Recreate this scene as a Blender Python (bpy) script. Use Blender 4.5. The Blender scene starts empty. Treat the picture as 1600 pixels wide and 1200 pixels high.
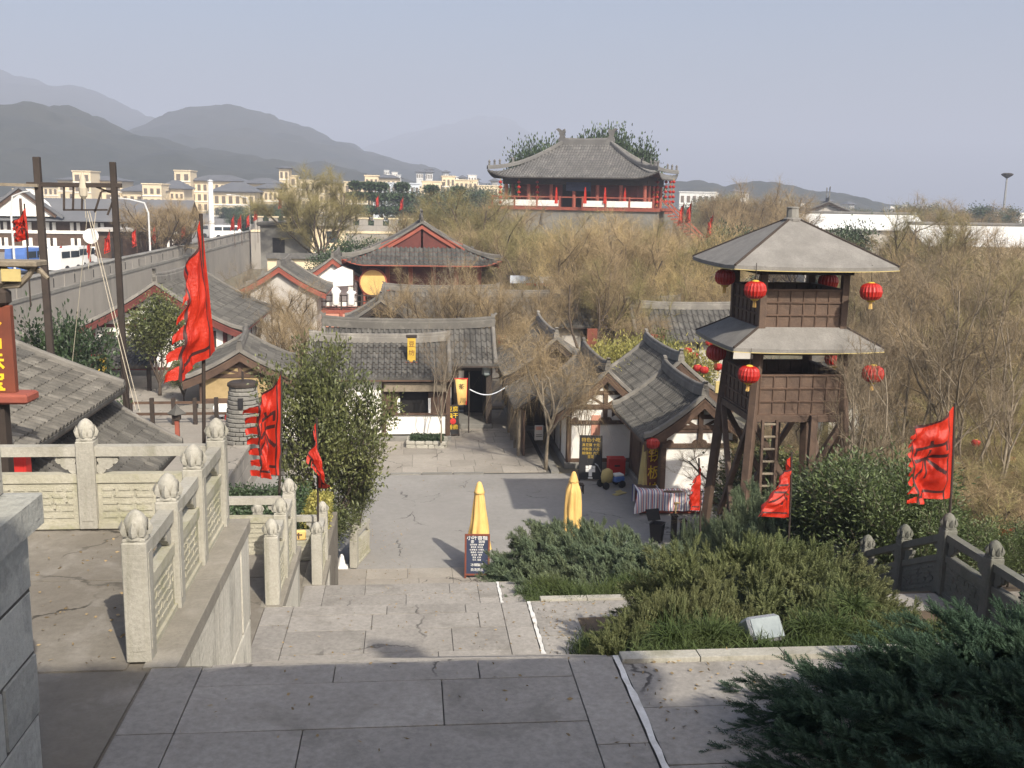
import bpy, bmesh, math, random
import numpy as np
from mathutils import Vector, Matrix
R = math.radians
PI = math.pi
S = bpy.context.scene
C = S.collection

# ------------------------------------------------------------------ camera
EYE = np.array([0.0, 0.0, 10.0])
PSI, TH, RO = R(5.71), R(10.27), R(1.0)
fw = np.array([math.sin(PSI)*math.cos(TH), math.cos(PSI)*math.cos(TH), -math.sin(TH)])
rt = np.array([math.cos(PSI), -math.sin(PSI), 0.0])
up = np.cross(rt, fw)
rt, up = rt*math.cos(RO)+up*math.sin(RO), up*math.cos(RO)-rt*math.sin(RO)
cd = bpy.data.cameras.new('camera')
cam = bpy.data.objects.new('camera', cd)
C.objects.link(cam)
cam.matrix_world = Matrix(((rt[0], up[0], -fw[0], EYE[0]), (rt[1], up[1], -fw[1], EYE[1]), (rt[2], up[2], -fw[2], EYE[2]), (0, 0, 0, 1)))
cd.sensor_width = 36.0
cd.lens = 36.0
cd.clip_start = 0.1
cd.clip_end = 20000
S.camera = cam

# ------------------------------------------------------------------ sky and sun
W = bpy.data.worlds.new('World')
S.world = W
W.use_nodes = True
wn, wl = W.node_tree.nodes, W.node_tree.links
wn.clear()
sk = wn.new('ShaderNodeTexSky')
sk.sky_type = 'NISHITA'
sk.sun_disc = False
SUN_EL, SUN_AZ = R(40), R(157)
sk.sun_elevation = SUN_EL
sk.sun_rotation = SUN_AZ
sk.air_density = 1.0
sk.dust_density = 6.5
sk.ozone_density = 3.0
sk.altitude = 50
bg = wn.new('ShaderNodeBackground')
bg.inputs['Strength'].default_value = 0.122
wo = wn.new('ShaderNodeOutputWorld')
wl.new(sk.outputs[0], bg.inputs['Color'])
wl.new(bg.outputs[0], wo.inputs['Surface'])
sd = bpy.data.lights.new('sun', 'SUN')
sd.energy = 4.3
sd.angle = R(0.6)
sd.color = (1.0, 0.91, 0.77)
sun = bpy.data.objects.new('sun', sd)
C.objects.link(sun)
to_sun = Vector((math.sin(SUN_AZ)*math.cos(SUN_EL), math.cos(SUN_AZ)*math.cos(SUN_EL), math.sin(SUN_EL)))
sun.rotation_euler = (-to_sun).to_track_quat('-Z', 'Y').to_euler()
sun.location = (5, -20, 30)
S.view_settings.view_transform = 'Standard'
S.view_settings.look = 'None'
S.view_settings.gamma = 1.0
S.view_settings.use_curve_mapping = False
S.view_settings.exposure = 0.56
HAZE = 0.00064
HAZE_COL = (0.73, 0.81, 1.0)

# ------------------------------------------------------------------ measuring helpers
def ray(x, y): return fw + rt*(x-800)/1600.0 - up*(y-600)/1600.0
def G(x, y, z=0.0):
    d = ray(x, y); return Vector(EYE + d*((z-EYE[2])/d[2]))
def P(x, y, Y):
    d = ray(x, y); return Vector(EYE + d*(Y/d[1]))

# ------------------------------------------------------------------ materials
MATS = {}
def _mix(nt, a, b, fac, blend='MIX'):
    n = nt.nodes.new('ShaderNodeMix'); n.data_type = 'RGBA'; n.blend_type = blend
    for s, v in ((n.inputs[6], a), (n.inputs[7], b)):
        if isinstance(v, tuple): s.default_value = (*v, 1)
        else: nt.links.new(v, s)
    if isinstance(fac, float): n.inputs[0].default_value = fac
    else: nt.links.new(fac, n.inputs[0])
    return n.outputs[2]
def _ramp(nt, src, lo, hi):
    m = nt.nodes.new('ShaderNodeMapRange'); m.inputs[1].default_value = lo; m.inputs[2].default_value = hi
    nt.links.new(src, m.inputs[0]); return m.outputs[0]
def _noise(nt, scale, vec, detail=5, rough=0.6, dist=0.0):
    n = nt.nodes.new('ShaderNodeTexNoise'); n.inputs['Scale'].default_value = scale
    n.inputs['Detail'].default_value = detail; n.inputs['Roughness'].default_value = rough
    n.inputs['Distortion'].default_value = dist
    nt.links.new(vec, n.inputs['Vector']); return n.outputs['Fac']
def mat(name, c1, c2=None, scale=3.0, rough=0.85, bump=0.0, bscale=None, stain=None, stain_scale=0.7, stain_amt=0.6,
        island=0.0, objrand=0.0, streak=False, transl=0.0, spec=0.3, metal=0.0, sheen=0.0, stretch=None, fine=0.0, crack=0.0):
    m = bpy.data.materials.new(name); m.use_nodes = True
    nt = m.node_tree; b = nt.nodes['Principled BSDF']
    tc = nt.nodes.new('ShaderNodeTexCoord'); gm = nt.nodes.new('ShaderNodeNewGeometry')
    vec = gm.outputs['Position']
    if stretch:
        mp = nt.nodes.new('ShaderNodeMapping'); mp.inputs['Scale'].default_value = stretch
        nt.links.new(tc.outputs['Object'], mp.inputs['Vector']); vec = mp.outputs[0]
    col = c1
    if c2 is not None:
        col = _mix(nt, c1, c2, _ramp(nt, _noise(nt, scale, vec), 0.35, 0.65))
    if fine:
        f = _ramp(nt, _noise(nt, scale*14, vec, 3, 0.7), 0.3, 0.7)
        col = _mix(nt, col, tuple(x*0.45 for x in c1), _scale(nt, f, fine))
    if stain is not None:
        v2 = vec
        if streak:
            mp = nt.nodes.new('ShaderNodeMapping'); mp.inputs['Scale'].default_value = (1, 1, 0.12)
            nt.links.new(gm.outputs['Position'], mp.inputs['Vector']); v2 = mp.outputs[0]
        f = _ramp(nt, _noise(nt, stain_scale, v2, 7, 0.68, 0.4), 0.52, 0.72)
        col = _mix(nt, col, stain, _scale(nt, f, stain_amt))
    if crack:
        vo = nt.nodes.new('ShaderNodeTexVoronoi'); vo.feature = 'DISTANCE_TO_EDGE'; vo.inputs['Scale'].default_value = crack
        wv = nt.nodes.new('ShaderNodeVectorMath'); wv.operation = 'ADD'; nz_ = nt.nodes.new('ShaderNodeTexNoise'); nz_.inputs['Scale'].default_value = 3.0; nz_.inputs['Detail'].default_value = 6
        nt.links.new(vec, nz_.inputs['Vector']); sc_ = nt.nodes.new('ShaderNodeVectorMath'); sc_.operation = 'SCALE'; sc_.inputs['Scale'].default_value = .5; nt.links.new(nz_.outputs['Color'], sc_.inputs[0])
        nt.links.new(vec, wv.inputs[0]); nt.links.new(sc_.outputs[0], wv.inputs[1]); nt.links.new(wv.outputs[0], vo.inputs['Vector'])
        a_ = nt.nodes.new('ShaderNodeMapRange'); a_.inputs[1].default_value = .004*crack*2; a_.inputs[2].default_value = .012*crack*2; a_.inputs[3].default_value = 1; a_.inputs[4].default_value = 0; nt.links.new(vo.outputs['Distance'], a_.inputs[0])
        b_ = _ramp(nt, _noise(nt, .55, vec, 3), .5, .58); mm_ = nt.nodes.new('ShaderNodeMath'); mm_.operation = 'MULTIPLY'; nt.links.new(a_.outputs[0], mm_.inputs[0]); nt.links.new(b_, mm_.inputs[1])
        col = _mix(nt, col, tuple(x*.3 for x in c1), mm_.outputs[0])
        col = _mix(nt, col, tuple(min(1, x*1.35) for x in c1), _scale(nt, _ramp(nt, _noise(nt, 4.5, vec, 8, .75), .60, .70), .5))
    for amt, sock in ((island, gm.outputs['Random Per Island']), (objrand, None)):
        if amt:
            if sock is None:
                oi = nt.nodes.new('ShaderNodeObjectInfo'); sock = oi.outputs['Random']
            hv = nt.nodes.new('ShaderNodeHueSaturation')
            mr = nt.nodes.new('ShaderNodeMapRange'); mr.inputs[3].default_value = 1-amt; mr.inputs[4].default_value = 1+amt
            nt.links.new(sock, mr.inputs[0]); nt.links.new(mr.outputs[0], hv.inputs['Value'])
            if isinstance(col, tuple): hv.inputs['Color'].default_value = (*col, 1)
            else: nt.links.new(col, hv.inputs['Color'])
            col = hv.outputs[0]
    if isinstance(col, tuple): b.inputs['Base Color'].default_value = (*col, 1)
    else: nt.links.new(col, b.inputs['Base Color'])
    b.inputs['Roughness'].default_value = rough
    b.inputs['Specular IOR Level'].default_value = spec
    b.inputs['Metallic'].default_value = metal
    if sheen: b.inputs['Sheen Weight'].default_value = sheen
    if bump:
        bn = nt.nodes.new('ShaderNodeBump'); bn.inputs['Strength'].default_value = bump; bn.inputs['Distance'].default_value = 0.03
        nt.links.new(_noise(nt, bscale or scale*6, vec, 6, 0.65), bn.inputs['Height']); nt.links.new(bn.outputs[0], b.inputs['Normal'])
    if transl:
        t = nt.nodes.new('ShaderNodeBsdfTranslucent'); ms = nt.nodes.new('ShaderNodeMixShader'); ms.inputs[0].default_value = transl
        if isinstance(col, tuple): t.inputs['Color'].default_value = (*col, 1)
        else: nt.links.new(col, t.inputs['Color'])
        out = nt.nodes['Material Output']
        nt.links.new(b.outputs[0], ms.inputs[1]); nt.links.new(t.outputs[0], ms.inputs[2]); nt.links.new(ms.outputs[0], out.inputs['Surface'])
    MATS[name] = m
    return m
def _scale(nt, s, k):
    m = nt.nodes.new('ShaderNodeMath'); m.operation = 'MULTIPLY'; m.inputs[1].default_value = k
    nt.links.new(s, m.inputs[0]); return m.outputs[0]

M = MATS
mat('plaza', (.225, .218, .205), (.27, .262, .247), .35, .9, .25, 30, stain=(.22, .21, .2), stain_scale=.25, stain_amt=.6, fine=.25, crack=0.35)
mat('paving', (.265, .243, .21), (.32, .296, .258), .9, .9, .3, 20, stain=(.22, .2, .17), stain_scale=.8, stain_amt=.7, objrand=.1, fine=.25, crack=0.5)
mat('slab', (.265, .25, .228), (.325, .308, .28), 1.2, .88, .3, 25, stain=(.15, .14, .122), stain_scale=1.4, stain_amt=.75, objrand=.13, fine=.45, crack=0.55)
mat('terrace_floor', (.165, .148, .122), (.205, .188, .158), .8, .9, .3, 22, stain=(.38, .36, .33), stain_scale=1.6, stain_amt=.35, fine=.3, crack=0.6)
mat('joint', (.07, .066, .06), (.1, .095, .085), 3)
mat('white_line', (.7, .7, .68), (.5, .49, .46), 7, .85, fine=.3)
mat('white_stone', (.40, .385, .335), (.325, .312, .268), 2.2, .8, .35, 30, stain=(.17, .165, .115), stain_scale=3.2, stain_amt=.7, streak=True, fine=.4, objrand=.07)
mat('mossy_stone', (.42, .40, .325), (.34, .325, .25), 2.6, .85, .4, 26, stain=(.22, .225, .11), stain_scale=2.2, stain_amt=.8, fine=.35)
mat('wall_stone', (.60, .575, .50), (.52, .495, .425), 1.6, .9, .6, 12, stain=(.10, .098, .085), stain_scale=2.6, stain_amt=1.0, streak=True, fine=.45, objrand=.1)
mat('coping_stone', (.27, .25, .21), (.21, .195, .165), 2, .9, .4, 20, stain=(.36, .34, .3), stain_scale=1.5, stain_amt=.5, fine=.35)
mat('block_stone', (.44, .445, .41), (.33, .335, .31), 1.5, .9, .8, 9, stain=(.1, .105, .1), stain_scale=2, stain_amt=.7, fine=.4, objrand=.14)
mat('grey_stone', (.235, .23, .21), (.18, .175, .16), .6, .9, .5, 6, stain=(.11, .105, .1), stain_scale=.5, stain_amt=.6, objrand=.12, fine=.3)
mat('rampart', (.315, .295, .265), (.255, .24, .218), .3, .9, .4, 3, stain=(.12, .118, .11), stain_scale=.35, stain_amt=.5, streak=True, objrand=.1)
mat('tile', (.088, .085, .078), (.06, .058, .054), 1.1, .85, .3, 18, stain=(.15, .142, .125), stain_scale=1.3, stain_amt=.6, island=.25)
mat('tile_bead', (.118, .11, .096), (.075, .071, .063), 2, .85, .3, 14, stain=(.21, .2, .175), stain_scale=2.4, stain_amt=.6, objrand=.3)
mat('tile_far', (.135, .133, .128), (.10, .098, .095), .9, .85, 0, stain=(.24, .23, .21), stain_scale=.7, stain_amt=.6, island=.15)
mat('tile_pale', (.15, .142, .126), (.11, .104, .094), 1.5, .85, .3, 12, stain=(.29, .275, .245), stain_scale=2, stain_amt=.5, objrand=.28)
mat('tower_roof', (.225, .217, .202), (.165, .158, .147), 2.2, .85, .5, 14, stain=(.14, .135, .125), stain_scale=2.6, stain_amt=.75, fine=.45)
mat('timber', (.10, .062, .042), (.068, .043, .031), 3, .75, .3, 20, stain=(.045, .03, .024), stain_scale=2, stain_amt=.5, objrand=.12)
mat('dark_timber', (.045, .034, .028), (.032, .025, .021), 3, .75, .2, 20, objrand=.1)
mat('tower_timber', (.115, .077, .056), (.078, .053, .04), 4, .75, .4, 16, stain=(.06, .042, .032), stain_scale=3, stain_amt=.6, objrand=.12, fine=.3)
mat('red_timber', (.30, .085, .055), (.23, .065, .045), 2, .7, .1, objrand=.1)
mat('dark_red_timber', (.14, .04, .032), (.10, .03, .026), 1.5, .7, objrand=.1)
mat('plaster', (.80, .79, .75), (.74, .725, .68), .8, .9, .1, 8, stain=(.5, .48, .42), stain_scale=.9, stain_amt=.35)
mat('grey_plaster', (.45, .43, .4), (.38, .36, .33), 1, .9)
mat('beige', (.72, .61, .42), (.66, .56, .39), .1, .9, objrand=.06)
mat('pink_plaster', (.55, .27, .2), (.45, .22, .165), .8, .9)
mat('flag_red', (.56, .034, .012), (.45, .022, .010), 3, .44, transl=.28, spec=.45, bump=.5, bscale=26)
mat('flag_dark', (.05, .018, .018), None, rough=.5, transl=.1)
mat('lantern_red', (.42, .018, .010), (.32, .013, .009), 4, .38, transl=.12, spec=.6)
mat('gold', (.50, .34, .05), (.40, .27, .04), 6, .5, objrand=.1)
mat('yellow_cloth', (.80, .55, .20), (.72, .47, .16), 2, .7, .2, 9, transl=.18)
mat('old_yellow_cloth', (.52, .42, .18), (.43, .35, .15), 2, .8, .2, 9, transl=.1)
mat('black', (.018, .018, .02), None, rough=.6)
mat('blackboard', (.022, .030, .062), (.03, .04, .075), 4, .7)
mat('void', (.012, .011, .011), None, rough=.9)  # near-black that stands in for the shade inside openings
mat('white_paint', (.78, .78, .76), (.7, .7, .68), 2, .6)
mat('yellow_paint', (.75, .50, .03), None, rough=.5)
mat('red_paint', (.5, .03, .025), (.4, .025, .02), 3, .5)
mat('blue_paint', (.08, .16, .42), None, rough=.5)
mat('sign_board', (.17, .05, .028), (.125, .038, .024), 2, .6, .15, 10)
mat('metal_grey', (.35, .36, .37), None, rough=.45, metal=.6)
mat('pole_grey', (.55, .56, .56), (.48, .49, .49), 2, .5)
mat('rope', (.42, .38, .30), None, rough=.9)
mat('town_window', (.17, .14, .11), (.12, .10, .08), 2, .4)
mat('glass', (.03, .04, .05), None, rough=.12, spec=.6)
mat('glare_glass', (.26, .30, .30), (.16, .19, .20), 3, .12, spec=.8)
mat('skin', (.6, .38, .28), None, rough=.6)
mat('brown_bark', (.10, .078, .06), (.065, .05, .04), 6, .9, .5, 30)
mat('pale_bark', (.24, .205, .155), (.17, .142, .105), 6, .9, .5, 30)
mat('twig', (.30, .228, .130), (.215, .162, .09), .3, .85, island=.35, objrand=.14)
mat('twig_yellow', (.40, .31, .15), (.29, .225, .108), .4, .85, island=.35, objrand=.12)
mat('twig_grey', (.22, .175, .12), (.16, .128, .085), .4, .85, island=.3, objrand=.12)
mat('twig_green', (.25, .215, .095), (.185, .162, .07), .3, .85, island=.3, objrand=.15)
mat('leaf_olive', (.125, .135, .045), (.07, .085, .03), .8, .5, island=.5, transl=.15, spec=.5)
mat('leaf_deep', (.045, .075, .03), (.03, .052, .022), .6, .5, island=.45, transl=.12, spec=.5)
mat('leaf_mid', (.085, .115, .038), (.055, .08, .028), .7, .5, island=.45, transl=.15, spec=.5)
mat('shade_stone', (.15, .15, .13), (.11, .112, .095), 2, .85, .3, 26, stain=(.06, .07, .045), stain_scale=1.6, stain_amt=.7, fine=.3)  # dark grey-green stone with the right balustrade's shade put in the colour
mat('leaf_bright', (.14, .17, .045), (.09, .12, .035), .8, .6, island=.4, transl=.2)
mat('leaf_yellow', (.33, .29, .08), (.24, .24, .07), .8, .6, island=.4, transl=.2)
mat('juniper', (.118, .145, .058), (.15, .16, .072), .9, .7, island=.35, transl=.1, stain=(.13, .12, .05), stain_scale=.8, stain_amt=.5)
mat('juniper_blue', (.12, .165, .10), (.145, .175, .095), .9, .7, island=.35, transl=.1, stain=(.12, .14, .06), stain_scale=.9, stain_amt=.5)
mat('juniper_deep', (.034, .068, .042), (.048, .085, .05), .9, .7, island=.35, transl=.1)
mat('core_shade', (.026, .034, .017), None, rough=1)  # dark tone painted for the shade deep inside bushes
mat('grass', (.05, .078, .024), (.07, .092, .03), 1.5, .7, island=.4, transl=.2)
mat('soil', (.12, .09, .06), (.08, .062, .043), 2, .95, .4, 12)
mat('ground', (.17, .15, .115), (.12, .115, .075), .05, .95, stain=(.2, .18, .14), stain_scale=.03)
mat('road', (.23, .22, .2), (.2, .19, .18), .4, .9)
mat('forest', (.026, .031, .022), (.045, .046, .032), .012, .95, stain=(.014, .02, .013), stain_scale=.05, stain_amt=.8)
mat('blue_roof', (.13, .135, .145), (.11, .115, .125), .3, .7)
mat('pale_roof', (.68, .69, .68), (.55, .56, .55), .3, .7, stain=(.42, .42, .4), stain_scale=.35, stain_amt=.5)
mat('pale_blue_wall', (.55, .60, .66), None, rough=.6)
mat('lilac_cloth', (.35, .32, .5), None, rough=.8)
mat('straw', (.36, .27, .14), (.27, .20, .10), 3, .9, .4, 20)

def stripes(name, ca, cb, cc, n):
    m = bpy.data.materials.new(name); m.use_nodes = True; nt = m.node_tree; b = nt.nodes['Principled BSDF']
    tc = nt.nodes.new('ShaderNodeTexCoord'); sp = nt.nodes.new('ShaderNodeSeparateXYZ'); nt.links.new(tc.outputs['UV'], sp.inputs[0])
    mu = nt.nodes.new('ShaderNodeMath'); mu.operation = 'MULTIPLY'; mu.inputs[1].default_value = n; nt.links.new(sp.outputs[0], mu.inputs[0])
    fr = nt.nodes.new('ShaderNodeMath'); fr.operation = 'FRACT'; nt.links.new(mu.outputs[0], fr.inputs[0])
    cr = nt.nodes.new('ShaderNodeValToRGB'); nt.links.new(fr.outputs[0], cr.inputs[0]); cr.color_ramp.interpolation = 'CONSTANT'
    e = cr.color_ramp.elements; e[0].color = (*ca, 1); e[1].position = .5; e[1].color = (*cb, 1)
    for p, c in ((.62, ca), (.68, cc), (.86, ca)):
        k = e.new(p); k.color = (*c, 1)
    e[0].color = (*cb, 1); k = e.new(.18); k.color = (*ca, 1)
    nt.links.new(cr.outputs[0], b.inputs['Base Color']); b.inputs['Roughness'].default_value = .8
    MATS[name] = m
stripes('striped_cloth', (.75, .73, .7), (.10, .11, .27), (.45, .12, .12), 13)

# ------------------------------------------------------------------ object helpers
LABELS = {}
def tag(o, label=None, cat=None, group=None, kind=None):
    if label:
        o['label'] = label
        LABELS.setdefault(label, []).append(o.name)
    if cat: o['category'] = cat
    if group: o['group'] = group
    if kind: o['kind'] = kind
    return o
def empty(name, loc=(0, 0, 0), rz=0.0, label=None, cat=None, group=None):
    o = bpy.data.objects.new(name, None); C.objects.link(o)
    o.location = loc; o.rotation_euler = (0, 0, rz); o.empty_display_size = .2
    return tag(o, label, cat, group)
def link(name, me, parent=None, loc=(0, 0, 0), rot=(0, 0, 0), sc=(1, 1, 1)):
    o = bpy.data.objects.new(name, me); C.objects.link(o)
    o.location = loc; o.rotation_euler = rot; o.scale = sc
    if parent is not None: o.parent = parent
    return o
def kids(o): return [c for c in ALLKIDS.get(o.name, [])]
def copy_tree(o, parent=None):
    c = o.copy(); C.objects.link(c); c.parent = parent
    for ch in list(o.children): copy_tree(ch, c)
    return c

class MB:
    def __init__(s): s.v = []; s.f = []; s.m = []; s.cur = 0
    def add(s, vs, fs):
        n = len(s.v); s.v += [tuple(v) for v in vs]; s.f += [tuple(i+n for i in f) for f in fs]; s.m += [s.cur]*len(fs)
    def box(s, c, d, rz=0.0, ch=0.0, rx=0.0, ry=0.0):
        hx, hy, hz = d[0]/2, d[1]/2, d[2]/2
        if ch <= 0:
            vs = [(x, y, z) for z in (-hz, hz) for x, y in ((-hx, -hy), (hx, -hy), (hx, hy), (-hx, hy))]
            fs = [(3, 2, 1, 0), (4, 5, 6, 7), (0, 1, 5, 4), (1, 2, 6, 5), (2, 3, 7, 6), (3, 0, 4, 7)]
        else:
            c_ = min(ch, hx*.45, hy*.45, hz*.45); vs = []; fs = []
            def ring(a, b, z): return [(-a, -hy if False else -b, z), (a, -b, z), (a, b, z), (-a, b, z)]
            def oct(a, b, z, k): return [(-a+k, -b, z), (a-k, -b, z), (a, -b+k, z), (a, b-k, z), (a-k, b, z), (-a+k, b, z), (-a, b-k, z), (-a, -b+k, z)]
            for (a, b, z, k) in ((hx-c_, hy-c_, -hz, c_*.4), (hx, hy, -hz+c_, c_*.7), (hx, hy, hz-c_, c_*.7), (hx-c_, hy-c_, hz, c_*.4)): vs += oct(a, b, z, k)
            for L in range(3):
                for i in range(8):
                    j = (i+1) % 8; fs.append((L*8+i, L*8+j, L*8+8+j, L*8+8+i))
            fs += [tuple(range(7, -1, -1)), tuple(range(24, 32))]
        mt = Matrix.Translation(c) @ Matrix.Rotation(rz, 4, 'Z') @ Matrix.Rotation(ry, 4, 'Y') @ Matrix.Rotation(rx, 4, 'X')
        s.add([mt @ Vector(v) for v in vs], fs); return s
    def beam(s, a, b, w, h=None, ch=0.0, roll=0.0):
        a = Vector(a); b = Vector(b); d = b-a; L = d.length; h = h or w
        m = d.to_track_quat('X', 'Z').to_matrix().to_4x4() @ Matrix.Rotation(roll, 4, 'X')
        t = MB(); t.box((0, 0, 0), (L, w, h), 0, ch)
        mt = Matrix.Translation((a+b)/2) @ m
        s.add([mt @ Vector(v) for v in t.v], t.f); return s
    def tube(s, pts, rad, n=6, caps=True):
        pts = [Vector(p) for p in pts]; vs = []; fs = []
        rads = rad if isinstance(rad, (list, tuple)) else [rad]*len(pts)
        prev = None
        for i, p in enumerate(pts):
            d = (pts[min(i+1, len(pts)-1)]-pts[max(i-1, 0)])
            if d.length < 1e-9: d = Vector((0, 0, 1))
            d.normalize()
            if prev is None:
                u = d.orthogonal().normalized()
            else:
                u = (prev - d*prev.dot(d))
                u = u.normalized() if u.length > 1e-6 else d.orthogonal().normalized()
            prev = u; w = d.cross(u)
            for k in range(n):
                a = 2*PI*k/n; vs.append(p+(u*math.cos(a)+w*math.sin(a))*rads[i])
        for i in range(len(pts)-1):
            for k in range(n):
                j = (k+1) % n; fs.append((i*n+k, i*n+j, i*n+n+j, i*n+n+k))
        if caps: fs += [tuple(range(n-1, -1, -1)), tuple(range((len(pts)-1)*n, len(pts)*n))]
        s.add(vs, fs); return s
    def lathe(s, prof, n=12, c=(0, 0, 0), lobes=0, amp=0.0, sq=1.0):
        vs = []; fs = []
        for r, z in prof:
            for k in range(n):
                a = 2*PI*k/n; rr = r*(1+(amp*math.cos(lobes*a) if lobes else 0))
                vs.append((c[0]+rr*math.cos(a), c[1]+rr*math.sin(a)*sq, c[2]+z))
        for i in range(len(prof)-1):
            for k in range(n):
                j = (k+1) % n; fs.append((i*n+k, i*n+j, i*n+n+j, i*n+n+k))
        fs += [tuple(range(n-1, -1, -1)), tuple(range((len(prof)-1)*n, len(prof)*n))]
        s.add(vs, fs); return s
    def prism(s, poly, y0, y1, axis='y'):
        n = len(poly)
        f3 = (lambda a, b, t: (a, t, b)) if axis == 'y' else ((lambda a, b, t: (t, a, b)) if axis == 'x' else (lambda a, b, t: (a, b, t)))
        vs = [f3(a, b, y0) for a, b in poly]+[f3(a, b, y1) for a, b in poly]
        fs = [tuple(range(n)), tuple(range(2*n-1, n-1, -1))]+[(i, i+n, (i+1) % n+n, (i+1) % n) for i in range(n)]
        s.add(vs, fs); return s
    def quad(s, a, b, c, d): s.add([a, b, c, d], [(0, 1, 2, 3)]); return s
    def grid(s, fn, nu, nv):
        vs = [fn(i/nu, j/nv) for j in range(nv+1) for i in range(nu+1)]
        fs = [(j*(nu+1)+i, j*(nu+1)+i+1, (j+1)*(nu+1)+i+1, (j+1)*(nu+1)+i) for j in range(nv) for i in range(nu)]
        s.add(vs, fs); return s
    def mesh(s, name, mats, smooth=False, fix=True):
        me = bpy.data.meshes.new(name)
        me.from_pydata(s.v, [], s.f)
        mats = mats if isinstance(mats, (list, tuple)) else [mats]
        for m in mats: me.materials.append(M[m] if isinstance(m, str) else m)
        if len(mats) > 1: me.polygons.foreach_set('material_index', s.m)
        if fix:
            bm = bmesh.new(); bm.from_mesh(me); bmesh.ops.recalc_face_normals(bm, faces=bm.faces); bm.to_mesh(me); bm.free()
        if smooth: me.polygons.foreach_set('use_smooth', [True]*len(me.polygons))
        me.update(); return me
    def build(s, name, mats, parent=None, loc=(0, 0, 0), rot=(0, 0, 0), smooth=False, kind=None, fix=True):
        o = link(name, s.mesh(name, mats, smooth, fix), parent, loc, rot)
        if kind: o['kind'] = kind
        return o
def np_mesh(name, v, f, mats):
    """v (n,3), f (m,k) one polygon size"""
    v = np.asarray(v, np.float32); f = np.asarray(f, np.int32); me = bpy.data.meshes.new(name)
    me.vertices.add(len(v)); me.vertices.foreach_set('co', v.ravel())
    k = f.shape[1]; me.loops.add(f.size); me.loops.foreach_set('vertex_index', f.ravel())
    me.polygons.add(len(f)); me.polygons.foreach_set('loop_start', np.arange(0, f.size, k, dtype=np.int32))
    for m in (mats if isinstance(mats, (list, tuple)) else [mats]): me.materials.append(M[m])
    me.update(calc_edges=True); return me
def text_mesh(txt, size, matname, ext=0.004, align='CENTER', bold=0.0):
    cu = bpy.data.curves.new('lettering', 'FONT'); cu.body = txt; cu.size = size; cu.extrude = ext
    cu.align_x = align; cu.align_y = 'CENTER'; cu.resolution_u = 2; cu.offset = bold
    o = bpy.data.objects.new('lettering', cu); C.objects.link(o)
    bpy.context.view_layer.update()
    me = bpy.data.meshes.new_from_object(o.evaluated_get(bpy.context.evaluated_depsgraph_get()))
    bpy.data.objects.remove(o); me.materials.clear(); me.materials.append(M[matname]); return me
# ------------------------------------------------------------------ the setting: ground, landings, terraces, plaza
rng = random.Random(7)
def struct(name, mb, mats, **k):
    o = mb.build(name, mats, **k); o['kind'] = 'structure'; return o
def nz(x, y, z=0.0):
    import mathutils.noise as mn
    return mn.noise(Vector((x, y, z)))
struct('ground', MB().quad((-5000, -300, -.03), (5000, -300, -.03), (5000, 5200, -.03), (-5000, 5200, -.03)), 'ground')
Z1, Z2, Z3 = 6.2, 4.15, 2.4
_slab_unit = {}
def slab_mesh(kind):
    if kind not in _slab_unit:
        _slab_unit[kind] = MB().box((0, 0, 0), (1, 1, 1), 0, .012).mesh('paving_slab', kind)
    return _slab_unit[kind]
def slab(parent, x0, x1, y0, y1, z, th=.12, m='slab', gap=.005, name='paving_slab', tilt=.003):
    o = link(name, slab_mesh(m), parent, ((x0+x1)/2, (y0+y1)/2, z-th/2+rng.uniform(-.003, .002)),
             (rng.uniform(-tilt, tilt), rng.uniform(-tilt, tilt), 0), (x1-x0-2*gap, y1-y0-2*gap, th))
    return o
def course(parent, xs, y0, y1, z, m='slab', name='paving_slab', gap=.005):
    for a, b in zip(xs[:-1], xs[1:]): slab(parent, a, b, y0, y1, z, m=m, name=name, gap=gap)

def landing(name, y0, y1, z, x0, x1, base_z):
    return struct(name, MB().box(((x0+x1)/2, (y0+y1)/2, (z-.02+base_z)/2), (x1-x0, y1-y0, z-.02-base_z)), 'joint')
L0 = landing('top_landing', -6, 1.2, 8.15, -2.4, 8, 0)
course(L0, [-2.1, -.7, .5, 1.3, 3, 5, 8], -1.0, 1.19, 8.15)
course(L0, [-2.1, .2, 1.3, 3, 5, 8], -3.5, -1.0, 8.15)
L1 = landing('upper_landing', 4.95, 7.98, Z1, -2.1, 8.3, 0)
for (y0, y1, xs) in ((7.66, 8.0, [-1.69, -.62, .55, 1.31]), (6.94, 7.66, [-1.69, .24, 1.31]), (6.15, 6.94, [-1.69, -.78, 1.31]), (5.4, 6.15, [-1.69, .1, 1.31]), (4.95, 5.4, [-1.69, -.5, 1.31])):
    course(L1, xs, y0, y1, Z1)
for y0, y1 in ((6.95, 8.0), (5.9, 6.95), (4.95, 5.9)):
    slab(L1, -2.1, -1.69, y0, y1, Z1)
for y0, y1 in ((6.6, 8.0), (4.95, 6.6)): slab(L1, 1.31, 1.69, y0, y1, Z1)
course(L1, [1.75, 3.9, 6.2, 8.3], 7.1, 7.86, Z1); course(L1, [1.75, 2.9, 5.2, 8.3], 6.3, 7.1, Z1); course(L1, [1.75, 3.6, 6, 8.3], 4.95, 6.3, Z1)
for a, b in ((1.75, 2.42), (2.42, 3.15), (3.15, 4.1), (4.1, 5.3)): slab(L1, a, b, 7.86, 8.02, Z1+.035, .16, m='white_stone', name='kerb_stone')
L2 = landing('middle_landing', 12.15, 14.18, Z2, -4.5, 8.0, 0)
for (y0, y1, xs) in ((13.86, 14.2, [-1.69, -.35, .78, 1.31]), (13.33, 13.86, [-1.69, -.55, .95, 1.31]), (12.6, 13.33, [-1.69, -.62, .55, 1.31]), (12.15, 12.6, [-1.69, .35, 1.31])):
    course(L2, xs, y0, y1, Z2)
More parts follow.
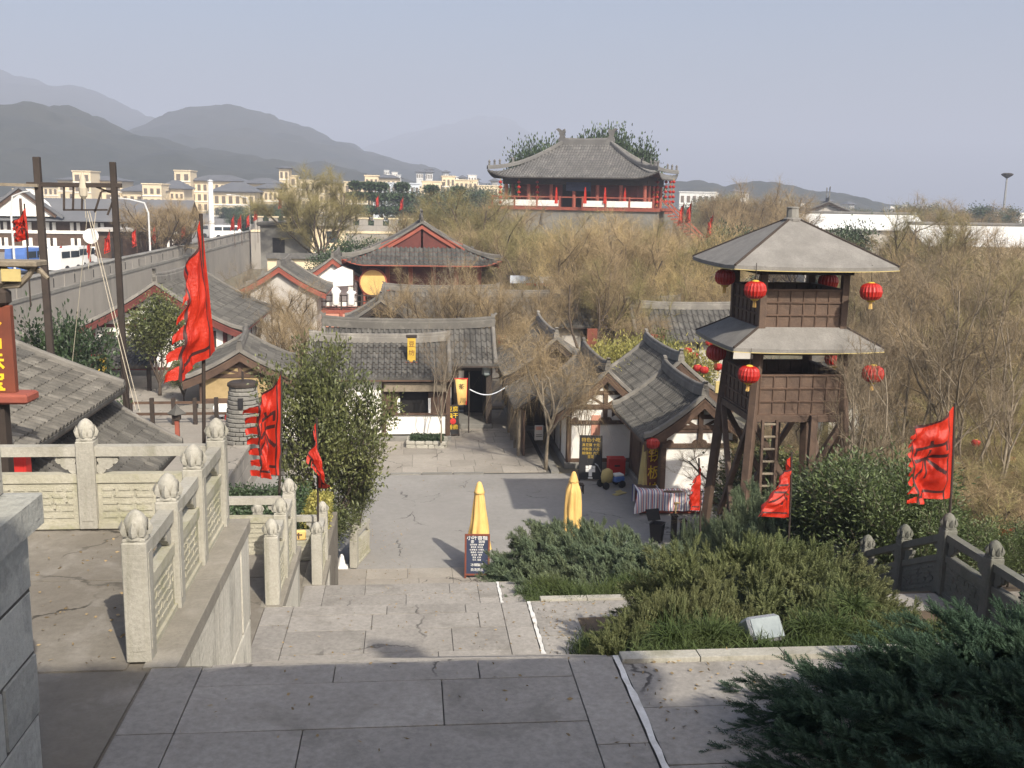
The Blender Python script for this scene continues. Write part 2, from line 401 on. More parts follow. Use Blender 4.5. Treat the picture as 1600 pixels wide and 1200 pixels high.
for y0, y1 in ((13.55, 14.2), (12.8, 13.55), (12.15, 12.8)): slab(L2, -2.1, -1.69, y0, y1, Z2)
for y0, y1 in ((13.3, 14.2), (12.15, 13.3)): slab(L2, 1.31, 1.69, y0, y1, Z2)
course(L2, [1.75, 3.2, 5, 6.6, 8.0], 13.0, 14.2, Z2); course(L2, [1.75, 2.6, 4.6, 6.4, 8.0], 12.15, 13.0, Z2)
course(L2, [-4.5, -3.2, -2.1], 12.15, 14.2, Z2, m='terrace_floor')
for a, b in ((1.9, 2.6), (2.6, 3.4), (3.4, 4.3)): slab(L2, a, b, 14.2, 14.34, Z2+.03, .16, m='white_stone', name='kerb_stone')
L3 = landing('lower_landing', 17.75, 19.48, Z3, -2.1, 3.0, 0)
for (y0, y1, xs) in ((18.95, 19.5, [-1.69, -.9, .75, 1.31]), (18.3, 18.95, [-1.69, -.1, 1.31]), (17.75, 18.3, [-1.69, -.8, .6, 1.31])):
    course(L3, xs, y0, y1, Z3)
for y0, y1 in ((18.7, 19.5), (17.75, 18.7)):
    slab(L3, -2.1, -1.69, y0, y1, Z3); slab(L3, 1.31, 1.69, y0, y1, Z3); slab(L3, 1.75, 2.9, y0, y1, Z3)
for L, z, a, b in ((L1, Z1, 4.96, 8.0), (L2, Z2, 12.16, 14.2), (L3, Z3, 17.76, 19.5)):
    o = MB(); n = 22; rr = random.Random(3)
    vs = []
    for i in range(n+1):
        y = a+(b-a)*i/n; vs += [(1.697+rr.uniform(-.008, .006), y, z+.006), (1.745+rr.uniform(-.006, .014), y, z+.006)]
    o.add(vs, [(2*i, 2*i+1, 2*i+3, 2*i+2) for i in range(n)])
    o.build('white_line', 'white_line', L)
# flights of steps between the landings
def flight(name, y0, z0, y1, z1, n, x0=-1.69, x1=1.72):
    t = (y1-y0)/n; r = (z0-z1)/(n+1)
    f = struct(name, MB().prism([(y0, z0-.3), (y1, z1-.02), (y1, z1-.6), (y0, z1-.6)], x0, x1, 'x'), 'joint')
    me = MB().box((0, 0, 0), (x1-x0, t+.02, .16), 0, .012).mesh('step', 'slab')
    for i in range(n): link('step', me, f, ((x0+x1)/2, y0+(i+.5)*t, z0-r*(i+1)-.08))
    for sx in (x0-.2, x1+.2): MB().prism([(y0, z0), (y1, z1+.02), (y1, z1-.4), (y0, z0-.5)], sx-.19, sx+.19, 'x').build('string_stone', 'white_stone', f)
flight('upper_steps', 1.2, 8.15, 4.95, Z1, 12)
flight('middle_steps', 8.02, Z1, 12.13, Z2, 13)
flight('lower_steps', 14.22, Z2, 17.73, Z3, 11)
flight('plaza_steps', 19.52, Z3, 24.2, 0.0, 15)
# plaza: asphalt-like concrete sheet, apron, stone paved part towards the alley
struct('plaza', MB().quad((-6, 24.0, 0), (16, 24.0, 0), (16, 36.4, 0), (-6, 36.4, 0)), 'plaza')
ap = struct('apron', MB().quad((-2.3, 24.1, .004), (2.6, 24.1, .004), (2.6, 26.75, .004), (-2.3, 26.75, .004)), 'joint')
for r_, (y0, y1) in enumerate(((26.0, 26.75), (25.2, 26.0), (24.4, 25.2))):
    course(ap, [-2.3, -1.2, -.1+.3*r_, 1.1, 1.9, 2.6], y0, y1, .02, m='paving')
pv = struct('paved_court', MB().quad((-9, 36.4, .004), (5.2, 36.4, .004), (5.2, 62, .004), (-9, 62, .004)), 'joint')
rr = random.Random(11)
y = 36.55
while y < 56:
    h = rr.uniform(.7, 1.05)*(1 if y < 46 else 1.5); x = -4.6 if y < 42 else 1.2
    if y < 38.5: x = -4.6
    while x < 4.9:
        w = rr.uniform(.9, 1.7)*(1 if y < 46 else 1.3)
        slab(pv, x, min(x+w, 5.0), y, y+h, .035+(.16 if y > 46.8 else 0), m='paving', gap=.006); x += w
    y += h
for k in range(9): slab(pv, 5.15, 5.45, 36.4+k*1.25, 37.6+k*1.25, .1, .2, m='grey_stone', name='kerb_stone')
for k in range(6): slab(pv, -4.2+k*1.15, -3.1+k*1.15, 36.36, 36.56, .045, .12, m='grey_stone', name='kerb_stone')
struct('street', MB().quad((5.2, 36.3, -.008), (60, 36.3, -.008), (60, 120, -.008), (5.2, 120, -.008)), 'ground')
# terraces to the left of the steps
struct('upper_terrace', MB().box((-5.6, 7.7, 3.09), (7.0, 8.2, 6.18)), 'terrace_floor')
for (x0, x1, y0, y1) in ((-4.4, -2.12, 4.9, 7.97), (-4.4, -2.3, 8.0, 10.0), (-4.4, -2.3, 10.0, 11.55), (-7, -4.4, 5, 8.6), (-7, -4.4, 8.6, 11.55)):
    bpy.context.view_layer.update(); slab(bpy.data.objects['upper_terrace'], x0, x1, y0, y1, Z1, m='terrace_floor', gap=.004)
struct('middle_terrace', MB().box((-5.2, 14.25, 2.06), (6.3, 4.6, 4.12)), 'terrace_floor')
for (x0, x1, y0, y1) in ((-5, -2.12, 14.22, 15.4), (-5, -2.12, 15.4, 16.45)): slab(bpy.data.objects['middle_terrace'], x0, x1, y0, y1, Z2, m='terrace_floor', gap=.004)
struct('lower_terrace', MB().box((-4.9, 20.6, 1.19), (6.2, 7.6, 2.38)), 'terrace_floor')
struct('side_terrace', MB().box((-15.6, 37.0, .8), (20, 25, 1.6)), 'paving')
# planting slope right of the steps
prof = [(8.02, 6.1), (12.2, 4.2), (14.35, 4.12), (17.7, 2.5), (19.5, 2.35), (25.5, .06)]
pb = MB()
for (ya, za), (yb, zb) in zip(prof[:-1], prof[1:]): pb.quad((2.35, ya, za), (8.0, ya, za), (8.0, yb, zb), (2.35, yb, zb))
pb.add([(2.35, y, z) for y, z in prof]+[(2.35, y, -.3) for y, z in prof], [(i, i+1, i+7, i+6) for i in range(5)])
struct('planting_bed', pb, 'soil', fix=False)
struct('right_bank', MB().prism([(14.3, 4.0), (25.5, .05), (25.5, -.3), (14.3, -.3)], 8.0, 20.0, 'x'), 'soil')
struct('right_terrace', MB().box((9.6, 9.7, 2.06), (3.2, 9.1, 4.13)), 'terrace_floor')

# retaining walls with courses of stone blocks
def block_wall(label, x0, x1, y0, y1, z0, z1, nz_, ny, m, face='x', coping=None, cat='wall', seed=1, jit=.01):
    r2 = random.Random(seed)
    t = empty('retaining_wall', ((x0+x1)/2, (y0+y1)/2, z0), 0, label, cat)
    MB().box((0, 0, (z1-z0)/2), (x1-x0-.03, y1-y0-.03, z1-z0-.02)).build('core', 'joint', t)
    hz = (z1-z0)/nz_
    unit = MB().box((0, 0, 0), (1, 1, 1), 0, .03).mesh('stone_block', m)
    for i in range(nz_):
        cuts = [y0]+sorted(y0+(y1-y0)*((k+.5*(i % 2)+r2.uniform(-.18, .18)))/ny for k in range(1, ny))+[y1]
        for a, b in zip(cuts[:-1], cuts[1:]):
            link('stone_block', unit, t, (r2.uniform(-jit, jit), (a+b)/2-(y0+y1)/2, hz*(i+.5)), (r2.uniform(-.008, .008), 0, r2.uniform(-.006, .006)), (x1-x0, b-a-.012, hz-.01))
    if coping:
        ov, th, cm = coping; n = max(1, round((y1-y0)/1.6)); un = MB().box((0, 0, 0), (1, 1, 1), 0, .02).mesh('coping_stone', cm)
        for k in range(n):
            a = y0-.02+(y1-y0+.04)*k/n; b = y0-.02+(y1-y0+.04)*(k+1)/n
            link('coping_stone', un, t, (0, (a+b)/2-(y0+y1)/2, z1-z0+th/2), (0, 0, 0), (x1-x0+2*ov, b-a-.008, th))
    return t
block_wall('weathered stone block wall with a projecting coping at the left edge of the steps', -3.3, -2.42, -1.0, 6.5, 6.2, 7.92, 4, 6, 'block_stone', coping=(.1, .2, 'block_stone'), seed=4, jit=.006)
block_wall('pale streaked retaining wall under the lotus bud balustrade of the upper terrace', -2.14, -1.93, 8.02, 11.9, 3.9, 6.06, 2, 3, 'wall_stone', coping=(.03, .15, 'coping_stone'), seed=9, jit=.006)
block_wall('pale retaining wall below the second balustrade halfway down the steps', -2.14, -1.88, 14.22, 16.8, 2.1, 4.01, 2, 2, 'wall_stone', coping=(.03, .15, 'coping_stone'), seed=5, jit=.006)
block_wall('low pale retaining wall beside the last flight of steps', -2.12, -1.74, 19.52, 21.2, -.1, 2.26, 2, 2, 'wall_stone', coping=(.03, .15, 'coping_stone'), seed=6, jit=.006)
block_wall('grey streaked wall edging the raised court left of the plaza', -5.95, -5.5, 24.2, 40.5, -.1, 1.5, 3, 12, 'rampart', coping=(.05, .13, 'paving'), seed=8)

# ------------------------------------------------------------------ stone balustrades
def lotus(m='white_stone', s=1.0):
    mb = MB()
    mb.lathe([(.085*s, 0), (.105*s, .01*s), (.105*s, .03*s), (.085*s, .045*s)], 14)
    mb.lathe([(.07*s, .045*s), (.088*s, .07*s), (.096*s, .11*s), (.088*s, .16*s), (.062*s, .205*s), (.03*s, .232*s), (.008*s, .243*s)], 20, lobes=6, amp=.035)
    for k in range(8):      # petals round the bud
        a = 2*PI*k/8
        for (w, r0, r1, r2, h0, h1, h2) in ((.036, .094, .107, .088, .04, .095, .165),):
            ca, sa = math.cos(a), math.sin(a); tx, ty = -sa, ca
            p = lambda r, h, o: (ca*r*s+tx*o*s, sa*r*s+ty*o*s, h*s)
            mb.add([p(r0, h0, -w), p(r0, h0, w), p(r1, h1, w*.95), p(r1, h1, -w*.95), p(r2+.014, h2, 0), p(r1+.032, h1, 0), p(r0+.026, h0, 0)],
                   [(0, 6, 5, 3), (6, 1, 2, 5), (3, 5, 4), (5, 2, 4)])
    return mb
LOTUS = {}
def post_mesh(m, w=.2, h=1.03):
    mb = MB(); mb.box((0, 0, h/2), (w, w, h), 0, .012)
    for sx, sy in ((0, -1), (0, 1), (-1, 0), (1, 0)):   # raised field on each face
        mb.box((sx*(w/2), sy*(w/2), h*.5), (w*.62 if sy else .012, w*.62 if sx else .012, h*.8))
    mb.box((0, 0, h+.012), (w*.9, w*.9, .028), 0, .008)
    return mb
def span_prism(mb, a, b, h0, h1, th, inset0=0.0, inset1=0.0):
    a = Vector(a); b = Vector(b); d = b-a; L = math.hypot(d.x, d.y); u = Vector((d.x/L, d.y/L, d.z/L)); n = Vector((-d.y/L, d.x/L, 0))*(th/2)
    p0 = a+u*inset0; p1 = b-u*inset1
    vs = []
    for p in (p0, p1):
        for h in (h0, h1):
            vs += [p+n+Vector((0, 0, h)), p-n+Vector((0, 0, h))]
    mb.add(vs, [(0, 1, 3, 2), (4, 6, 7, 5), (0, 4, 5, 1), (2, 3, 7, 6), (0, 2, 6, 4), (1, 5, 7, 3)]); return mb
def balustrade(label, pts, m='white_stone', posts=None, carve=True, group='carved stone balustrades', w=.2, open_ends=(0, 0)):
    o0 = Vector(pts[0]); t = empty('stone_balustrade', o0, 0, label, 'balustrade', group)
    pts = [Vector(p)-o0 for p in pts]
    if m not in LOTUS: LOTUS[m] = (post_mesh(m).mesh('post', m), lotus().mesh('finial', m, True)); LOTUS[m][1].set_sharp_from_angle(angle=R(38))
    d = pts[1]-pts[0]; ang = math.atan2(d.y, d.x)
    for i, p in enumerate(pts):
        if posts is None or i in posts:
            q = link('post', LOTUS[m][0], t, p, (0, 0, ang)); link('finial', LOTUS[m][1], q, (0, 0, 1.035))
    for a, b in zip(pts[:-1], pts[1:]):
        L = (b-a).length; k = w/2
        mb = span_prism(MB(), a, b, .85, .965, .13, k, k); mb.build('top_rail', m, t)
        mb = span_prism(MB(), a, b, .05, .64, .085, k, k); span_prism(mb, a, b, .54, .642, .125, k, k); span_prism(mb, a, b, .0, .06, .14, k, k)
        pn = mb.build('panel', 'mossy_stone' if m == 'white_stone' else m, t)
        u = (b-a).normalized(); uh = Vector((b.x-a.x, b.y-a.y, 0)); Lh = uh.length; uh.normalize(); nn = Vector((-uh.y, uh.x, 0)); sl = (b.z-a.z)/Lh
        if carve:
            cv = MB(); r2 = random.Random(len(bpy.data.objects))
            for sd in (-1, 1):
                for row, hh in enumerate((.14, .22, .30, .38, .46)):
                    x = k+.07
                    while x < Lh-k-.12:
                        l = r2.choice((.07, .12, .17, .2)); l = min(l, Lh-k-.06-x)
                        p0 = a+uh*x+nn*(sd*.046)+Vector((0, 0, hh+sl*x)); p1 = p0+uh*l+Vector((0, 0, sl*l))
                        cv.beam(p0, p1, .016, .026)
                        if r2.random() < .55:
                            cv.beam(p1, p1+Vector((0, 0, r2.choice((-.08, .08)) if .15 < hh < .45 else .0))+uh*.001, .016, .024)
                        x += l+.035
            cv.build('carving', 'mossy_stone' if m == 'white_stone' else m, pn)
        for e, q, sg in ((0, a, 1), (1, b, -1)):     # cloud-shaped brackets between panel and rail
            mb = MB(); c = q+uh*(sg*(k+.0))
            f = lambda s_, h: c+uh*(sg*s_)+Vector((0, 0, h+sl*sg*s_))
            for (s_, h, r_, ww) in ((.11, .775, .085, .075), (.05, .70, .06, .07), (.2, .80, .045, .06), (.06, .81, .05, .07)):
                ring0 = []; n_ = 10
                for kk in range(n_):
                    an = 2*PI*kk/n_; ring0.append((s_+r_*math.cos(an), min(.86, max(.63, h+r_*math.sin(an)))))
                v1 = [f(x, z)+nn*(ww/2) for x, z in ring0]; v2 = [f(x, z)-nn*(ww/2) for x, z in ring0]
                mb.add(v1+v2, [tuple(range(n_)), tuple(range(2*n_-1, n_-1, -1))]+[(i, (i+1) % n_, (i+1) % n_+n_, i+n_) for i in range(n_)])
            mb.build('bracket', m, t)
    return t
XB = -2.22
balustrade('stone balustrade with four lotus bud posts along the upper terrace edge', [(XB, 8.2, Z1), (XB, 9.32, Z1), (XB, 10.44, Z1), (XB, 11.7, Z1)])
balustrade('stone balustrade across the far end of the upper terrace with carved panels', [(XB, 11.7, Z1), (-3.66, 11.7, Z1), (-5.1, 11.7, Z1), (-6.5, 11.7, Z1)], posts=(1, 2, 3))
balustrade('second stone balustrade down the left side of the steps', [(-2.0, 14.35, Z2), (-2.0, 15.4, Z2), (-2.0, 16.5, Z2)])
balustrade('stone balustrade across the far end of the middle terrace before the hedge', [(-2.0, 16.5, Z2), (-3.4, 16.5, Z2), (-4.8, 16.5, Z2)], posts=(1, 2))
balustrade('short stone balustrade with two posts beside the lowest landing', [(-1.86, 19.6, Z3), (-1.86, 21.0, Z3)])
balustrade('low stone balustrade across the lower terrace behind the yellow cushion', [(-1.86, 21.0, Z3), (-3.2, 21.0, Z3), (-4.6, 21.0, Z3)], posts=(1, 2))
balustrade('stone balustrade post and panel standing at the plaza edge left of the steps', [(-1.55, 26.9, .02), (-1.2, 28.3, .02)], posts=(0,))
XR = 8.12
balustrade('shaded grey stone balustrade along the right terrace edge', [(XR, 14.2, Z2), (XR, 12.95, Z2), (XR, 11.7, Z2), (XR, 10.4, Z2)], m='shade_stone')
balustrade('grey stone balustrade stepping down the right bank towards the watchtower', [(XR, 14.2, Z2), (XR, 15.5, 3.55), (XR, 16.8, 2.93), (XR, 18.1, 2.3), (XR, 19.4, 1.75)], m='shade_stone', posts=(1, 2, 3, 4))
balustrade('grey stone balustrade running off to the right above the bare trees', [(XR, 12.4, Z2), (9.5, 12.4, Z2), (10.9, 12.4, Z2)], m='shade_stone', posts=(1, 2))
balustrade('stone balustrade on the topmost terrace wall at the left edge', [(-2.645, 6.38, 8.12), (-2.645, 5.0, 8.12), (-2.645, 3.6, 8.12)])

# ------------------------------------------------------------------ hills
def hill(name, pts, Y, depth, seed, bump, ext=(400, 400), nx=230, ny=44):
    rp = [P(x, y, Y) for x, y in pts]
    xs = [rp[0].x-ext[0]]+[p.x for p in rp]+[rp[-1].x+ext[1]]; zs = [max(0, rp[0].z*.9)]+[p.z for p in rp]+[0.0]
    X = np.linspace(xs[0], xs[-1], nx); Zr = np.interp(X, xs, zs)
    ker = np.hanning(9); ker /= ker.sum(); Zr = np.convolve(np.pad(Zr, 4, 'edge'), ker, 'valid')
    v = []
    for j in range(ny+1):
        t = j/ny; s = t/.72
        if s <= 1: prof_ = math.sin(s*PI/2)**1.25
        else: prof_ = 1-((s-1)/.39)**1.6*.8
        for i in range(nx):
            x = X[i]; yy = Y-depth+depth/.72*t
            g = nz(x/ (depth*.32), yy/(depth*.32), seed)*.22*(1-min(1, abs(s-1)*1.6)*.0)
            z = Zr[i]*prof_*(1+g*(1 if s < .93 else .25))
            z += bump*(abs(nz(x/(bump*5), yy/(bump*5), seed+3))*1.2+.5*abs(nz(x/(bump*2.2), yy/(bump*2.2), seed+7)))*min(1, Zr[i]/20)
            v.append((x, yy, max(-2, z-bump*.4)))
    f = [(j*nx+i, j*nx+i+1, (j+1)*nx+i+1, (j+1)*nx+i) for j in range(ny) for i in range(nx-1)]
    o = link(name, np_mesh(name, v, f, 'forest')); o['kind'] = 'structure'
    return o
hill('hill', [(-120, 170), (0, 166), (60, 167), (110, 170), (160, 185), (230, 212), (300, 228), (380, 242), (460, 256), (540, 270), (640, 288)], 900, 420, 1, 9)
hill('hill', [(140, 235), (200, 222), (250, 200), (290, 184), (340, 178), (390, 179), (440, 187), (500, 206), (560, 230), (620, 252), (690, 272), (760, 292)], 1500, 560, 2, 11)
hill('hill', [(-150, 105), (0, 114), (40, 122), (90, 139), (150, 150), (190, 164), (230, 182), (300, 198), (400, 215), (470, 250)], 2400, 800, 3, 14, ext=(900, 300))
hill('hill', [(520, 262), (580, 232), (630, 210), (690, 193), (740, 189), (790, 199), (850, 228), (930, 262), (1000, 296)], 4300, 900, 4, 16)
hill('hill', [(980, 300), (1060, 289), (1110, 287), (1160, 290), (1220, 296), (1300, 308), (1400, 320), (1500, 326), (1640, 333)], 800, 200, 5, 10, ext=(150, 300))
hz = MB().box((0, 2550, 170), (9000, 5260, 342.4))
hm = bpy.data.materials.new('haze_air'); hm.use_nodes = True; nt = hm.node_tree; nt.nodes.remove(nt.nodes['Principled BSDF'])
pv_ = nt.nodes.new('ShaderNodeVolumePrincipled'); pv_.inputs['Density'].default_value = HAZE; pv_.inputs['Color'].default_value = (*HAZE_COL, 1); pv_.inputs['Anisotropy'].default_value = 0.0
nt.links.new(pv_.outputs[0], nt.nodes['Material Output'].inputs['Volume']); M['haze'] = hm
hz.build('haze', 'haze')['kind'] = 'stuff'
# ------------------------------------------------------------------ roofs
def slope(mb, x0, x1, D, prof, fr, pitch=.24, course=.3, tmax=None, lift=None, h=.085, t0=0.0):
    n = max(1, round((x1-x0)/pitch)); p = (x1-x0)/n
    offs = (-.5, -.27, -.17, 0, .17, .27, .5); hs = (0, .1, .8, 1, .8, .1, 0)
    if not course: offs = (-.5, -.22, 0, .22, .5); hs = (0, .75, 1, .75, 0)
    for i in range(n):
        xc = x0+(i+.5)*p; tm = 1.0 if tmax is None else min(1.0, tmax(xc))
        if tm <= t0+.01: continue
        if course: m = max(1, round((tm-t0)*D/course)); sub = 1
        else: m = max(2, round((tm-t0)*D/1.2)); sub = 0
        rows = []
        for j in range(m+1):
            t = t0+(tm-t0)*j/m; rows.append((t, prof(t)+(lift(xc, t) if lift else 0)))
        if sub:
            for j in range(m):
                (ta, za), (tb, zb) = rows[j], rows[j+1]; vs = []
                for (t, z, e) in ((ta-.004, za, .03), (tb, zb, 0.0)):
                    for o, hh in zip(offs, hs): vs.append(fr(xc+o*p, t*D, z+e+hh*h))
                k = len(offs); fs = [(q, q+1, k+q+1, k+q) for q in range(k-1)]
                if j == 0:
                    vs += [fr(xc+o*p, ta*D, za-.05) for o in offs]; fs += [(q+1, q, 2*k+q, 2*k+q+1) for q in range(k-1)]
                mb.add(vs, fs)
        else:
            vs = []; k = len(offs)
            for (t, z) in rows:
                for o, hh in zip(offs, hs): vs.append(fr(xc+o*p, t*D, z+hh*h))
            mb.add(vs, [(j*k+q, j*k+q+1, (j+1)*k+q+1, (j+1)*k+q) for j in range(m) for q in range(k-1)])
def under(mb, x0, x1, D, prof, fr, tmax=None, lift=None, nx=14, nt_=8, th=.1, t0=0.0):
    top = []; 
    for s in (-.02, -.02-th):
        for j in range(nt_+1):
            for i in range(nx+1):
                x = x0+(x1-x0)*i/nx; tm = 1.0 if tmax is None else max(t0, min(1.0, tmax(x))); t = t0+(tm-t0)*j/nt_
                top.append(fr(x, t*D, prof(t)+(lift(x, t) if lift else 0)+s))
    k = (nx+1); N = k*(nt_+1); fs = []
    for j in range(nt_):
        for i in range(nx):
            a = j*k+i; fs += [(a, a+1, a+k+1, a+k), (N+a, N+a+k, N+a+k+1, N+a+1)]
    for i in range(nx): fs += [(i, N+i, N+i+1, i+1), (nt_*k+i, nt_*k+i+1, N+nt_*k+i+1, N+nt_*k+i)]
    for j in range(nt_): fs += [(j*k, (j+1)*k, N+(j+1)*k, N+j*k), (j*k+nx, N+j*k+nx, N+(j+1)*k+nx, (j+1)*k+nx)]
    mb.add(top, fs)
def sagprof(He, Hr, s=.3): return lambda t: He+(Hr-He)*((1-s)*t+s*t*t)
def bar(mb, pts, w, h, n=1):
    """a square-section bar following points, standing h above them"""
    pts = [Vector(p) for p in pts]; vs = []
    for i, p in enumerate(pts):
        d = pts[min(i+1, len(pts)-1)]-pts[max(i-1, 0)]; d.z = 0
        d = d.normalized() if d.length > 1e-6 else Vector((1, 0, 0)); s = Vector((-d.y, d.x, 0))*(w/2)
        vs += [p-s, p+s, p+s*.8+Vector((0, 0, h*.75)), p+s*.35+Vector((0, 0, h)), p-s*.35+Vector((0, 0, h)), p-s*.8+Vector((0, 0, h*.75))]
    fs = []
    for i in range(len(pts)-1):
        for k in range(6): fs.append((i*6+k, i*6+(k+1) % 6, i*6+6+(k+1) % 6, i*6+6+k))
    fs += [(5, 4, 3, 2, 1, 0), tuple(range((len(pts)-1)*6, len(pts)*6))]
    mb.add(vs, fs); return mb
def horn(mb, base, dirx, s, th=.12, yaw=0.0):
    """fish-tail ridge-end ornament in the plane of the ridge, curling outwards"""
    prof_ = [(0, 0), (.55, 0), (.62, .35), (.5, .62), (.58, .9), (.80, 1.12), (.62, 1.2), (.35, 1.02), (.16, 1.15), (.1, .95), (.2, .7), (.05, .4)]
    pl = [(dirx*(a-.3)*s, b*s) for a, b in prof_]
    t = MB().prism(pl, -th/2, th/2); mt = Matrix.Translation(base) @ Matrix.Rotation(yaw, 4, 'Z')
    mb.add([mt @ Vector(v) for v in t.v], t.f); return mb
def gable_roof(t, L, D, He, Hr, sag=.3, pitch=.24, course=.3, m='tile', mr='tile_pale', ridge_h=.3, wood='timber', horns=.35, z0=0.0, t0=0.0, verge=True, ext=None):
    pr = sagprof(He, Hr, sag)
    tm = None; xa = L/2
    if ext:   # hipped lower part (ds, tcut)
        ds, tc = ext; xa = L/2+ds
        tm = lambda x: 1.0 if abs(x) <= L/2 else tc*(1-(abs(x)-L/2)/ds)
    lf = (lambda x, t: .35*max(0, (abs(x)-(xa-1.5))/1.5)**2*(1-min(1, t*2.2))**2) if ext else None
    rb = MB(); tl = MB()
    for sg in (-1, 1):
        fr = lambda x, d, z, sg=sg: (x, sg*(D-d), z)
        slope(tl, -xa, xa, D, pr, fr, pitch, course, tm, lf); under(rb, -xa, xa, D, pr, fr, tm, lf, nx=24 if ext else 6)
    rf = rb.build('roof', wood, t); tl.build('roof_tiles', m, rf, kind='stuff', fix=False)
    mb = MB(); n = 9
    pts = [(-L/2+L*i/n, 0, Hr-.05+.14*(abs(2*i/n-1))**3) for i in range(n+1)]
    bar(mb, pts, .26, ridge_h); bar(mb, [(x, 0, z+ridge_h-.02) for x, y, z in pts], .16, .1)
    rg = mb.build('ridge', mr, t)
    if horns:
        for sx in (-1, 1): horn(MB(), (sx*(L/2-.1), 0, Hr+ridge_h*.5), sx, horns).build('ridge_ornament', mr, t)
    if verge:
        for sx in (-1, 1):
            for sy in (-1, 1):
                n = 8; pv = [(sx*(L/2-.08), sy*D*(1-i/n), pr(i/n)+.03+(.08 if i == 0 else 0)) for i in range(n+1)]
                bar(MB(), pv, .2, .17).build('verge_ridge', mr, t)
                bb = MB(); vs = []
                for i in range(n+1):
                    y = sy*(D-.02)*(1-i/n); z = pr(i/n)-.1
                    vs += [(sx*(L/2+.0), y, z), (sx*(L/2-.07), y, z), (sx*(L/2-.07), y, z-.24), (sx*(L/2+.0), y, z-.24)]
                bb.add(vs, [(i*4+k, i*4+(k+1) % 4, i*4+4+(k+1) % 4, i*4+4+k) for i in range(n) for k in range(4)]+[(0, 1, 2, 3), tuple(n*4+k for k in (3, 2, 1, 0))])
                bb.build('bargeboard', wood, t)
    return pr, rf
def house(label, loc, rz, L, Wd, He, Hr, ox=.5, oy=.55, wall='plaster', wood='timber', group=None, pitch=.24, course=.3, m='tile', mr='tile_pale', frame=True, cat='house', name='tiled_house', sag=.3, horns=.35, ridge_h=.3, open_side=None, base=.25, ext=None, win=()):
    t = empty(name, loc, rz, label, cat, group); D = Wd/2+oy
    pr, rf = gable_roof(t, L+2*ox, D, He, Hr, sag, pitch, course, m, mr, ridge_h, wood, horns, ext=ext)
    hw = pr(oy/D)-.12
    for sx in (-1, 1):
        x = sx*L/2; n = 6
        poly = [(-Wd/2, base), (Wd/2, base)]+[(Wd/2*(1-2*i/n), pr(oy/D+(1-oy/D)*(1-abs(1-2*i/n)))-.14) for i in range(n+1)]
        MB().prism(poly, x-.06, x+.06, 'x').build('gable_wall', wall, t)
    for sy in (-1, 1):
        if open_side == sy: continue
        MB().box((0, sy*Wd/2, (hw+base)/2), (L-.13, .12, hw-base-.01)).build('side_wall', wall, t)
    MB().box((0, 0, base/2-.01), (L+.3, Wd+.3, base-.004), 0, .02).build('plinth', 'grey_stone', t)
    if frame:
        for sx in (-1, 1):
            x = sx*(L/2+.03)
            for y in (-Wd/2, 0, Wd/2):
                top = pr(oy/D+(1-oy/D)*(1-abs(y)/(Wd/2)))-.16; b0 = base if y else hw*.98
                MB().box((x, y, (top+b0)/2), (.16, .17, top-b0), 0, .01).build('post', wood, t)
            for z, w in ((hw*.98, Wd+.1), (hw*.98+(Hr-hw)*.42, Wd*.58), (base+.06, Wd+.06)):
                MB().box((x+sx*.008, 0, z), (.13, w, .15), 0, .01).build('tie_beam', wood, t)
            for sy in (-1, 1):   # scalloped brackets beside the middle post
                MB().beam((x, sy*.08, hw*.98+.1), (x, sy*Wd*.26, hw*.98+(Hr-hw)*.36), .08, .1).build('strut', wood, t)
        for sy in (-1, 1):
            if open_side == sy: continue
            k = max(2, round(L/1.6))
            for i in range(k+1):
                MB().box((-L/2+L*i/k, sy*(Wd/2+.03), (hw+base)/2), (.15, .13, hw-base), 0, .01).build('post', wood, t)
            MB().box((0, sy*(Wd/2+.035), hw-.12), (L, .12, .17)).build('tie_beam', wood, t)
    for (sx, y, z, w, h, mm) in win:
        MB().box((sx*(L/2+.08), y, z), (.06, w, h), 0, .01).build('shutter', mm, t)
    t['hw'] = hw
    return t, pr

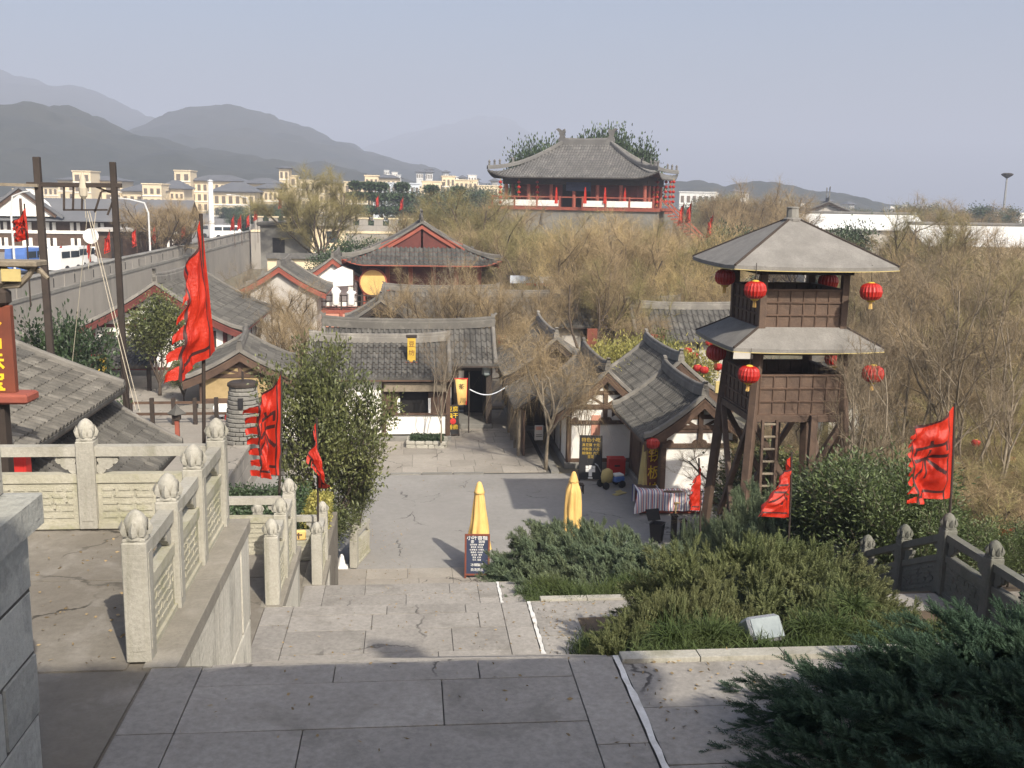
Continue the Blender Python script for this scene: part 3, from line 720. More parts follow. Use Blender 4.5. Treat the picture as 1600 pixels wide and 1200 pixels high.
# ------------------------------------------------------------------ trees and bushes
def skel(seed, H, trunk_h, r0, nlimb, lean=(0, 0), spread=.6, up=.25, levels=3, kid=(5, 5), lens=(.55, .42, .45), wob=.16):
    r = np.random.default_rng(seed); out = []
    def poly(p, d, L, rad, n, upf, wob_):
        pts = [p.copy()]; d = d/np.linalg.norm(d)
        for i in range(n):
            d = d+r.normal(0, wob_, 3)+np.array([0, 0, upf]); d /= np.linalg.norm(d)
            p = p+d*L/n; pts.append(p.copy())
        return pts, [rad*(1-.62*i/n) for i in range(n+1)], d
    tr, rad, d = poly(np.zeros(3), np.array([lean[0], lean[1], 1.0]), trunk_h, r0, 5, .05, wob*.35)
    out.append((0, tr, rad))
    def rec(level, base, basedir, L, rad):
        pts, rd, dd = poly(base, basedir, L, rad, 6 if level < 3 else 4, up*(1 if level < 3 else .6), wob)
        out.append((level, pts, rd))
        if level >= levels: return
        for k in range(kid[level-1]):
            f = .25+.75*(k+r.random())/kid[level-1]; i = min(len(pts)-2, int(f*(len(pts)-1)))
            q = pts[i]+(pts[i+1]-pts[i])*r.random(); ax = pts[i+1]-pts[i]; ax /= np.linalg.norm(ax)
            s = r.normal(0, 1, 3); s -= ax*s.dot(ax); s /= np.linalg.norm(s)
            rec(level+1, q, ax*.75+s*(.55+.4*r.random()), L*lens[level]*(1.1-.4*f)*r.uniform(.8, 1.2), rd[i]*.6)
    for k in range(nlimb):
        a = 2*PI*(k+r.random()*.7)/nlimb; f = .55+.45*r.random() if k else 1.0
        q = tr[max(1, int(f*5))]; s = spread*r.uniform(.55, 1.25)
        rec(1, q, np.array([math.cos(a)*s, math.sin(a)*s, 1.0]), (H-trunk_h*f)*lens[0]*1.55*r.uniform(.85, 1.1), r0*.55)
    return out
def limbs_mesh(name, sk_, matname, maxlev, minr=.006):
    mb = MB()
    for lv, pts, rd in sk_:
        if lv <= maxlev: mb.tube(pts, [max(minr, x) for x in rd], 7 if lv == 0 else (5 if lv == 1 else 3), caps=lv == 0)
    return mb.mesh(name, matname, True, fix=False)
def ribbons(r, starts, dirs, lens, w, droop, segs=3, curl=.25):
    n = len(starts); d = dirs/np.linalg.norm(dirs, axis=1, keepdims=True); p = starts.copy()
    side = np.cross(d, r.normal(0, 1, (n, 3))); side /= np.linalg.norm(side, axis=1, keepdims=True)+1e-9
    V = []; 
    for k in range(segs+1):
        ww = (w*(1-.75*k/segs))[:, None]*.5
        V.append(np.stack([p-side*ww, p+side*ww], 1))
        if k < segs:
            p = p+d*(lens/segs)[:, None]
            d = d+r.normal(0, curl, (n, 3)); d[:, 2] += droop; d /= np.linalg.norm(d, axis=1, keepdims=True)
    V = np.concatenate(V, 1)   # n, 2*(segs+1), 3
    base = (np.arange(n)*2*(segs+1))[:, None]
    F = np.concatenate([base+np.array([[2*k, 2*k+1, 2*k+3, 2*k+2]]) for k in range(segs)], 0)
    return V.reshape(-1, 3), F
def bare_tree_meshes(seed, H, trunk_h=1.6, r0=.16, nlimb=6, spread=.7, up=.2, n=5200, tl=(.5, 1.1), w=.014, droop=0.0, matname='twig', bark='brown_bark', kid=(6, 5), lean=(0, 0), lens=(.55, .42, .5), twig_up=.25, hang=False):
    sk_ = skel(seed, H, trunk_h, r0, nlimb, lean, spread, up, 3, kid, lens)
    tr = limbs_mesh('trunk', sk_, bark, 2)
    r = np.random.default_rng(seed+50); A = []; B = []
    for lv, pts, rd in sk_:
        if lv >= 2:
            for a, b in zip(pts[:-1], pts[1:]): A.append(a); B.append(b)
    A = np.array(A); B = np.array(B); i = r.integers(0, len(A), n); f = r.random((n, 1)); st = A[i]+(B[i]-A[i])*f
    ax = B[i]-A[i]; ax /= np.linalg.norm(ax, axis=1, keepdims=True)
    d = ax*.6+r.normal(0, .55, (n, 3)); d[:, 2] += twig_up
    ln = r.uniform(tl[0], tl[1], n)
    V, F = ribbons(r, st, d, ln, np.full(n, w)*r.uniform(.7, 1.3, n), droop, 4 if hang else 3, .12 if hang else .25)
    lv3 = MB()
    for lv, pts, rd in sk_:
        if lv == 3: lv3.tube(pts, [max(.006, x) for x in rd], 3, caps=False)
    if lv3.v:
        v3 = np.array([tuple(x) for x in lv3.v]); f3 = np.array(lv3.f); F = np.concatenate([F, f3+len(V)]); V = np.concatenate([V, v3])
    return tr, np_mesh('crown', V, F, matname)
def leaf_cards(r, P0, D0, ln, wd, fold=.25):
    n = len(P0); d = D0/np.linalg.norm(D0, axis=1, keepdims=True); s = np.cross(d, r.normal(0, 1, (n, 3))); s /= np.linalg.norm(s, axis=1, keepdims=True)+1e-9
    nn = np.cross(d, s); L = ln[:, None]; Wd_ = wd[:, None]
    a = P0; b = P0+d*L*.45+s*Wd_*.5+nn*Wd_*fold; c = P0+d*L; e = P0+d*L*.45-s*Wd_*.5+nn*Wd_*fold
    V = np.stack([a, b, c, e], 1).reshape(-1, 3); k = np.arange(n)[:, None]*4
    return V, np.concatenate([k+np.array([[0, 1, 2]]), k+np.array([[0, 2, 3]])], 0)
def leafy_tree_meshes(seed, H, trunk_h, r0, nlimb, n, leaf=(.10, .05), matname='leaf_olive', bark='brown_bark', spread=.6, cluster=.22, kid=(6, 6), lens=(.5, .45, .5), up=.2, lean=(0, 0)):
    sk_ = skel(seed, H, trunk_h, r0, nlimb, lean, spread, up, 3, kid, lens)
    tr = limbs_mesh('trunk', sk_, bark, 3)
    r = np.random.default_rng(seed+9); tips = []; ax = []
    for lv, pts, rd in sk_:
        if lv >= 2:
            for k in range(1 if lv == 3 else 3, len(pts)): tips.append(pts[k]); ax.append(pts[k]-pts[k-1])
    tips = np.array(tips); ax = np.array(ax); ax /= np.linalg.norm(ax, axis=1, keepdims=True)
    i = r.integers(0, len(tips), n); off = r.normal(0, cluster, (n, 3))
    P0 = tips[i]+off; d = ax[i]*.5+off/cluster*.45+r.normal(0, .45, (n, 3)); d[:, 2] += .15
    V, F = leaf_cards(r, P0, d, leaf[0]*r.uniform(.6, 1.35, n), leaf[1]*r.uniform(.7, 1.3, n))
    return tr, np_mesh('crown', V, F, matname)
def mound_fn(seed, a, b, h, rough=.22):
    def fn(u, th):     # u 0 top..1 rim
        x = math.cos(th); y = math.sin(th); ph = u*PI*.56
        k = 1+rough*nz(x*1.7*math.sin(ph)+seed*3, y*1.7*math.sin(ph), math.cos(ph)*1.7)+rough*.6*nz(x*4*math.sin(ph)+seed, y*4*math.sin(ph), math.cos(ph)*4)
        return np.array([a*math.sin(ph)*x*k, b*math.sin(ph)*y*k, max(-.15, h*math.cos(ph)*k)])
    return fn
def spray_template(n_st, leaf, wd, r):
    """one feathery branchlet of length 1 along +z: list of triangles"""
    T = []
    for k in range(n_st):
        t = .12+.85*k/n_st; l = leaf*(1.15-.75*t)*r.uniform(.8, 1.2)
        for q in range(4):
            a = q*PI/2+k*.6+r.uniform(-.3, .3); o = np.array([math.cos(a), math.sin(a), 0])
            tip = np.array([0, 0, t])+o*l*.72+np.array([0, 0, l*.75]); s = np.array([-o[1], o[0], 0])*wd*.5
            mid = (np.array([0, 0, t])+tip)*.5
            T.append((np.array([0, 0, t]), mid+s, tip)); T.append((np.array([0, 0, t]), tip, mid-s))
    s = np.array([wd*.3, 0, 0]); T.append((-s, s, np.array([0, 0, 1.05])))
    return np.array(T)      # m,3,3
def juniper_mesh(seed, a, b, h, n, L=(.14, .28), leaf=.34, wd=.085, stations=6, matname='juniper', lean=(0, 0, .25), rough=.25, npl=420, pl=(.35, .7), inner=.78):
    """a mound of arching plumes, each plume a stem set with feathery sprays"""
    r = np.random.default_rng(seed); fn = mound_fn(seed, a, b, h, rough)
    temps = [spray_template(stations, leaf, wd, r) for _ in range(5)]
    U = np.arccos(1-r.random(npl)*1.04)/(PI*.56); TH = r.random(npl)*2*PI
    Q = np.array([fn(u, t) for u, t in zip(U, TH)])
    N = Q/np.array([a*a, b*b, h*h]); N /= np.linalg.norm(N, axis=1, keepdims=True)
    Q = Q*inner
    PD = N*.75+r.normal(0, .33, (npl, 3))+np.array(lean); PD /= np.linalg.norm(PD, axis=1, keepdims=True)
    PL = r.uniform(pl[0], pl[1], npl)
    k = np.arange(n) % npl; f = .22+.78*r.random(n)**.75
    droop = np.array([0, 0, -.22])
    P0 = Q[k]+PD[k]*(PL[k]*f)[:, None]+droop*(PL[k]*f**2)[:, None]
    ax = PD[k]+2*droop*f[:, None]; ax /= np.linalg.norm(ax, axis=1, keepdims=True)
    s = r.normal(0, 1, (n, 3)); s -= ax*(s*ax).sum(1, keepdims=True); s /= np.linalg.norm(s, axis=1, keepdims=True)
    P0 = P0+s*(.03*(1-f))[:, None]
    D = ax*.8+s*(.85-.5*f)[:, None]+np.array([0, 0, .12]); D /= np.linalg.norm(D, axis=1, keepdims=True)
    X = np.cross(D, r.normal(0, 1, (n, 3))); X /= np.linalg.norm(X, axis=1, keepdims=True); Y = np.cross(D, X)
    ln = r.uniform(L[0], L[1], n)*(1.15-.4*f); Vs = []
    which = r.integers(0, 5, n)
    for q in range(5):
        kk = which == q; T = temps[q].reshape(-1, 3)
        B = np.stack([X[kk], Y[kk], D[kk]], 1)
        Vs.append((np.einsum('vi,kij->kvj', T, B)*ln[kk][:, None, None]+P0[kk][:, None, :]).reshape(-1, 3))
    V = np.concatenate(Vs); F = np.arange(len(V)).reshape(-1, 3)
    me = np_mesh('crown', V, F, matname)
    mb = MB(); mb.grid(lambda u, v: tuple(fn(v, 2*PI*u)*np.array([inner+.04]*3)-np.array([0, 0, .06])), 28, 9)  # solid dark mound blocks see-through, standing in for the shaded interior
    return me, mb.mesh('dark_core', 'core_shade', True)
def bush(label, loc, me, group=None, rz=0.0, sc=(1, 1, 1), name='juniper_bush', cat='bush'):
    t = empty(name, loc, rz, label, cat, group); t.scale = sc
    link('crown', me[0], t); link('dark_core', me[1], t); return t
def tree(label, loc, me, rz=0.0, s=1.0, group=None, name='bare_tree', cat='tree', sz=None):
    t = empty(name, loc, rz, label, cat, group); t.scale = (s, s, sz or s)
    link('trunk', me[0], t); link('crown', me[1], t); return t
def tufts(label, pts, n, h, seed, matname='grass', name='grass', spread=.12, w=.012):
    r = np.random.default_rng(seed); pts = np.array(pts); i = r.integers(0, len(pts), n)
    st = pts[i]+np.c_[r.normal(0, spread, (n, 2)), np.zeros(n)]; d = r.normal(0, .5, (n, 3)); d[:, 2] = 1
    V, F = ribbons(r, st, d, h*r.uniform(.6, 1.2, n), np.full(n, w), -.32, 4, .1)
    o = link(name, np_mesh(name, V, F, matname)); o['kind'] = 'stuff'; return o
# ------------------------------------------------------------------ the watchtower
tw = empty('watchtower', (9.27, 24.55, 0), 0, 'wooden watchtower hung with red lanterns, two grey hipped roofs', 'tower')
def panel_roof(name, half, inner, z0, z1, apex=False, sag=-.05, parent=tw):
    a, b = half; c, d = inner; cs = [(-a, -b), (a, -b), (a, b), (-a, b)]; ci = [(-c, -d), (c, -d), (c, d), (-c, d)]
    mb = MB(); n = 8
    for th in (0, -.09):
        for k in range(4):
            p0, p1, q1, q0 = cs[k], cs[(k+1) % 4], ci[(k+1) % 4], ci[k]
            def fn(u, v):
                x = (p0[0]*(1-u)+p1[0]*u)*(1-v)+(q0[0]*(1-u)+q1[0]*u)*v; y = (p0[1]*(1-u)+p1[1]*u)*(1-v)+(q0[1]*(1-u)+q1[1]*u)*v
                z = z0+(z1-z0)*((1-sag)*v+sag*v*v)+.04*(2*abs(u-.5))**3*(1-v)**2+th
                return (x, y, z+.008*nz(x*3, y*3, z0))
            mb.grid(fn, 10, n)
    for k in range(4):
        p0, p1 = cs[k], cs[(k+1) % 4]
        def fe(u, v):
            x = p0[0]*(1-u)+p1[0]*u; y = p0[1]*(1-u)+p1[1]*u
            return (x, y, z0+.04*(2*abs(u-.5))**3-.09*v+.008*nz(x*3, y*3, z0))
        mb.grid(fe, 10, 1)
    rf = mb.build(name, 'tower_roof', parent)
    for k in range(4):
        p0, q0 = cs[k], ci[k]; pts = []
        for i in range(n+1):
            v = i/n; pts.append((p0[0]*(1-v)+q0[0]*v, p0[1]*(1-v)+q0[1]*v, z0+(z1-z0)*((1-sag)*v+sag*v*v)+.04*(1-v)**2-.015))
        bar(MB(), pts, .06, .045).build('hip_seam', 'dark_timber', rf)
        p1 = cs[(k+1) % 4]
        if k % 2 == 0 or True:
            e = [(p0[0]*(1-u)+p1[0]*u, p0[1]*(1-u)+p1[1]*u, z0-.115+.04*(2*abs(u-.5))**3) for u in [i/10 for i in range(11)]]
            ox, oy = (0, -.012 if k == 0 else .012) if k % 2 == 0 else ((.012 if k == 1 else -.012), 0)
            MB().tube([(x+ox, y+oy, z+.02) for x, y, z in e], .011, 4).build('eave_trim', 'old_yellow_cloth', rf)
    return rf
panel_roof('upper_roof', (1.95, 1.78), (.12, .12), 8.56, 9.62)
panel_roof('lower_roof', (1.82, 1.62), (1.08, 1.1), 6.64, 7.1)
MB().lathe([(.16, 9.5), (.15, 9.7), (.14, 9.86), (.16, 9.9), (.11, 9.92)], 9).build('finial', 'grey_stone', tw)
MB().lathe([(.2, 9.54), (.23, 9.58), (.23, 9.63), (.17, 9.66)], 10).build('finial_base', 'tower_roof', tw)
# legs lean outwards towards the ground
for sx in (-1, 1):
    for sy in (-1, 1):
        MB().beam((sx*1.45, sy*1.55, -.05), (sx*1.02, sy*1.08, 6.7), .2, .2, .02).build('leg', 'tower_timber', tw)
        MB().box((sx*1.0, sy*1.05, 7.75), (.17, .17, 1.95), 0, .015).build('corner_post', 'tower_timber', tw)
fr_ = 'tower_timber'
def lattice(x0, x1, y, z0, z1, nx, nz_, axis, parent):
    pn = MB()
    if axis == 'x': pn.box(((x0+x1)/2, y, (z0+z1)/2), (x1-x0, .035, z1-z0))
    else: pn.box((y, (x0+x1)/2, (z0+z1)/2), (.035, x1-x0, z1-z0))
    p = pn.build('wall_panel', fr_, parent)
    for i in range(nx+1):
        u = x0+(x1-x0)*i/nx
        MB().box((u, y, (z0+z1)/2) if axis == 'x' else (y, u, (z0+z1)/2), (.035, .085, z1-z0) if axis == 'x' else (.085, .035, z1-z0), 0, .006).build('batten', 'timber', p)
    for j in range(nz_+1):
        z = z0+(z1-z0)*j/nz_
        MB().box(((x0+x1)/2, y, z) if axis == 'x' else (y, (x0+x1)/2, z), (x1-x0+.04, .1, .045) if axis == 'x' else (.1, x1-x0+.04, .045), 0, .006).build('cross_rail', 'timber', p)
for (za, zb) in ((7.08, 7.98), (5.0, 5.95)):
    w = .93 if za > 6 else .98
    yy = 1.05 if za > 6 else 1.18
    xx = 1.0 if za > 6 else 1.1
    lattice(-w, w, -yy, za, zb, 6, 3, 'x', tw); lattice(-w, w, yy, za, zb, 6, 3, 'x', tw)
    lattice(-w, w, -xx, za, zb, 6, 3, 'y', tw); lattice(-w, w, xx, za, zb, 6, 3, 'y', tw)
    MB().box((0, 0, za-.03), (2*xx-.05, 2*yy-.05, .07)).build('floor_deck', fr_, tw)
    for sy in (-1, 1): MB().box((0, sy*yy, za-.1), (2*xx+.25, .15, .17), 0, .01).build('floor_beam', fr_, tw)
    for sx in (-1, 1): MB().box((sx*(xx+.01), 0, za-.12), (.15, 2*yy+.2, .17), 0, .01).build('floor_beam', fr_, tw)
for z in (8.42, 6.5):
    for s_ in (-1, 1):
        MB().box((0, s_*1.07, z), (2.35, .13, .15), 0, .01).build('eave_beam', 'dark_timber', tw)
        MB().box((s_*1.03, 0, z-.01), (.13, 2.3, .15), 0, .01).build('eave_beam', 'dark_timber', tw)
for s_ in (-1, 1):
    for (x0, z0, x1, z1) in ((-1.12, 4.85, .55, 2.0), (1.12, 4.85, -.75, 1.6), (-.75, 2.2, 1.3, .2), (.6, 2.2, -1.3, .2)):
        MB().beam((x0, s_*1.2-.02*(x0 > 0), z0), (x1, s_*(1.42 if z1 < 1 else 1.3), z1), .15, .13, .01, ).build('brace', fr_, tw)
        MB().beam((s_*1.15+.02*(x0 > 0), x0, z0), (s_*(1.36 if z1 < 1 else 1.25), x1, z1), .13, .13, .01).build('brace', fr_, tw)
    MB().box((.35, s_*1.22-.1, 3.6), (.17, .15, 2.8), 0, .01).build('middle_post', fr_, tw)
ld = MB()
for sx in (-.93, -.58): MB().beam((sx, -1.62, 0), (sx, -1.38, 4.9), .06, .08).build('ladder_rail', fr_, tw)
me = MB().box((0, 0, 0), (.36, .05, .05), 0, .008).mesh('rung', 'pale_bark')
for k in range(16): link('rung', me, tw, (-.755, -1.62+.24*(k*.3+.3)/4.9, .3+.3*k))

# lanterns
lm = MB().lathe([(.09, -.2), (.17, -.17), (.225, -.11), (.25, 0), (.225, .11), (.17, .17), (.09, .2)], 60, lobes=20, amp=.045).mesh('lantern_body', 'lantern_red', False)
lc = MB().lathe([(.02, .18), (.085, .18), (.085, .205), (.05, .225), (.02, .225)], 14).mesh('cap', 'gold', False)
lb = MB().lathe([(.02, -.24), (.07, -.24), (.1, -.215), (.1, -.19), (.02, -.19)], 14).mesh('base_ring', 'gold', False)
tm_ = MB()
for k in range(9):
    a = k*.7; tm_.tube([(.03*math.cos(a), .03*math.sin(a), -.24), (.035*math.cos(a), .035*math.sin(a), -.33), (.04*math.cos(a), .04*math.sin(a), -.40)], .006, 3)
tm_ = tm_.mesh('tassel', 'yellow_cloth')
cm_ = MB().tube([(0, 0, .24), (0, 0, .62)], .008, 4).mesh('cord', 'dark_timber')
proto = empty('red_lantern', (0, 0, -100))
for n_, me_ in (('lantern_body', lm), ('cap', lc), ('base_ring', lb), ('tassel', tm_), ('cord', cm_)): link(n_, me_, proto)
lan_used = [False]
def lantern(label, loc, s=1.0, group='red lanterns on the watchtower'):
    o = proto if not lan_used[0] else copy_tree(proto)
    lan_used[0] = True
    o.location = loc; o.scale = (s, s, s); o.rotation_euler = (rng.uniform(-.06, .06), rng.uniform(-.06, .06), rng.uniform(0, 6))
    o['group'] = group; return tag(o, label, 'lantern')
for px, py, Y, lab in ((1133, 433, 25.2, 'red lantern under the back left corner of the upper tower roof'), (1180, 453, 22.75, 'bright red lantern at the front left corner of the upper tower roof'),
                       (1294, 440, 25.4, 'half hidden red lantern under the upper tower roof behind the front panel'), (1361, 456, 22.8, 'sunlit red lantern under the front right corner of the upper tower roof'),
                       (1119, 551, 25.2, 'dark red lantern under the back left corner of the lower tower roof'), (1170, 585, 22.9, 'bright red lantern beside the leg under the lower tower roof'),
                       (1304, 560, 25.6, 'small red lantern behind the lower tower railing'), (1364, 584, 22.9, 'red lantern under the front right corner of the lower tower roof')):
    p = P(px, py, Y); lantern(lab, p, 1.0)

# ------------------------------------------------------------------ banners and flags
def inside_tris(pts, tris):
    m = np.zeros(len(pts), bool)
    for a, b, c in tris:
        d = (b[0]-a[0])*(c[1]-a[1])-(b[1]-a[1])*(c[0]-a[0])
        if abs(d) < 1e-12: continue
        u = ((pts[:, 0]-a[0])*(c[1]-a[1])-(pts[:, 1]-a[1])*(c[0]-a[0]))/d; v = ((b[0]-a[0])*(pts[:, 1]-a[1])-(b[1]-a[1])*(pts[:, 0]-a[0]))/d
        m |= (u >= 0) & (v >= 0) & (u+v <= 1)
    return m
_glyph = {}
def glyph(ch):
    if ch not in _glyph:
        me = text_mesh(ch, 1.0, 'black', 0.0); me.calc_loop_triangles()
        v = [np.array(p.co[:2]) for p in me.vertices]; c = np.mean([[min(p[0] for p in v), min(p[1] for p in v)], [max(p[0] for p in v), max(p[1] for p in v)]], axis=0)
        _glyph[ch] = [tuple((v[i]-c) for i in t.vertices) for t in me.loop_triangles]
    return _glyph[ch]
def flag(label, p_top, p_bot, p_ft, p_fb, pole_top, pole_base, folds=3, amp=.12, ch=None, tongues=7, seed=1, group='red banners on poles by the steps', pole_r=.022, tl=.22, name='red_banner', fold_pow=1.0, gather=0.0, nu=84, nv=96, band=True):
    o0 = Vector(pole_base); t = empty(name, o0, 0, label, 'flag', group); r = random.Random(seed)
    A, B, Cc, D_ = [Vector(p)-o0 for p in (p_top, p_bot, p_ft, p_fb)]
    MB().tube([(0, 0, 0), (Vector(pole_top)-o0)*.5+Vector((.01, 0, 0)), Vector(pole_top)-o0], pole_r, 7).build('flagpole', 'dark_timber' if pole_r < .03 else 'timber', t)
    nrm = (B-A).cross(Cc-A).normalized(); ph = r.uniform(0, 6); ph2 = r.uniform(0, 6)
    def pos(u, v):
        p = (A*(1-u)+Cc*u)*(1-v)+(B*(1-u)+D_*u)*v
        a = amp*min(1, u*2.5+.02)
        w = math.sin(u*folds*2*PI+ph+v*1.6)*a+math.sin(u*folds*3.7*PI+ph2-v*2.5)*a*.4+math.sin(v*4.2+u*3+ph)*a*.55+nz(u*5+seed, v*7)*a*.5+nz(u*17+seed, v*9)*a*.2+math.sin((u*2.2+v*5.5)*PI+ph+2*nz(u*3, v*3, seed))*a*.28+math.sin((u*6-v*9)*PI+3*nz(u*2.5, v*2.5, seed+1))*a*.12
        p = p+nrm*w
        p = p+Vector((0, 0, -.06*math.sin(u*PI)*(1-v)))
        return p
    vs = []; uv = []
    for j in range(nv+1):
        for i in range(nu+1):
            u = i/nu; v = j/nv; uu = u
            if tongues and u > .86:
                s = (v*tongues) % 1; d_ = (u-.86)/.14; keep = abs(s-.5) < .36-.12*d_
                uu = u+(tl*d_ if keep else -.0*d_)
            vs.append(pos(uu, v)); uv.append((u, v))
    uvc = []; fs = []; kp = []
    for j in range(nv):
        for i in range(nu):
            u = (i+.5)/nu; v = (j+.5)/nv
            if tongues and u > .86:
                s = (v*tongues) % 1; d_ = (u-.86)/.14
                if abs(s-.5) >= .36-.12*d_: continue
            a = j*(nu+1)+i; fs.append((a, a+1, a+nu+2, a+nu+1)); uvc.append((u, v))
    uvc = np.array(uvc); u = uvc[:, 0]; v = uvc[:, 1]; dark = np.zeros(len(u), bool)
    if band: dark |= ((u > .15) & (u < .19)) | ((u > .82) & (u < .87)) | ((v < .035) & (u > .19)) | ((v > .90) & (v < .93) & (u > .19) & (u < .82))
    if ch:
        q = np.c_[(.5-u)*-1.45*(1 if (Cc-A).x > 0 else -1), (.48-v)*1.8]; dark |= inside_tris(q, glyph(ch))
    me = np_mesh('cloth', [tuple(x) for x in vs], fs, ['flag_red', 'flag_dark'])
    me.polygons.foreach_set('material_index', dark.astype(np.int32)); me.polygons.foreach_set('use_smooth', [True]*len(me.polygons)); me.update()
    link('cloth', me, t)
    return t
Y = 12.0
flag('tall drooping red banner with dark tongues beside the upper terrace balustrade', P(315, 337, Y), P(336, 548, Y+.1), P(283, 452, Y-.4), P(267, 606, Y-.6), P(314, 334, Y), P(319, 720, Y), folds=1.7, amp=.05, tongues=5, seed=3, tl=.05)
Y = 16.9
flag('red banner with black character beside the leafy tree', P(439, 583, Y), P(439, 742, Y), P(392, 634, Y-.3), P(401, 748, Y-.25), P(439, 580, Y), P(436, 800, Y), folds=1.4, amp=.10, ch='宋', seed=5, tl=.15)
Y = 20.6
flag('limp red banner with ragged edge in front of the leafy tree', P(496, 656, Y), P(497, 762, Y), P(478, 715, Y-.2), P(520, 764, Y-.5), P(495, 653, Y), P(497, 845, Y), folds=.9, amp=.07, seed=8, tl=.12, tongues=6)
Y = 14.5
flag('large red banner with black character above the corner of the right balustrade', P(1491, 634, Y), P(1485, 778, Y), P(1423, 672, Y-.25), P(1420, 788, Y-.25), P(1492, 630, Y), P(1481, 860, Y), folds=1.1, amp=.09, ch='宋', seed=12, tl=.13, tongues=8)
Y = 18.3
flag('red triangular banner on a pole before the watchtower legs', P(1236, 712, Y), P(1233, 808, Y), P(1226, 740, Y-.2), P(1186, 808, Y-.5), P(1237, 706, Y), P(1232, 850, Y), folds=1.2, amp=.07, ch='宋', seed=14, tl=.02, tongues=0)
Y = 20.3
flag('narrow limp red banner beside the striped cloth', P(1092, 722, Y), P(1095, 798, Y), P(1090, 745, Y-.1), P(1076, 797, Y-.2), P(1092, 716, Y), P(1094, 836, Y), folds=.8, amp=.05, seed=17, tl=.05, tongues=4)
Y = 30
flag('faded red banner at the far left edge by the dark gallows posts', P(40, 325, Y), P(45, 373, Y), P(20, 345, Y), P(24, 380, Y), P(38, 318, Y), P(48, 480, Y), folds=1.2, amp=.1, ch='宋', seed=19, tl=.05, tongues=4, nu=40, nv=44)
p = P(1578, 826, 17.5)
flag('small torn red banner half hidden in the shrubs at the right edge', p+Vector((.12, 0, .05)), p+Vector((.1, 0, -.12)), p+Vector((-.2, -.1, .03)), p+Vector((-.22, -.1, -.1)), p+Vector((.13, 0, .1)), p+Vector((.05, 0, -1.6)), folds=1.5, amp=.05, seed=23, tongues=3, nu=30, nv=30, band=False)

# ------------------------------------------------------------------ things on the plaza
def closed_umbrella(label, loc, h=2.45, m='yellow_cloth', rb=.29, seed=1, tie=None, group='closed yellow parasols on the plaza', z0=.62):
    t = empty('closed_parasol', loc, seed*1.3, label, 'parasol', group)
    MB().lathe([(.26, 0), (.28, .02), (.28, .09), (.1, .12), (.05, .18), (.03, .2)], 20).build('base', 'grey_stone', t)
    MB().tube([(0, 0, .15), (0, 0, h-.05)], .022, 8).build('pole', 'pale_bark', t)
    mb = MB(); r = random.Random(seed); n = 40; prof = []
    K = 26
    for j in range(K+1):
        f = j/K; z = z0+(h-.30-z0)*f
        if tie is None: rr_ = rb*(1-.62*f)
        else:
            rr_ = rb*(.72+.28*math.sin(f*2.6+.35)) if f > .12 else rb*(.45+2.6*abs(f-.06))
            if f > .86: rr_ *= 1-.35*(f-.86)/.14
        prof.append((z, rr_, f))
    vs = []
    for z, rr_, f in prof:
        for k in range(n):
            a = 2*PI*k/n; pl = 1+(.20-.12*f)*math.cos(8*a+.9*math.sin(f*5+seed)+seed)+.06*math.sin(13*a+f*6)
            vs.append((rr_*pl*math.cos(a), rr_*pl*math.sin(a), z+.02*math.cos(8*a)*(1-f)))
    mb.add(vs, [(j*n+k, j*n+(k+1) % n, (j+1)*n+(k+1) % n, (j+1)*n+k) for j in range(K) for k in range(n)])
    mb.build('canopy', m, t, smooth=True)
    MB().lathe([(.115, h-.33), (.15, h-.31), (.13, h-.26), (.085, h-.1), (.05, h-.02), (.02, h)], 18, lobes=8, amp=.06).build('top_flap', m, t, smooth=True)
    if tie: MB().lathe([(rb*.55, z0+.14), (rb*.58, z0+.16), (rb*.55, z0+.18)], 16).build('tie_band', m, t)
    return t
p = G(746, 893)
closed_umbrella('closed yellow parasol behind the blue menu board', (1.82, 26.55, 0), 2.5, seed=2, rb=.3)
closed_umbrella('closed yellow parasol tied at the bottom, beyond the nearer juniper', (4.72, 28.6, 0), 2.2, rb=.24, seed=5, tie=1, z0=.12)
closed_umbrella('faded beige closed parasol beside the orange shop sign', tuple(G(1006, 790)), 2.55, 'old_yellow_cloth', rb=.24, seed=7, z0=.35)

def put_text(txt, size, m, parent, loc, rot=(PI/2, 0, 0), ext=.004, name='lettering', bold=0.0):
    return link(name, text_mesh(txt, size, m, ext, bold=bold), parent, loc, rot)
def easel_board(label, loc, rz, w, h, lines, frame='sign_board', face='blackboard', lean=.16, name='menu_board', head=None, legs=True):
    t = empty(name, loc, rz, label, 'sign')
    piv = lean
    def pt(x, y, z): return (x, y+z*math.sin(piv), z*math.cos(piv))
    z0 = .1
    MB().box((0, 0, 0), (w, .03, h)).build('board', face, t, pt(0, 0, z0+h/2), (-piv, 0, 0))
    for sx in (-1, 1): MB().box((0, 0, 0), (.05, .05, h+.12), 0, .006).build('frame_side', frame, t, pt(sx*(w/2), -.004, z0+h/2-.04), (-piv, 0, 0))
    for z in (z0, z0+h): MB().box((0, 0, 0), (w+.05, .055, .05), 0, .006).build('frame_rail', frame, t, pt(0, -.006, z), (-piv, 0, 0))
    if legs:
        for sx in (-1, 1): MB().beam(pt(sx*w*.45, .02, h*.85), (sx*w*.45, h*.62, 0), .04, .04).build('leg', frame, t)
    for (tx, sz, m, x, z) in lines:
        put_text(tx, sz, m, t, pt(x, -.02, z0+z), (PI/2-piv, 0, 0))
    return t
ML = [('小叶香榧', .14, 'white_paint', 0, .98), ('茶', .1, 'white_paint', -.13, .875), ('咖啡', .085, 'white_paint', .12, .875)]
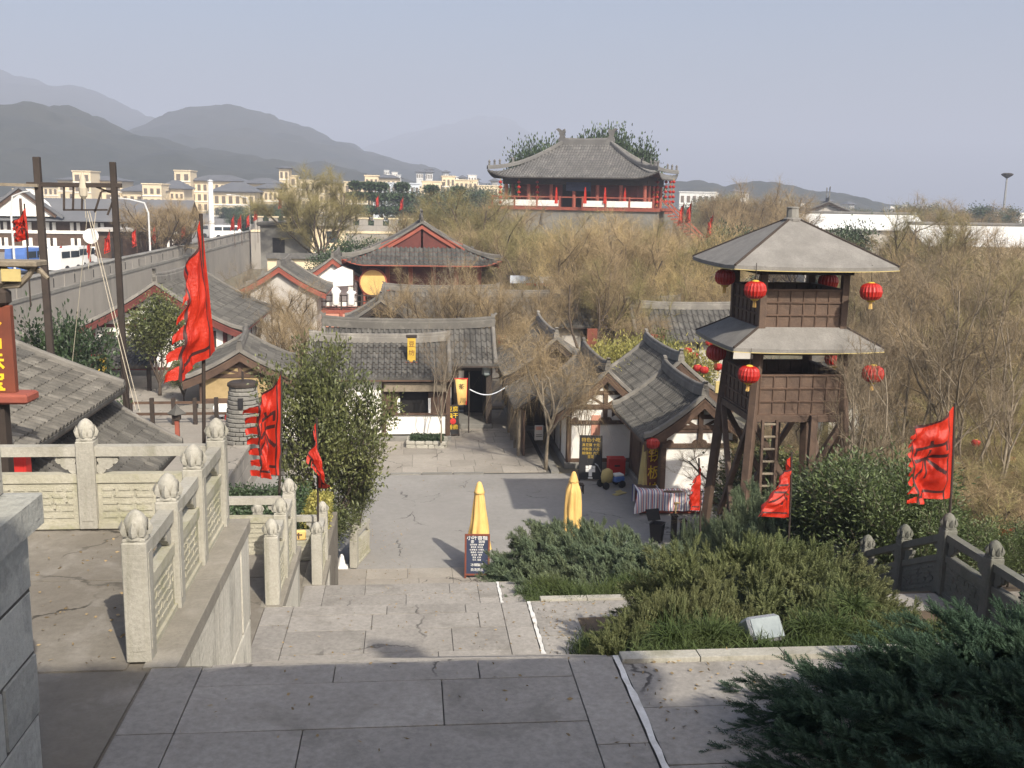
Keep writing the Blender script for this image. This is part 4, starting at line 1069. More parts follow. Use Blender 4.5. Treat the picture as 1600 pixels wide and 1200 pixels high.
for k, s_ in enumerate(('龙井绿茶  碧螺春', '菊花茶  铁观音', '红茶普洱  柠檬茶', '酸梅汤  乌龙茶', '酥油茶  薄荷', '豆浆  奶茶', '可乐  雪碧')):
    ML.append((s_,   .05, 'white_paint', -.01, .80-.068*k))
ML += [('冰镇酸梅', .085, 'white_paint', 0, .26), ('热汤面点', .085, 'white_paint', 0, .13)]
easel_board('dark blue menu board with white handwriting before a closed yellow parasol', (1.74, 25.9, .02), R(-4), .62, 1.06, ML)
p = G(922, 752)
t = easel_board('black menu board with yellow writing and a white cross emblem by the white wall', p, R(-6), .78, 1.55, [('特色小吃', .17, 'gold', 0, 1.40), ('臭豆腐 十元', .12, 'gold', 0, 1.22), ('烤鱿鱼 八元', .12, 'gold', 0, 1.07), ('酸辣粉 六元', .12, 'gold', 0, .92), ('豆花', .12, 'gold', 0, .79)], frame='black', face='black', lean=.1)
lines_ = MB()
for (dx, dz, w, h) in ((0, .38, .12, .42), (0, .40, .34, .12), (-.12, .52, .1, .1), (.12, .52, .1, .1), (0, .12, .16, .08)): lines_.box((dx, -.03+.1*dz, dz), (w, .01, h))
lines_.build('emblem', 'white_paint', t)
p = G(708, 683)
easel_board('black easel sign with yellow characters and a red disc beside the shop corner', p, R(12), .5, 1.25, [('豆腐', .24, 'yellow_paint', 0, 1.08), ('臭', .24, 'yellow_paint', -.1, .8), ('干', .24, 'yellow_paint', .12, .8), ('香脆', .22, 'yellow_paint', 0, .32)], frame='dark_timber', face='black', lean=.12)
MB().lathe([(.13, -.01), (.13, .01)], 16).build('disc', 'red_paint', bpy.data.objects[[o.name for o in bpy.data.objects if o.name.startswith('menu_board')][-1]], (0, .03, .68), (PI/2-.12, 0, 0))
# yellow banner by the gate
p0 = P(711, 590, 43.0); p1 = P(729, 590, 43.0)
t = empty('yellow_banner', P(720, 632, 43.0), 0, 'yellow hanging banner with red edging and dark characters at the gate', 'banner')
w = (p1-p0).length
mb = MB(); mb.grid(lambda u, v: ((u-.5)*w*(1-.28*v)+.10*v*w, -.05-.12*math.sin(v*2.6)-.03*math.sin(u*7), 1.12*(1-v)), 10, 14); mb.build('cloth', 'yellow_paint' if False else 'yellow_cloth', t, smooth=True)
MB().tube([(-w/2-.05, -.05, 1.13), (w/2+.05, -.05, 1.13)], .03, 6).build('top_rod', 'red_paint', t)
MB().beam((w/2+.01, -.06, 1.12), (w/2*.9, -.17, .02), .05, .02).build('edging', 'red_paint', t)
put_text('茶', .26, 'black', t, (.02, -.19, .80)); put_text('川', .26, 'black', t, (.08, -.19, .2))
MB().tube([(w/2+.1, 0, 1.3), (w/2+.1, 0, -1.5)], .03, 6).build('pole', 'dark_timber', t)
# ------------------------------------------------------------------ buildings round the plaza
def loc_of(t, p):     # world point -> local of an Empty
    return Matrix.Rotation(-t.rotation_euler.z, 4, 'Z') @ (Vector(p)-Vector(t.location))
# --- the shop facing the plaza
shop, pr = house('grey tiled shop with an open counter facing the plaza, white base wall', (-1.3, 43.2, 0), 0, 5.6, 3.1, 2.72, 3.95, ox=.15, oy=.5, open_side=-1, frame=True, name='shop', cat='shop', wood='timber', horns=.3, ridge_h=.32)
yf = -1.55
def sb(name, px0, px1, py0, py1, m, dy=0.0, th=.1, parent=None, Y=41.65):
    a = P(px0, py1, Y); b = P(px1, py0, Y); a = loc_of(shop, a); b = loc_of(shop, b)
    return MB().box(((a.x+b.x)/2, yf+dy, (a.z+b.z)/2), (abs(b.x-a.x), th, abs(b.z-a.z)), 0, .008).build(name, m, parent or shop)
sb('counter_wall', 598, 698, 647, 678, 'plaster', 0, .16)
sb('front_wall', 540, 598, 596, 690, 'plaster', .02, .12)
sb('shutter', 600, 624, 612, 646, 'timber', .03, .06); sb('shutter', 669, 696, 612, 646, 'timber', .03, .06)
o = sb('opening', 624, 669, 606, 646, 'void', .25, .1)  # near-black sheet in place of the dark shop interior
sb('awning_board', 600, 697, 596, 610, 'pale_bark', -.28, .05); sb('sill', 598, 698, 645, 648, 'timber', -.06, .22)
for px in (600, 699): sb('post', px-3, px+3, 592, 680, 'timber', -.06, .16)
for px in (623, 671): sb('scroll', px-2, px+2, 622, 645, 'white_paint', -.03, .04)
sb('lintel', 560, 700, 590, 596, 'dark_timber', -.02, .14)
MB().box((0, 1.2, 1.6), (5.2, .05, 2.2)).build('back_wall', 'void', shop)  # near-black sheet, interior shade put into its colour
p = P(640, 520, 42.4)
t = empty('hanging_sign', P(643, 565, 42.2), 0, 'tall yellow sign standing on the tiled shop roof', 'sign')
MB().box((0, 0, .5), (.34, .08, 1.0), 0, .01).build('board', 'gold', t); MB().box((0, 0, 1.06), (.46, .16, .12), 0, .02).build('top_cap', 'dark_timber', t); MB().box((0, 0, -.08), (.5, .2, .16), 0, .02).build('base', 'sign_board', t)
put_text('豆', .26, 'sign_board', t, (0, -.045, .72)); put_text('坊', .26, 'sign_board', t, (0, -.045, .36))
# small stand with dolls before the counter
st = empty('doll_stand', G(618, 683), 0, 'white fronted stand with dark board selling dolls before the shop', 'stall')
MB().box((-.28, 0, .42), (.62, .5, .84), 0, .01).build('white_front', 'white_paint', st); MB().box((.3, .02, .45), (.5, .4, .7), 0, .01).build('dark_board', 'blackboard', st)
MB().box((0, 0, .87), (1.25, .6, .06), 0, .01).build('top', 'red_paint', st)
for sx in (.1, .5): MB().box((sx, -.12, .06), (.05, .05, .12)).build('leg', 'timber', st)
put_text('公仔', .16, 'metal_grey', st, (-.28, -.256, .6))
dl = ['doll with a blue body and white hat at the left end of the stand', 'brown robed doll with a pointed hat on the stand', 'dark haired doll in the middle of the stand', 'doll with a straw coloured hat on the stand', 'doll with a small black cap at the right end of the stand']
dm = [('blue_paint', 'white_paint'), ('timber', 'straw'), ('red_paint', 'black'), ('plaster', 'straw'), ('lilac_cloth', 'black')]
for k in range(5):
    d = empty('doll', Vector(st.location)+Vector((-.48+.25*k, -.02+.05*(k % 2), .905)), 0, dl[k], 'doll', 'dolls on the stall')
    MB().lathe([(.07, 0), (.10, .04), (.085, .14), (.045, .19)], 12).build('body', dm[k][0], d, smooth=True)
    MB().lathe([(.03, .18), (.07, .22), (.078, .27), (.06, .32), (.02, .34)], 12).build('head', 'skin', d, smooth=True)
    MB().lathe([(.11, .30), (.115, .315), (.06, .345), (.05 if k != 1 else .03, .40 if k != 1 else .46), (.01, .42 if k != 1 else .5)], 12).build('hat', dm[k][1], d)
    for sx in (-1, 1): MB().tube([(sx*.05, 0, .16), (sx*.11, -.02, .09)], [.03, .022], 6).build('arm', dm[k][0], d)
b = empty('red_box_sign', G(644, 678), 0, 'small red board with pale writing leaning on the white shop wall', 'sign')
MB().box((0, 0, .3), (.4, .05, .52), 0, .01).build('board', 'red_paint', b); put_text('特价', .15, 'yellow_cloth', b, (0, -.03, .36)); MB().box((0, 0, .02), (.44, .12, .05)).build('foot', 'timber', b)
b = empty('bucket', G(655, 679), 0, 'dark bucket with a mop handle beside the red board', 'bucket')
MB().lathe([(.1, 0), (.14, .3), (.15, .32), (.12, .32)], 14).build('tub', 'black', b); MB().tube([(0, 0, .1), (.05, .1, 1.15)], .015, 6).build('handle', 'pale_bark', b)
b = empty('water_basin', G(694, 681), 0, 'grey plastic basin on a crate at the shop corner', 'basin')
MB().lathe([(.18, .3), (.27, .45), (.29, .46), (.25, .44), (.16, .33)], 16).build('bowl', 'pale_blue_wall', b); MB().box((0, 0, .15), (.4, .4, .3), 0, .01).build('crate', 'grey_plaster', b)
# stone planter with the slender tree
p = G(667, 697)
pl = empty('stone_planter', p, R(-4), 'low planter of rough pale stones with clipped green plants and a thin tree', 'planter')
r2 = random.Random(5)
for (x0, x1, y) in ((-.82, .82, -.42), (-.82, .82, .42)):
    for row in range(2):
        x = x0
        while x < x1-.1:
            w = min(r2.uniform(.25, .5), x1-x); MB().box((0, 0, 0), (w-.015, .17, .15), 0, .03).build('stone', 'white_stone', pl, (x+w/2, y+r2.uniform(-.015, .015), .08+.15*row), (0, 0, r2.uniform(-.05, .05))); x += w
for sx in (-1, 1):
    for row in range(2): MB().box((0, 0, 0), (.17, .66, .15), 0, .03).build('stone', 'white_stone', pl, (sx*.75, 0, .08+.15*row))
MB().box((0, 0, .13), (1.4, .75, .26)).build('soil', 'soil', pl)
rr_ = np.random.default_rng(3); n = 5200; q = np.c_[rr_.uniform(-.66, .66, n), rr_.uniform(-.36, .36, n), rr_.uniform(.26, .46, n)]
V, F = leaf_cards(rr_, q, rr_.normal(0, 1, (n, 3))+[0, 0, .5], np.full(n, .06), np.full(n, .035)); link('plants', np_mesh('plants', V, F, 'leaf_deep'), pl)
# --- gate with long roof behind the shop
gate, pr = house('gate hall with a long grey tile roof spanning the alley entrance behind the shop', (-.1, 45.2, 0), 0, 7.0, 2.5, 2.93, 4.3, ox=.3, oy=.55, open_side=-1, wall='dark_timber', wood='dark_timber', name='gate_hall', cat='gate', ridge_h=.38, horns=.42)
for o in [o for o in gate.children if o.name.startswith('side_wall')]: bpy.data.objects.remove(o)
MB().box((-1.0, 1.25, 1.4), (5, .12, 2.8)).build('back_wall', 'grey_plaster', gate)
for x in (-3.4, -1.5, .4, 2.05, 3.45):
    for y in (-1.25, 1.25): MB().box((x, y, 1.45), (.2, .2, 2.9), 0, .015).build('post', 'dark_timber', gate)
MB().box((0, -1.25, 2.75), (7, .14, .3)).build('tie_beam', 'dark_timber', gate)
MB().box((2.05, 0, 1.4), (.1, 2.4, 2.7)).build('side_wall', 'dark_timber', gate)
for x_, w_ in ((3.1, .7), (2.62, .22)): MB().box((x_, 1.1, 1.4), (w_, .08, 2.7), 0, .01).build('passage_shade', 'void', gate)  # near-black door panels added to make the gate passage dark
MB().box((3.42, 0, 1.4), (.08, 2.3, 2.7)).build('side_wall', 'dark_timber', gate)  # plank wall added to darken the passage
pln = empty('palace_lantern', P(760, 586, 43.9), 0, 'green and white glazed palace lantern hanging in the gate', 'lantern')
MB().lathe([(.16, 0), (.2, .05), (.2, .42), (.16, .47)], 6).build('panes', 'glare_glass', pln); MB().lathe([(.24, .47), (.26, .5), (.1, .62), (.03, .7)], 6).build('roof', 'leaf_deep', pln); MB().lathe([(.02, -.2), (.05, -.05), (.18, 0)], 6).build('base', 'leaf_deep', pln); MB().tube([(0, 0, .6), (0, 0, 1.3)], .015, 4).build('cord', 'dark_timber', pln)
a, b = P(733, 608, 43.2), P(793, 603, 43.2)
tag(MB().tube([a.lerp(b, k/10)+Vector((0, 0, -.32*math.sin(PI*k/10))) for k in range(11)], .025, 5).build('cable', 'pale_blue_wall'), 'pale sagging cable strung across the alley entrance', 'cable')
# --- houses on the right of the alley
lfb, pr = house('pale tiled roof house behind the large tiled building at the left edge', (-17.3, 34.5, 0), PI/2, 9, 4.4, 4.5, 7.0, ox=.4, oy=.8, wall='grey_plaster', wood='dark_timber', m='tile', mr='tile_pale', frame=False)
Qh, pr = house('small gable fronted house with white half timbered wall and dark side at the plaza corner', (7.25, 39.6, 0), PI/2, 4.8, 2.7, 2.0, 3.72, ox=.4, oy=.8, wood='timber', horns=.35)
wl_ = MB().box((-2.47, .35, 1.1), (.06, .34, 1.9), 0, .01).build('leaning_plank', 'pink_plaster', Qh)
R2h, pr = house('front house with swooping grey roof and white half timbered gable beside the watchtower', (9.3, 33.9, 0), PI/2, 4.5, 2.35, 2.45, 3.85, ox=.45, oy=.75, wood='timber', horns=.35)
MB().box((-.9, 1.22, 1.15), (1.6, .1, 2.0), 0, .01).build('door', 'dark_timber', R2h)
MB().box((-2.3, 1.55, 1.2), (.1, 1.6, 2.2)).build('side_screen', 'dark_timber', R2h) if False else None
R1h, pr = house('house with a grey tiled roof behind the front gabled house', (10.15, 40.4, 0), PI/2, 5.2, 2.9, 2.4, 3.98, ox=.4, oy=.7, horns=.35)
Ph, pr = house('long dark timber house with a broad grey roof along the right of the alley', (6.2, 46.4, 0), PI/2, 5.8, 3.3, 2.4, 4.05, ox=.4, oy=.6, wall='dark_timber', wood='dark_timber', horns=.35, pitch=.26)
lt = empty('lean_to', (4.75, 41.0, 0), PI/2, 'low timber lean-to with a grey tile roof on the alley side', 'lean-to')
tl = MB(); slope(tl, -2.2, 2.2, 1.2, lambda t: 1.9+.75*t, lambda x, d, z: (x, .75-d, z), .24, .3); ub = MB(); under(ub, -2.2, 2.2, 1.2, lambda t: 1.9+.75*t, lambda x, d, z: (x, .75-d, z), nx=4); rf = ub.build('roof', 'dark_timber', lt); tl.build('roof_tiles', 'tile', rf, kind='stuff', fix=False)
for x in (-2, -.7, .7, 2): MB().box((x, .55, .95), (.13, .13, 1.9)).build('post', 'pale_bark', lt)
MB().box((0, .35, .95), (4.2, .08, 1.8)).build('plank_wall', 'timber', lt)
sg = empty('wall_notice', P(842, 676, 39.0), 0, 'pale notice board hanging on the dark timber lean-to', 'sign'); MB().box((0, 0, 0), (.34, .04, .6), 0, .01).build('board', 'grey_plaster', sg); MB().box((0, -.025, .18), (.24, .012, .14)).build('picture', 'pink_plaster', sg)
MB().box((0, -.025, -.08), (.24, .012, .02)).build('text_line', 'black', sg); MB().box((0, -.025, -.15), (.24, .012, .02)).build('text_line', 'black', sg)
# shop sign, brown box, striped table, bench and odds and ends before the front house
for o in R2h.children:
    if o.name.startswith('side_wall'): o.data.materials[0] = M['timber']
for hh, xx, zb, wd in ((R2h, -2.25-.07, 2.22, 2.35), (Qh, -2.4-.07, 1.78, 2.7)):
    MB().box((xx, 0, zb), (.13, wd+.1, .15), 0, .01).build('tie_beam', 'timber', hh); MB().box((xx-.012, 0, zb+.55), (.13, .16, 1.1), 0, .01).build('post', 'timber', hh)
    MB().box((xx-.006, 0, zb+.62), (.12, wd*.8, .12), 0, .01).build('tie_beam', 'timber', hh)
    for sy in (-1, 1):
        for q in (.05, .42): MB().lathe([(.01, -.05), (.13, -.05), (.13, .05), (.01, .05)], 10).build('scallop', 'timber', hh, (xx, sy*(q*wd), zb+.07), (0, PI/2, 0))
t = empty('orange_shop_sign', G(1019, 792), R(8), 'tall orange board with yellow characters beside the white wall', 'sign')
MB().box((0, 0, 1.15), (.46, .12, 2.1), 0, .02).build('board', 'sign_board', t)
for k, c in enumerate('铁板烧'): put_text(c, .5, 'yellow_paint', t, (0, -.065, 1.75-.58*k))
MB().box((0, 0, .05), (.6, .4, .1), 0, .01).build('foot', 'dark_timber', t)
lan = P(1019, 692, 31.3); lantern('plain red lantern hanging above the orange shop sign', lan, .95, 'red lanterns under the eaves')
tb = empty('striped_table', G(1045, 798), R(-3), 'table draped with a blue, red and white striped cloth by the white wall', 'table')
mb = MB(); w, d, h = 2.3, .95, .78
def cl(u, v):
    s = v*(d+2*.62)-.62; x = (u-.5)*w
    y = max(-d/2, min(d/2, s-d/2)) if 0 <= s <= d else (-d/2-.05-.04*math.sin(u*31) if s < 0 else d/2+.05)
    z = h+.05*math.sin(u*9)*math.sin(v*7)+.02*nz(u*6, v*6) if 0 <= s <= d else h-(-s if s < 0 else s-d)
    if u < .16 and s < 0: y -= .35*(1-u/.16)*min(1, -s*2); x -= .16*(1-u/.16)*min(1, -s*2)
    return (x, y, max(.06, z))
mb.grid(cl, 60, 30); o = mb.build('cloth', 'striped_cloth', tb, smooth=True)
uvl = o.data.uv_layers.new(name='UVMap')
for l in o.data.loops: uvl.data[l.index].uv = (o.data.vertices[l.vertex_index].co.x/w+.5, 0)
for sx in (-1, 1):
    for sy in (-1, 1): MB().box((sx*(w/2-.12), sy*(d/2-.1), .36), (.07, .07, .72)).build('leg', 'sign_board', tb)
MB().box((0, 0, .2), (w-.3, d-.1, .3)).build('lower_box', 'red_timber', tb); MB().box((0, 0, .745), (w-.1, d-.05, .04)).build('tabletop', 'timber', tb)
bn = empty('bamboo_bench', G(1078, 803), R(2), 'pale bamboo bench in front of the striped table', 'bench')
for z, yy in ((.42, 0), (.62, .3), (.76, .3)): MB().box((0, yy, z), (1.15, .32 if z < .5 else .04, .05), 0, .01).build('seat' if z < .5 else 'back_rail', 'straw', bn)
for sx in (-.52, .52):
    for yy in (-.12, .3): MB().box((sx, yy, .22 if yy < 0 else .4), (.05, .05, .42 if yy < 0 else .8)).build('leg', 'straw', bn)
for k in range(9): MB().box((-.46+.115*k, .3, .69), (.025, .025, .13)).build('slat', 'straw', bn)
b = empty('red_crate', G(962, 742), 0, 'plain red crate against the shaded white wall', 'crate')
MB().box((0, 0, .33), (.62, .42, .6), 0, .015).build('body', 'red_paint', b); MB().box((0, 0, .64), (.66, .46, .05), 0, .01).build('lid', 'red_paint', b); MB().box((0, -.22, .4), (.2, .02, .06)).build('handle', 'black', b)
b = empty('toy_cart', G(948, 762), R(20), "yellow and blue child's ride-on cart with a white seat beside the black menu board", 'toy cart')
MB().lathe([(.05, .18), (.2, .2), (.24, .42), (.2, .62), (.06, .7)], 14, sq=.7).build('body', 'old_yellow_cloth', b, smooth=True); MB().box((.42, 0, .3), (.4, .4, .2), 0, .04).build('tray', 'blue_paint', b); MB().box((.42, -.02, .44), (.36, .3, .07), 0, .02).build('seat', 'white_paint', b)
for x, y in ((-.15, -.2), (-.15, .2), (.5, -.22), (.5, .22)): MB().lathe([(.03, -.03), (.13, -.03), (.13, .03), (.03, .03)], 14).build('wheel', 'black', b, (x, y, .13), (PI/2, 0, 0))
MB().tube([(-.25, 0, .6), (-.4, 0, .85), (-.4, .18, .87)], .02, 6).build('handlebar', 'metal_grey', b)
b = empty('paper_scrap', G(968, 772), R(40), 'scrap of pale cardboard lying on the shaded plaza', 'cardboard'); MB().box((0, 0, .02), (.55, .2, .02)).build('sheet', 'old_yellow_cloth', b); MB().box((.1, .12, .05), (.3, .1, .015), 0, 0, .4).build('flap', 'old_yellow_cloth', b)
b = empty('low_stool', G(905, 770), 0, 'dark low stool lying by the parasol near the house corner', 'stool'); MB().box((0, 0, .3), (.3, .3, .04), 0, .01).build('seat', 'dark_timber', b)
for x in (-.12, .12):
    for y in (-.12, .12): MB().box((x, y, .14), (.035, .035, .28)).build('leg', 'dark_timber', b)
b = empty('litter_bin', G(1026, 846), R(15), 'dark open topped bin at the edge of the plaza beside the juniper', 'bin')
MB().lathe([(.2, 0), (.27, .55), (.29, .58), (.24, .56), (.17, .06)], 4).build('body', 'black', b); MB().box((0, .28, .75), (.42, .03, .35), 0, .01, -.5).build('lid', 'black', b)
b = empty('yellow_cushion', P(467, 836, 19.9), 0, 'small yellow cushion with markings resting by the lower balustrade', 'cushion'); MB().box((0, 0, 0), (.28, .1, .2), 0, .04).build('pad', 'yellow_cloth', b); MB().box((.0, -.052, .0), (.03, .01, .12)).build('mark', 'timber', b); MB().box((.0, -.053, .02), (.14, .01, .03)).build('mark', 'timber', b)
b = empty('white_cone', G(534, 886), 0, 'small white cone standing at the foot of the leafy tree', 'cone'); MB().lathe([(.15, 0), (.15, .03), (.11, .04), (.06, .3), (.03, .36), (.01, .37)], 14).build('cone', 'white_paint', b); MB().box((0, 0, .012), (.34, .34, .024)).build('foot', 'white_paint', b)
b = empty('floodlight', P(1190, 985, 8.75), R(14), 'square floodlight with a bright glass face among the grass tufts', 'floodlight')
MB().box((0, 0, 0), (.36, .2, .25), 0, .03, R(-38)).build('housing', 'metal_grey', b); MB().box((0, -.084, .062), (.31, .02, .2), 0, .006, R(-38)).build('glass', 'glare_glass', b); MB().box((0, .05, -.2), (.05, .05, .4)).build('stand', 'metal_grey', b)
MB().box((0, -.088, .068), (.3, .012, .2), 0, .004, R(-38)).build('bezel', 'metal_grey', b) if False else None
# low wooden bollards by the right steps
for k, (px, py) in enumerate(((1052, 842), (1066, 850))):
    b = empty('timber_bollard', G(px, py), 0, ('short dark timber bollard nearest the bin', 'short dark timber bollard by the juniper edge')[k], 'bollard', 'dark bollards by the junipers'); MB().box((0, 0, .35), (.16, .16, .7), 0, .02).build('shaft', 'dark_timber', b); MB().box((0, 0, .73), (.2, .2, .06), 0, .02).build('cap', 'dark_timber', b)

# --- the big tiled building at the left, two stepped roofs
lh = empty('tiled_hall', (-11.3, 22.2, 0), -PI/2, 'large grey tiled building stepping down with two roofs below the left balustrade', 'building')
Ly = 9.4; Dm = 5.6; prU = lambda t: 5.0+2.5*(.8*t+.2*t*t)
frU = lambda x, d, z: (x, -(-3.93)*1 - 0 - d if False else 3.93-d, z)
# local x runs along world -Y, local y along world +X
ub = MB(); under(ub, -Ly/2, Ly/2, Dm, prU, frU, nx=10); rU = ub.build('upper_roof', 'dark_timber', lh)
pit = .235; crs = .33; nrow = round(Ly/pit); pit = Ly/nrow; ntile = 7; slen = Dm/math.cos(math.atan(2.5*.9/Dm))
tb_ = MB(); vs = []; n_ = 7
for y_, rr0, dz in ((0, 1.08, 0), (1, .92, 0)):
    for k in range(n_):
        a = PI*k/(n_-1); vs.append((math.cos(a)*.072*rr0, y_*.35, math.sin(a)*.085*rr0))
tb_.add(vs+[(math.cos(PI*k/(n_-1))*.05, 0, math.sin(PI*k/(n_-1))*.05-.004) for k in range(n_)], [(k, k+1, n_+k+1, n_+k) for k in range(n_-1)]+[(k+1, k, 2*n_+k, 2*n_+k+1) for k in range(n_-1)]+[tuple(range(2*n_, 3*n_))])
tme = tb_.mesh('roof_tile', 'tile_bead', False, False)
tnear = ntile*crs/slen
for i in range(nrow):
    xc = -Ly/2+(i+.5)*pit
    if xc < -Ly/2+1.0: pass
    for j in range(ntile):
        t0_ = j*crs/slen; t1_ = (j+1)*crs/slen; a = Vector(frU(xc, t0_*Dm, prU(t0_))); b = Vector(frU(xc, t1_*Dm, prU(t1_)))
        d = b-a
        link('roof_tile', tme, rU, a+Vector((0, 0, .02)), (math.atan2(d.z, math.hypot(d.x, d.y))*1-.05, 0, PI+rng.uniform(-.03, .03)))
tl = MB(); slope(tl, -Ly/2, Ly/2, Dm, prU, frU, pit, crs, t0=tnear); tl.build('roof_tiles', 'tile', rU, kind='stuff', fix=False)
pn = MB(); slope(pn, -Ly/2, Ly/2, Dm*tnear, lambda t: prU(t*tnear)-.03, frU, pit, .25, h=.012); pn.build('pan_tiles', 'tile', rU, kind='stuff', fix=False)
pv = [(-Ly/2+.05, 3.93-Dm*i/8, prU(i/8)+.02) for i in range(9)]; bar(MB(), pv, .22, .2).build('verge_ridge', 'tile_pale', rU)
prL = lambda t: 3.35+1.45*(.8*t+.2*t*t); frL = lambda x, d, z: (x, 5.2-d, z)
ub = MB(); under(ub, -Ly/2-.6, Ly/2, 2.3, prL, frL, nx=10); rL = ub.build('lower_roof', 'dark_timber', lh)
tl = MB(); slope(tl, -Ly/2-.6, Ly/2, 2.3, prL, frL, .235, .3); tl.build('roof_tiles', 'tile', rL, kind='stuff', fix=False)
bar(MB(), [(-Ly/2-.55, 5.2-2.3*i/6, prL(i/6)+.02) for i in range(7)], .2, .16).build('verge_ridge', 'tile_pale', rL)
MB().box((0, 3.0, 4.2), (Ly-.5, .12, 1.9)).build('upper_wall', 'dark_red_timber', lh); MB().box((0, 4.5, 1.65), (Ly-.3, .12, 3.3)).build('lower_wall', 'dark_timber', lh)
MB().box((-Ly/2+.3, -.6, 2.45), (.12, 6.6, 4.9)).build('end_wall', 'dark_timber', lh); MB().box((Ly/2-.3, -.6, 2.45), (.12, 7.0, 4.9)).build('end_wall', 'dark_timber', lh)
for k in range(6): MB().box((-Ly/2+.4+k*1.72, 4.6, 1.7), (.2, .2, 3.4), 0, .02).build('post', 'red_timber', lh)
o = link('red_lantern_box', MB().box((0, 0, 0), (.4, .3, .5), 0, .04).mesh('red_box', 'red_paint'), None, P(27, 728, 18.5)); tag(o, 'red box glimpsed through the upper balustrade under the eaves', 'box'); o.name = 'red_box'
# --- jewellery sign at the left edge
sg = empty('vertical_shop_sign', P(0, 620, 17), R(-3), 'red brown vertical sign with four golden characters under a carved cap', 'sign')
s0 = Vector(sg.location); sc = 17/1600*1.0
MB().box((0, 0, .78), (.56, .14, 1.42), 0, .015).build('board', 'sign_board', sg)
for k, c in enumerate('水晶珠宝'): put_text(c, .34, 'yellow_paint', sg, (-.03, -.075, 1.28-.345*k), bold=.008)
MB().box((0, 0, 0), (1.05, .5, .16), 0, .04).build('tray', 'red_timber', sg); MB().box((0, 0, 1.62), (.5, .3, .3), 0, .08).build('cap', 'dark_timber', sg)
MB().box((0, 0, -3.3), (.2, .2, 6.5)).build('post', 'dark_timber', sg)
rf = MB()
for sx in (-1, 1):
    rf.tube([(sx*.1, 0, 1.80), (sx*.45, -.05, 1.82), (sx*.62, -.08, 1.98), (sx*.74, -.1, 2.16)], [.06, .055, .05, .04], 6); rf.tube([(sx*.35, 0, 2.15), (sx*.78, -.03, 2.05), (sx*.92, -.08, 1.93)], [.05, .05, .03], 6)
rf.box((0, 0, 2.16), (1.6, .45, .1), 0, .02); rf.box((0, 0, 1.95), (.5, .3, .28), 0, .04); rf.build('carved_roof', 'pale_bark', sg)
cl_ = MB().box((.38, -.16, 1.98), (.3, .03, .2), 0, .01).build('paper_slip', 'old_yellow_cloth', sg)
# --- gallows posts with cross beam
Yg = 28.5
gp = empty('gallows_frame', (P(65, 400, Yg).x, Yg, 0), 0, 'two tall dark posts joined by a cross beam with hanging bars and ropes', 'frame')
g0 = Vector(gp.location)
L_ = lambda x, y, Y=Yg: P(x, y, Y)-g0
a, b = L_(57, 245), L_(75, 560); MB().beam(a, (b.x+.12, 0, 0), .17, .17, .015).build('post', 'dark_timber', gp)
a2, b2 = L_(176, 253), L_(190, 630); MB().beam(a2, (b2.x+.15, 0, 0), .15, .15, .015).build('post', 'dark_timber', gp)
MB().beam(L_(42, 288), L_(190, 290), .12, .12, .01).build('cross_beam', 'dark_timber', gp); MB().beam(L_(-30, 287)+Vector((0, -.1, 0)), L_(62, 290)+Vector((0, -.13, 0)), .08, .08).build('bamboo_pole', 'pale_bark', gp)
for (x0, y0, x1, y1) in ((100, 290, 100, 328), (115, 290, 114, 328), (129, 290, 128, 328), (99, 328, 168, 328), (148, 332, 158, 300), (158, 299, 176, 298), (168, 336, 178, 310), (140, 288, 176, 302)): MB().beam(L_(x0, y0), L_(x1, y1), .045, .045).build('hanging_bar', 'dark_timber', gp)
for (x0, y0, x1, y1, Y2) in ((132, 292, 134, 340, Yg), (136, 328, 212, 640, Yg-1.0), (140, 330, 219, 644, Yg-1.0), (137, 330, 113, 566, Yg+1.5), (150, 330, 138, 420, Yg)): MB().tube([L_(x0, y0), L_((x0+x1)/2, (y0+y1)/2+3, (Yg+Y2)/2), L_(x1, y1, Y2)], .010, 4).build('rope', 'rope', gp)
MB().lathe([(.02, 0), (.10, .1), (.12, .3), (.07, .55), (.03, .7)], 9).build('rope_bundle', 'rope', gp, L_(131, 312))
MB().lathe([(.01, -.02), (.2, -.02), (.2, .02), (.01, .02)], 20).build('round_board', 'white_paint', gp, L_(142, 369), (PI/2, 0, 0))
# --- house with white gable and things on the side terrace
lz = 1.6
H1, pr = house('large white gabled house with long grey roof on the left terrace', (-11.6, 53.0, lz), PI/2, 9.0, 5.9, 2.1, 4.25, ox=.6, oy=.9, pitch=.28, course=.4, wood='dark_red_timber', horns=.5, ridge_h=.4, win=((-1, 2.3, 1.2, .55, 1.7, 'dark_timber'), (-1, 1.3, 1.35, .9, .9, 'dark_timber'), (-1, -2.2, 1.2, .7, 1.8, 'dark_timber')))
H2, pr = house('small grey roofed house behind the stone kiln left of the leafy tree', (-7.0, 43.3, lz), R(96), 4.6, 3.0, 1.15, 2.25, ox=.4, oy=.7, pitch=.26, wall='straw', horns=.3)
ph_ = empty('porch_roof', (-13.2, 45.6, lz), 0, 'low porch roof hung with a red and a yellow streamer before the white gabled house', 'porch')
tl = MB(); slope(tl, -2.2, 2.2, 2.6, lambda t: 1.1+.9*t, lambda x, d, z: (x, -1.3+d, z), .26, .36); ub = MB(); under(ub, -2.2, 2.2, 2.6, lambda t: 1.1+.9*t, lambda x, d, z: (x, -1.3+d, z), nx=4); rf = ub.build('roof', 'dark_timber', ph_); tl.build('roof_tiles', 'tile', rf, kind='stuff', fix=False)
for x in (-2, 0, 2): MB().box((x, -1.0, .55), (.16, .16, 1.1)).build('post', 'dark_timber', ph_)
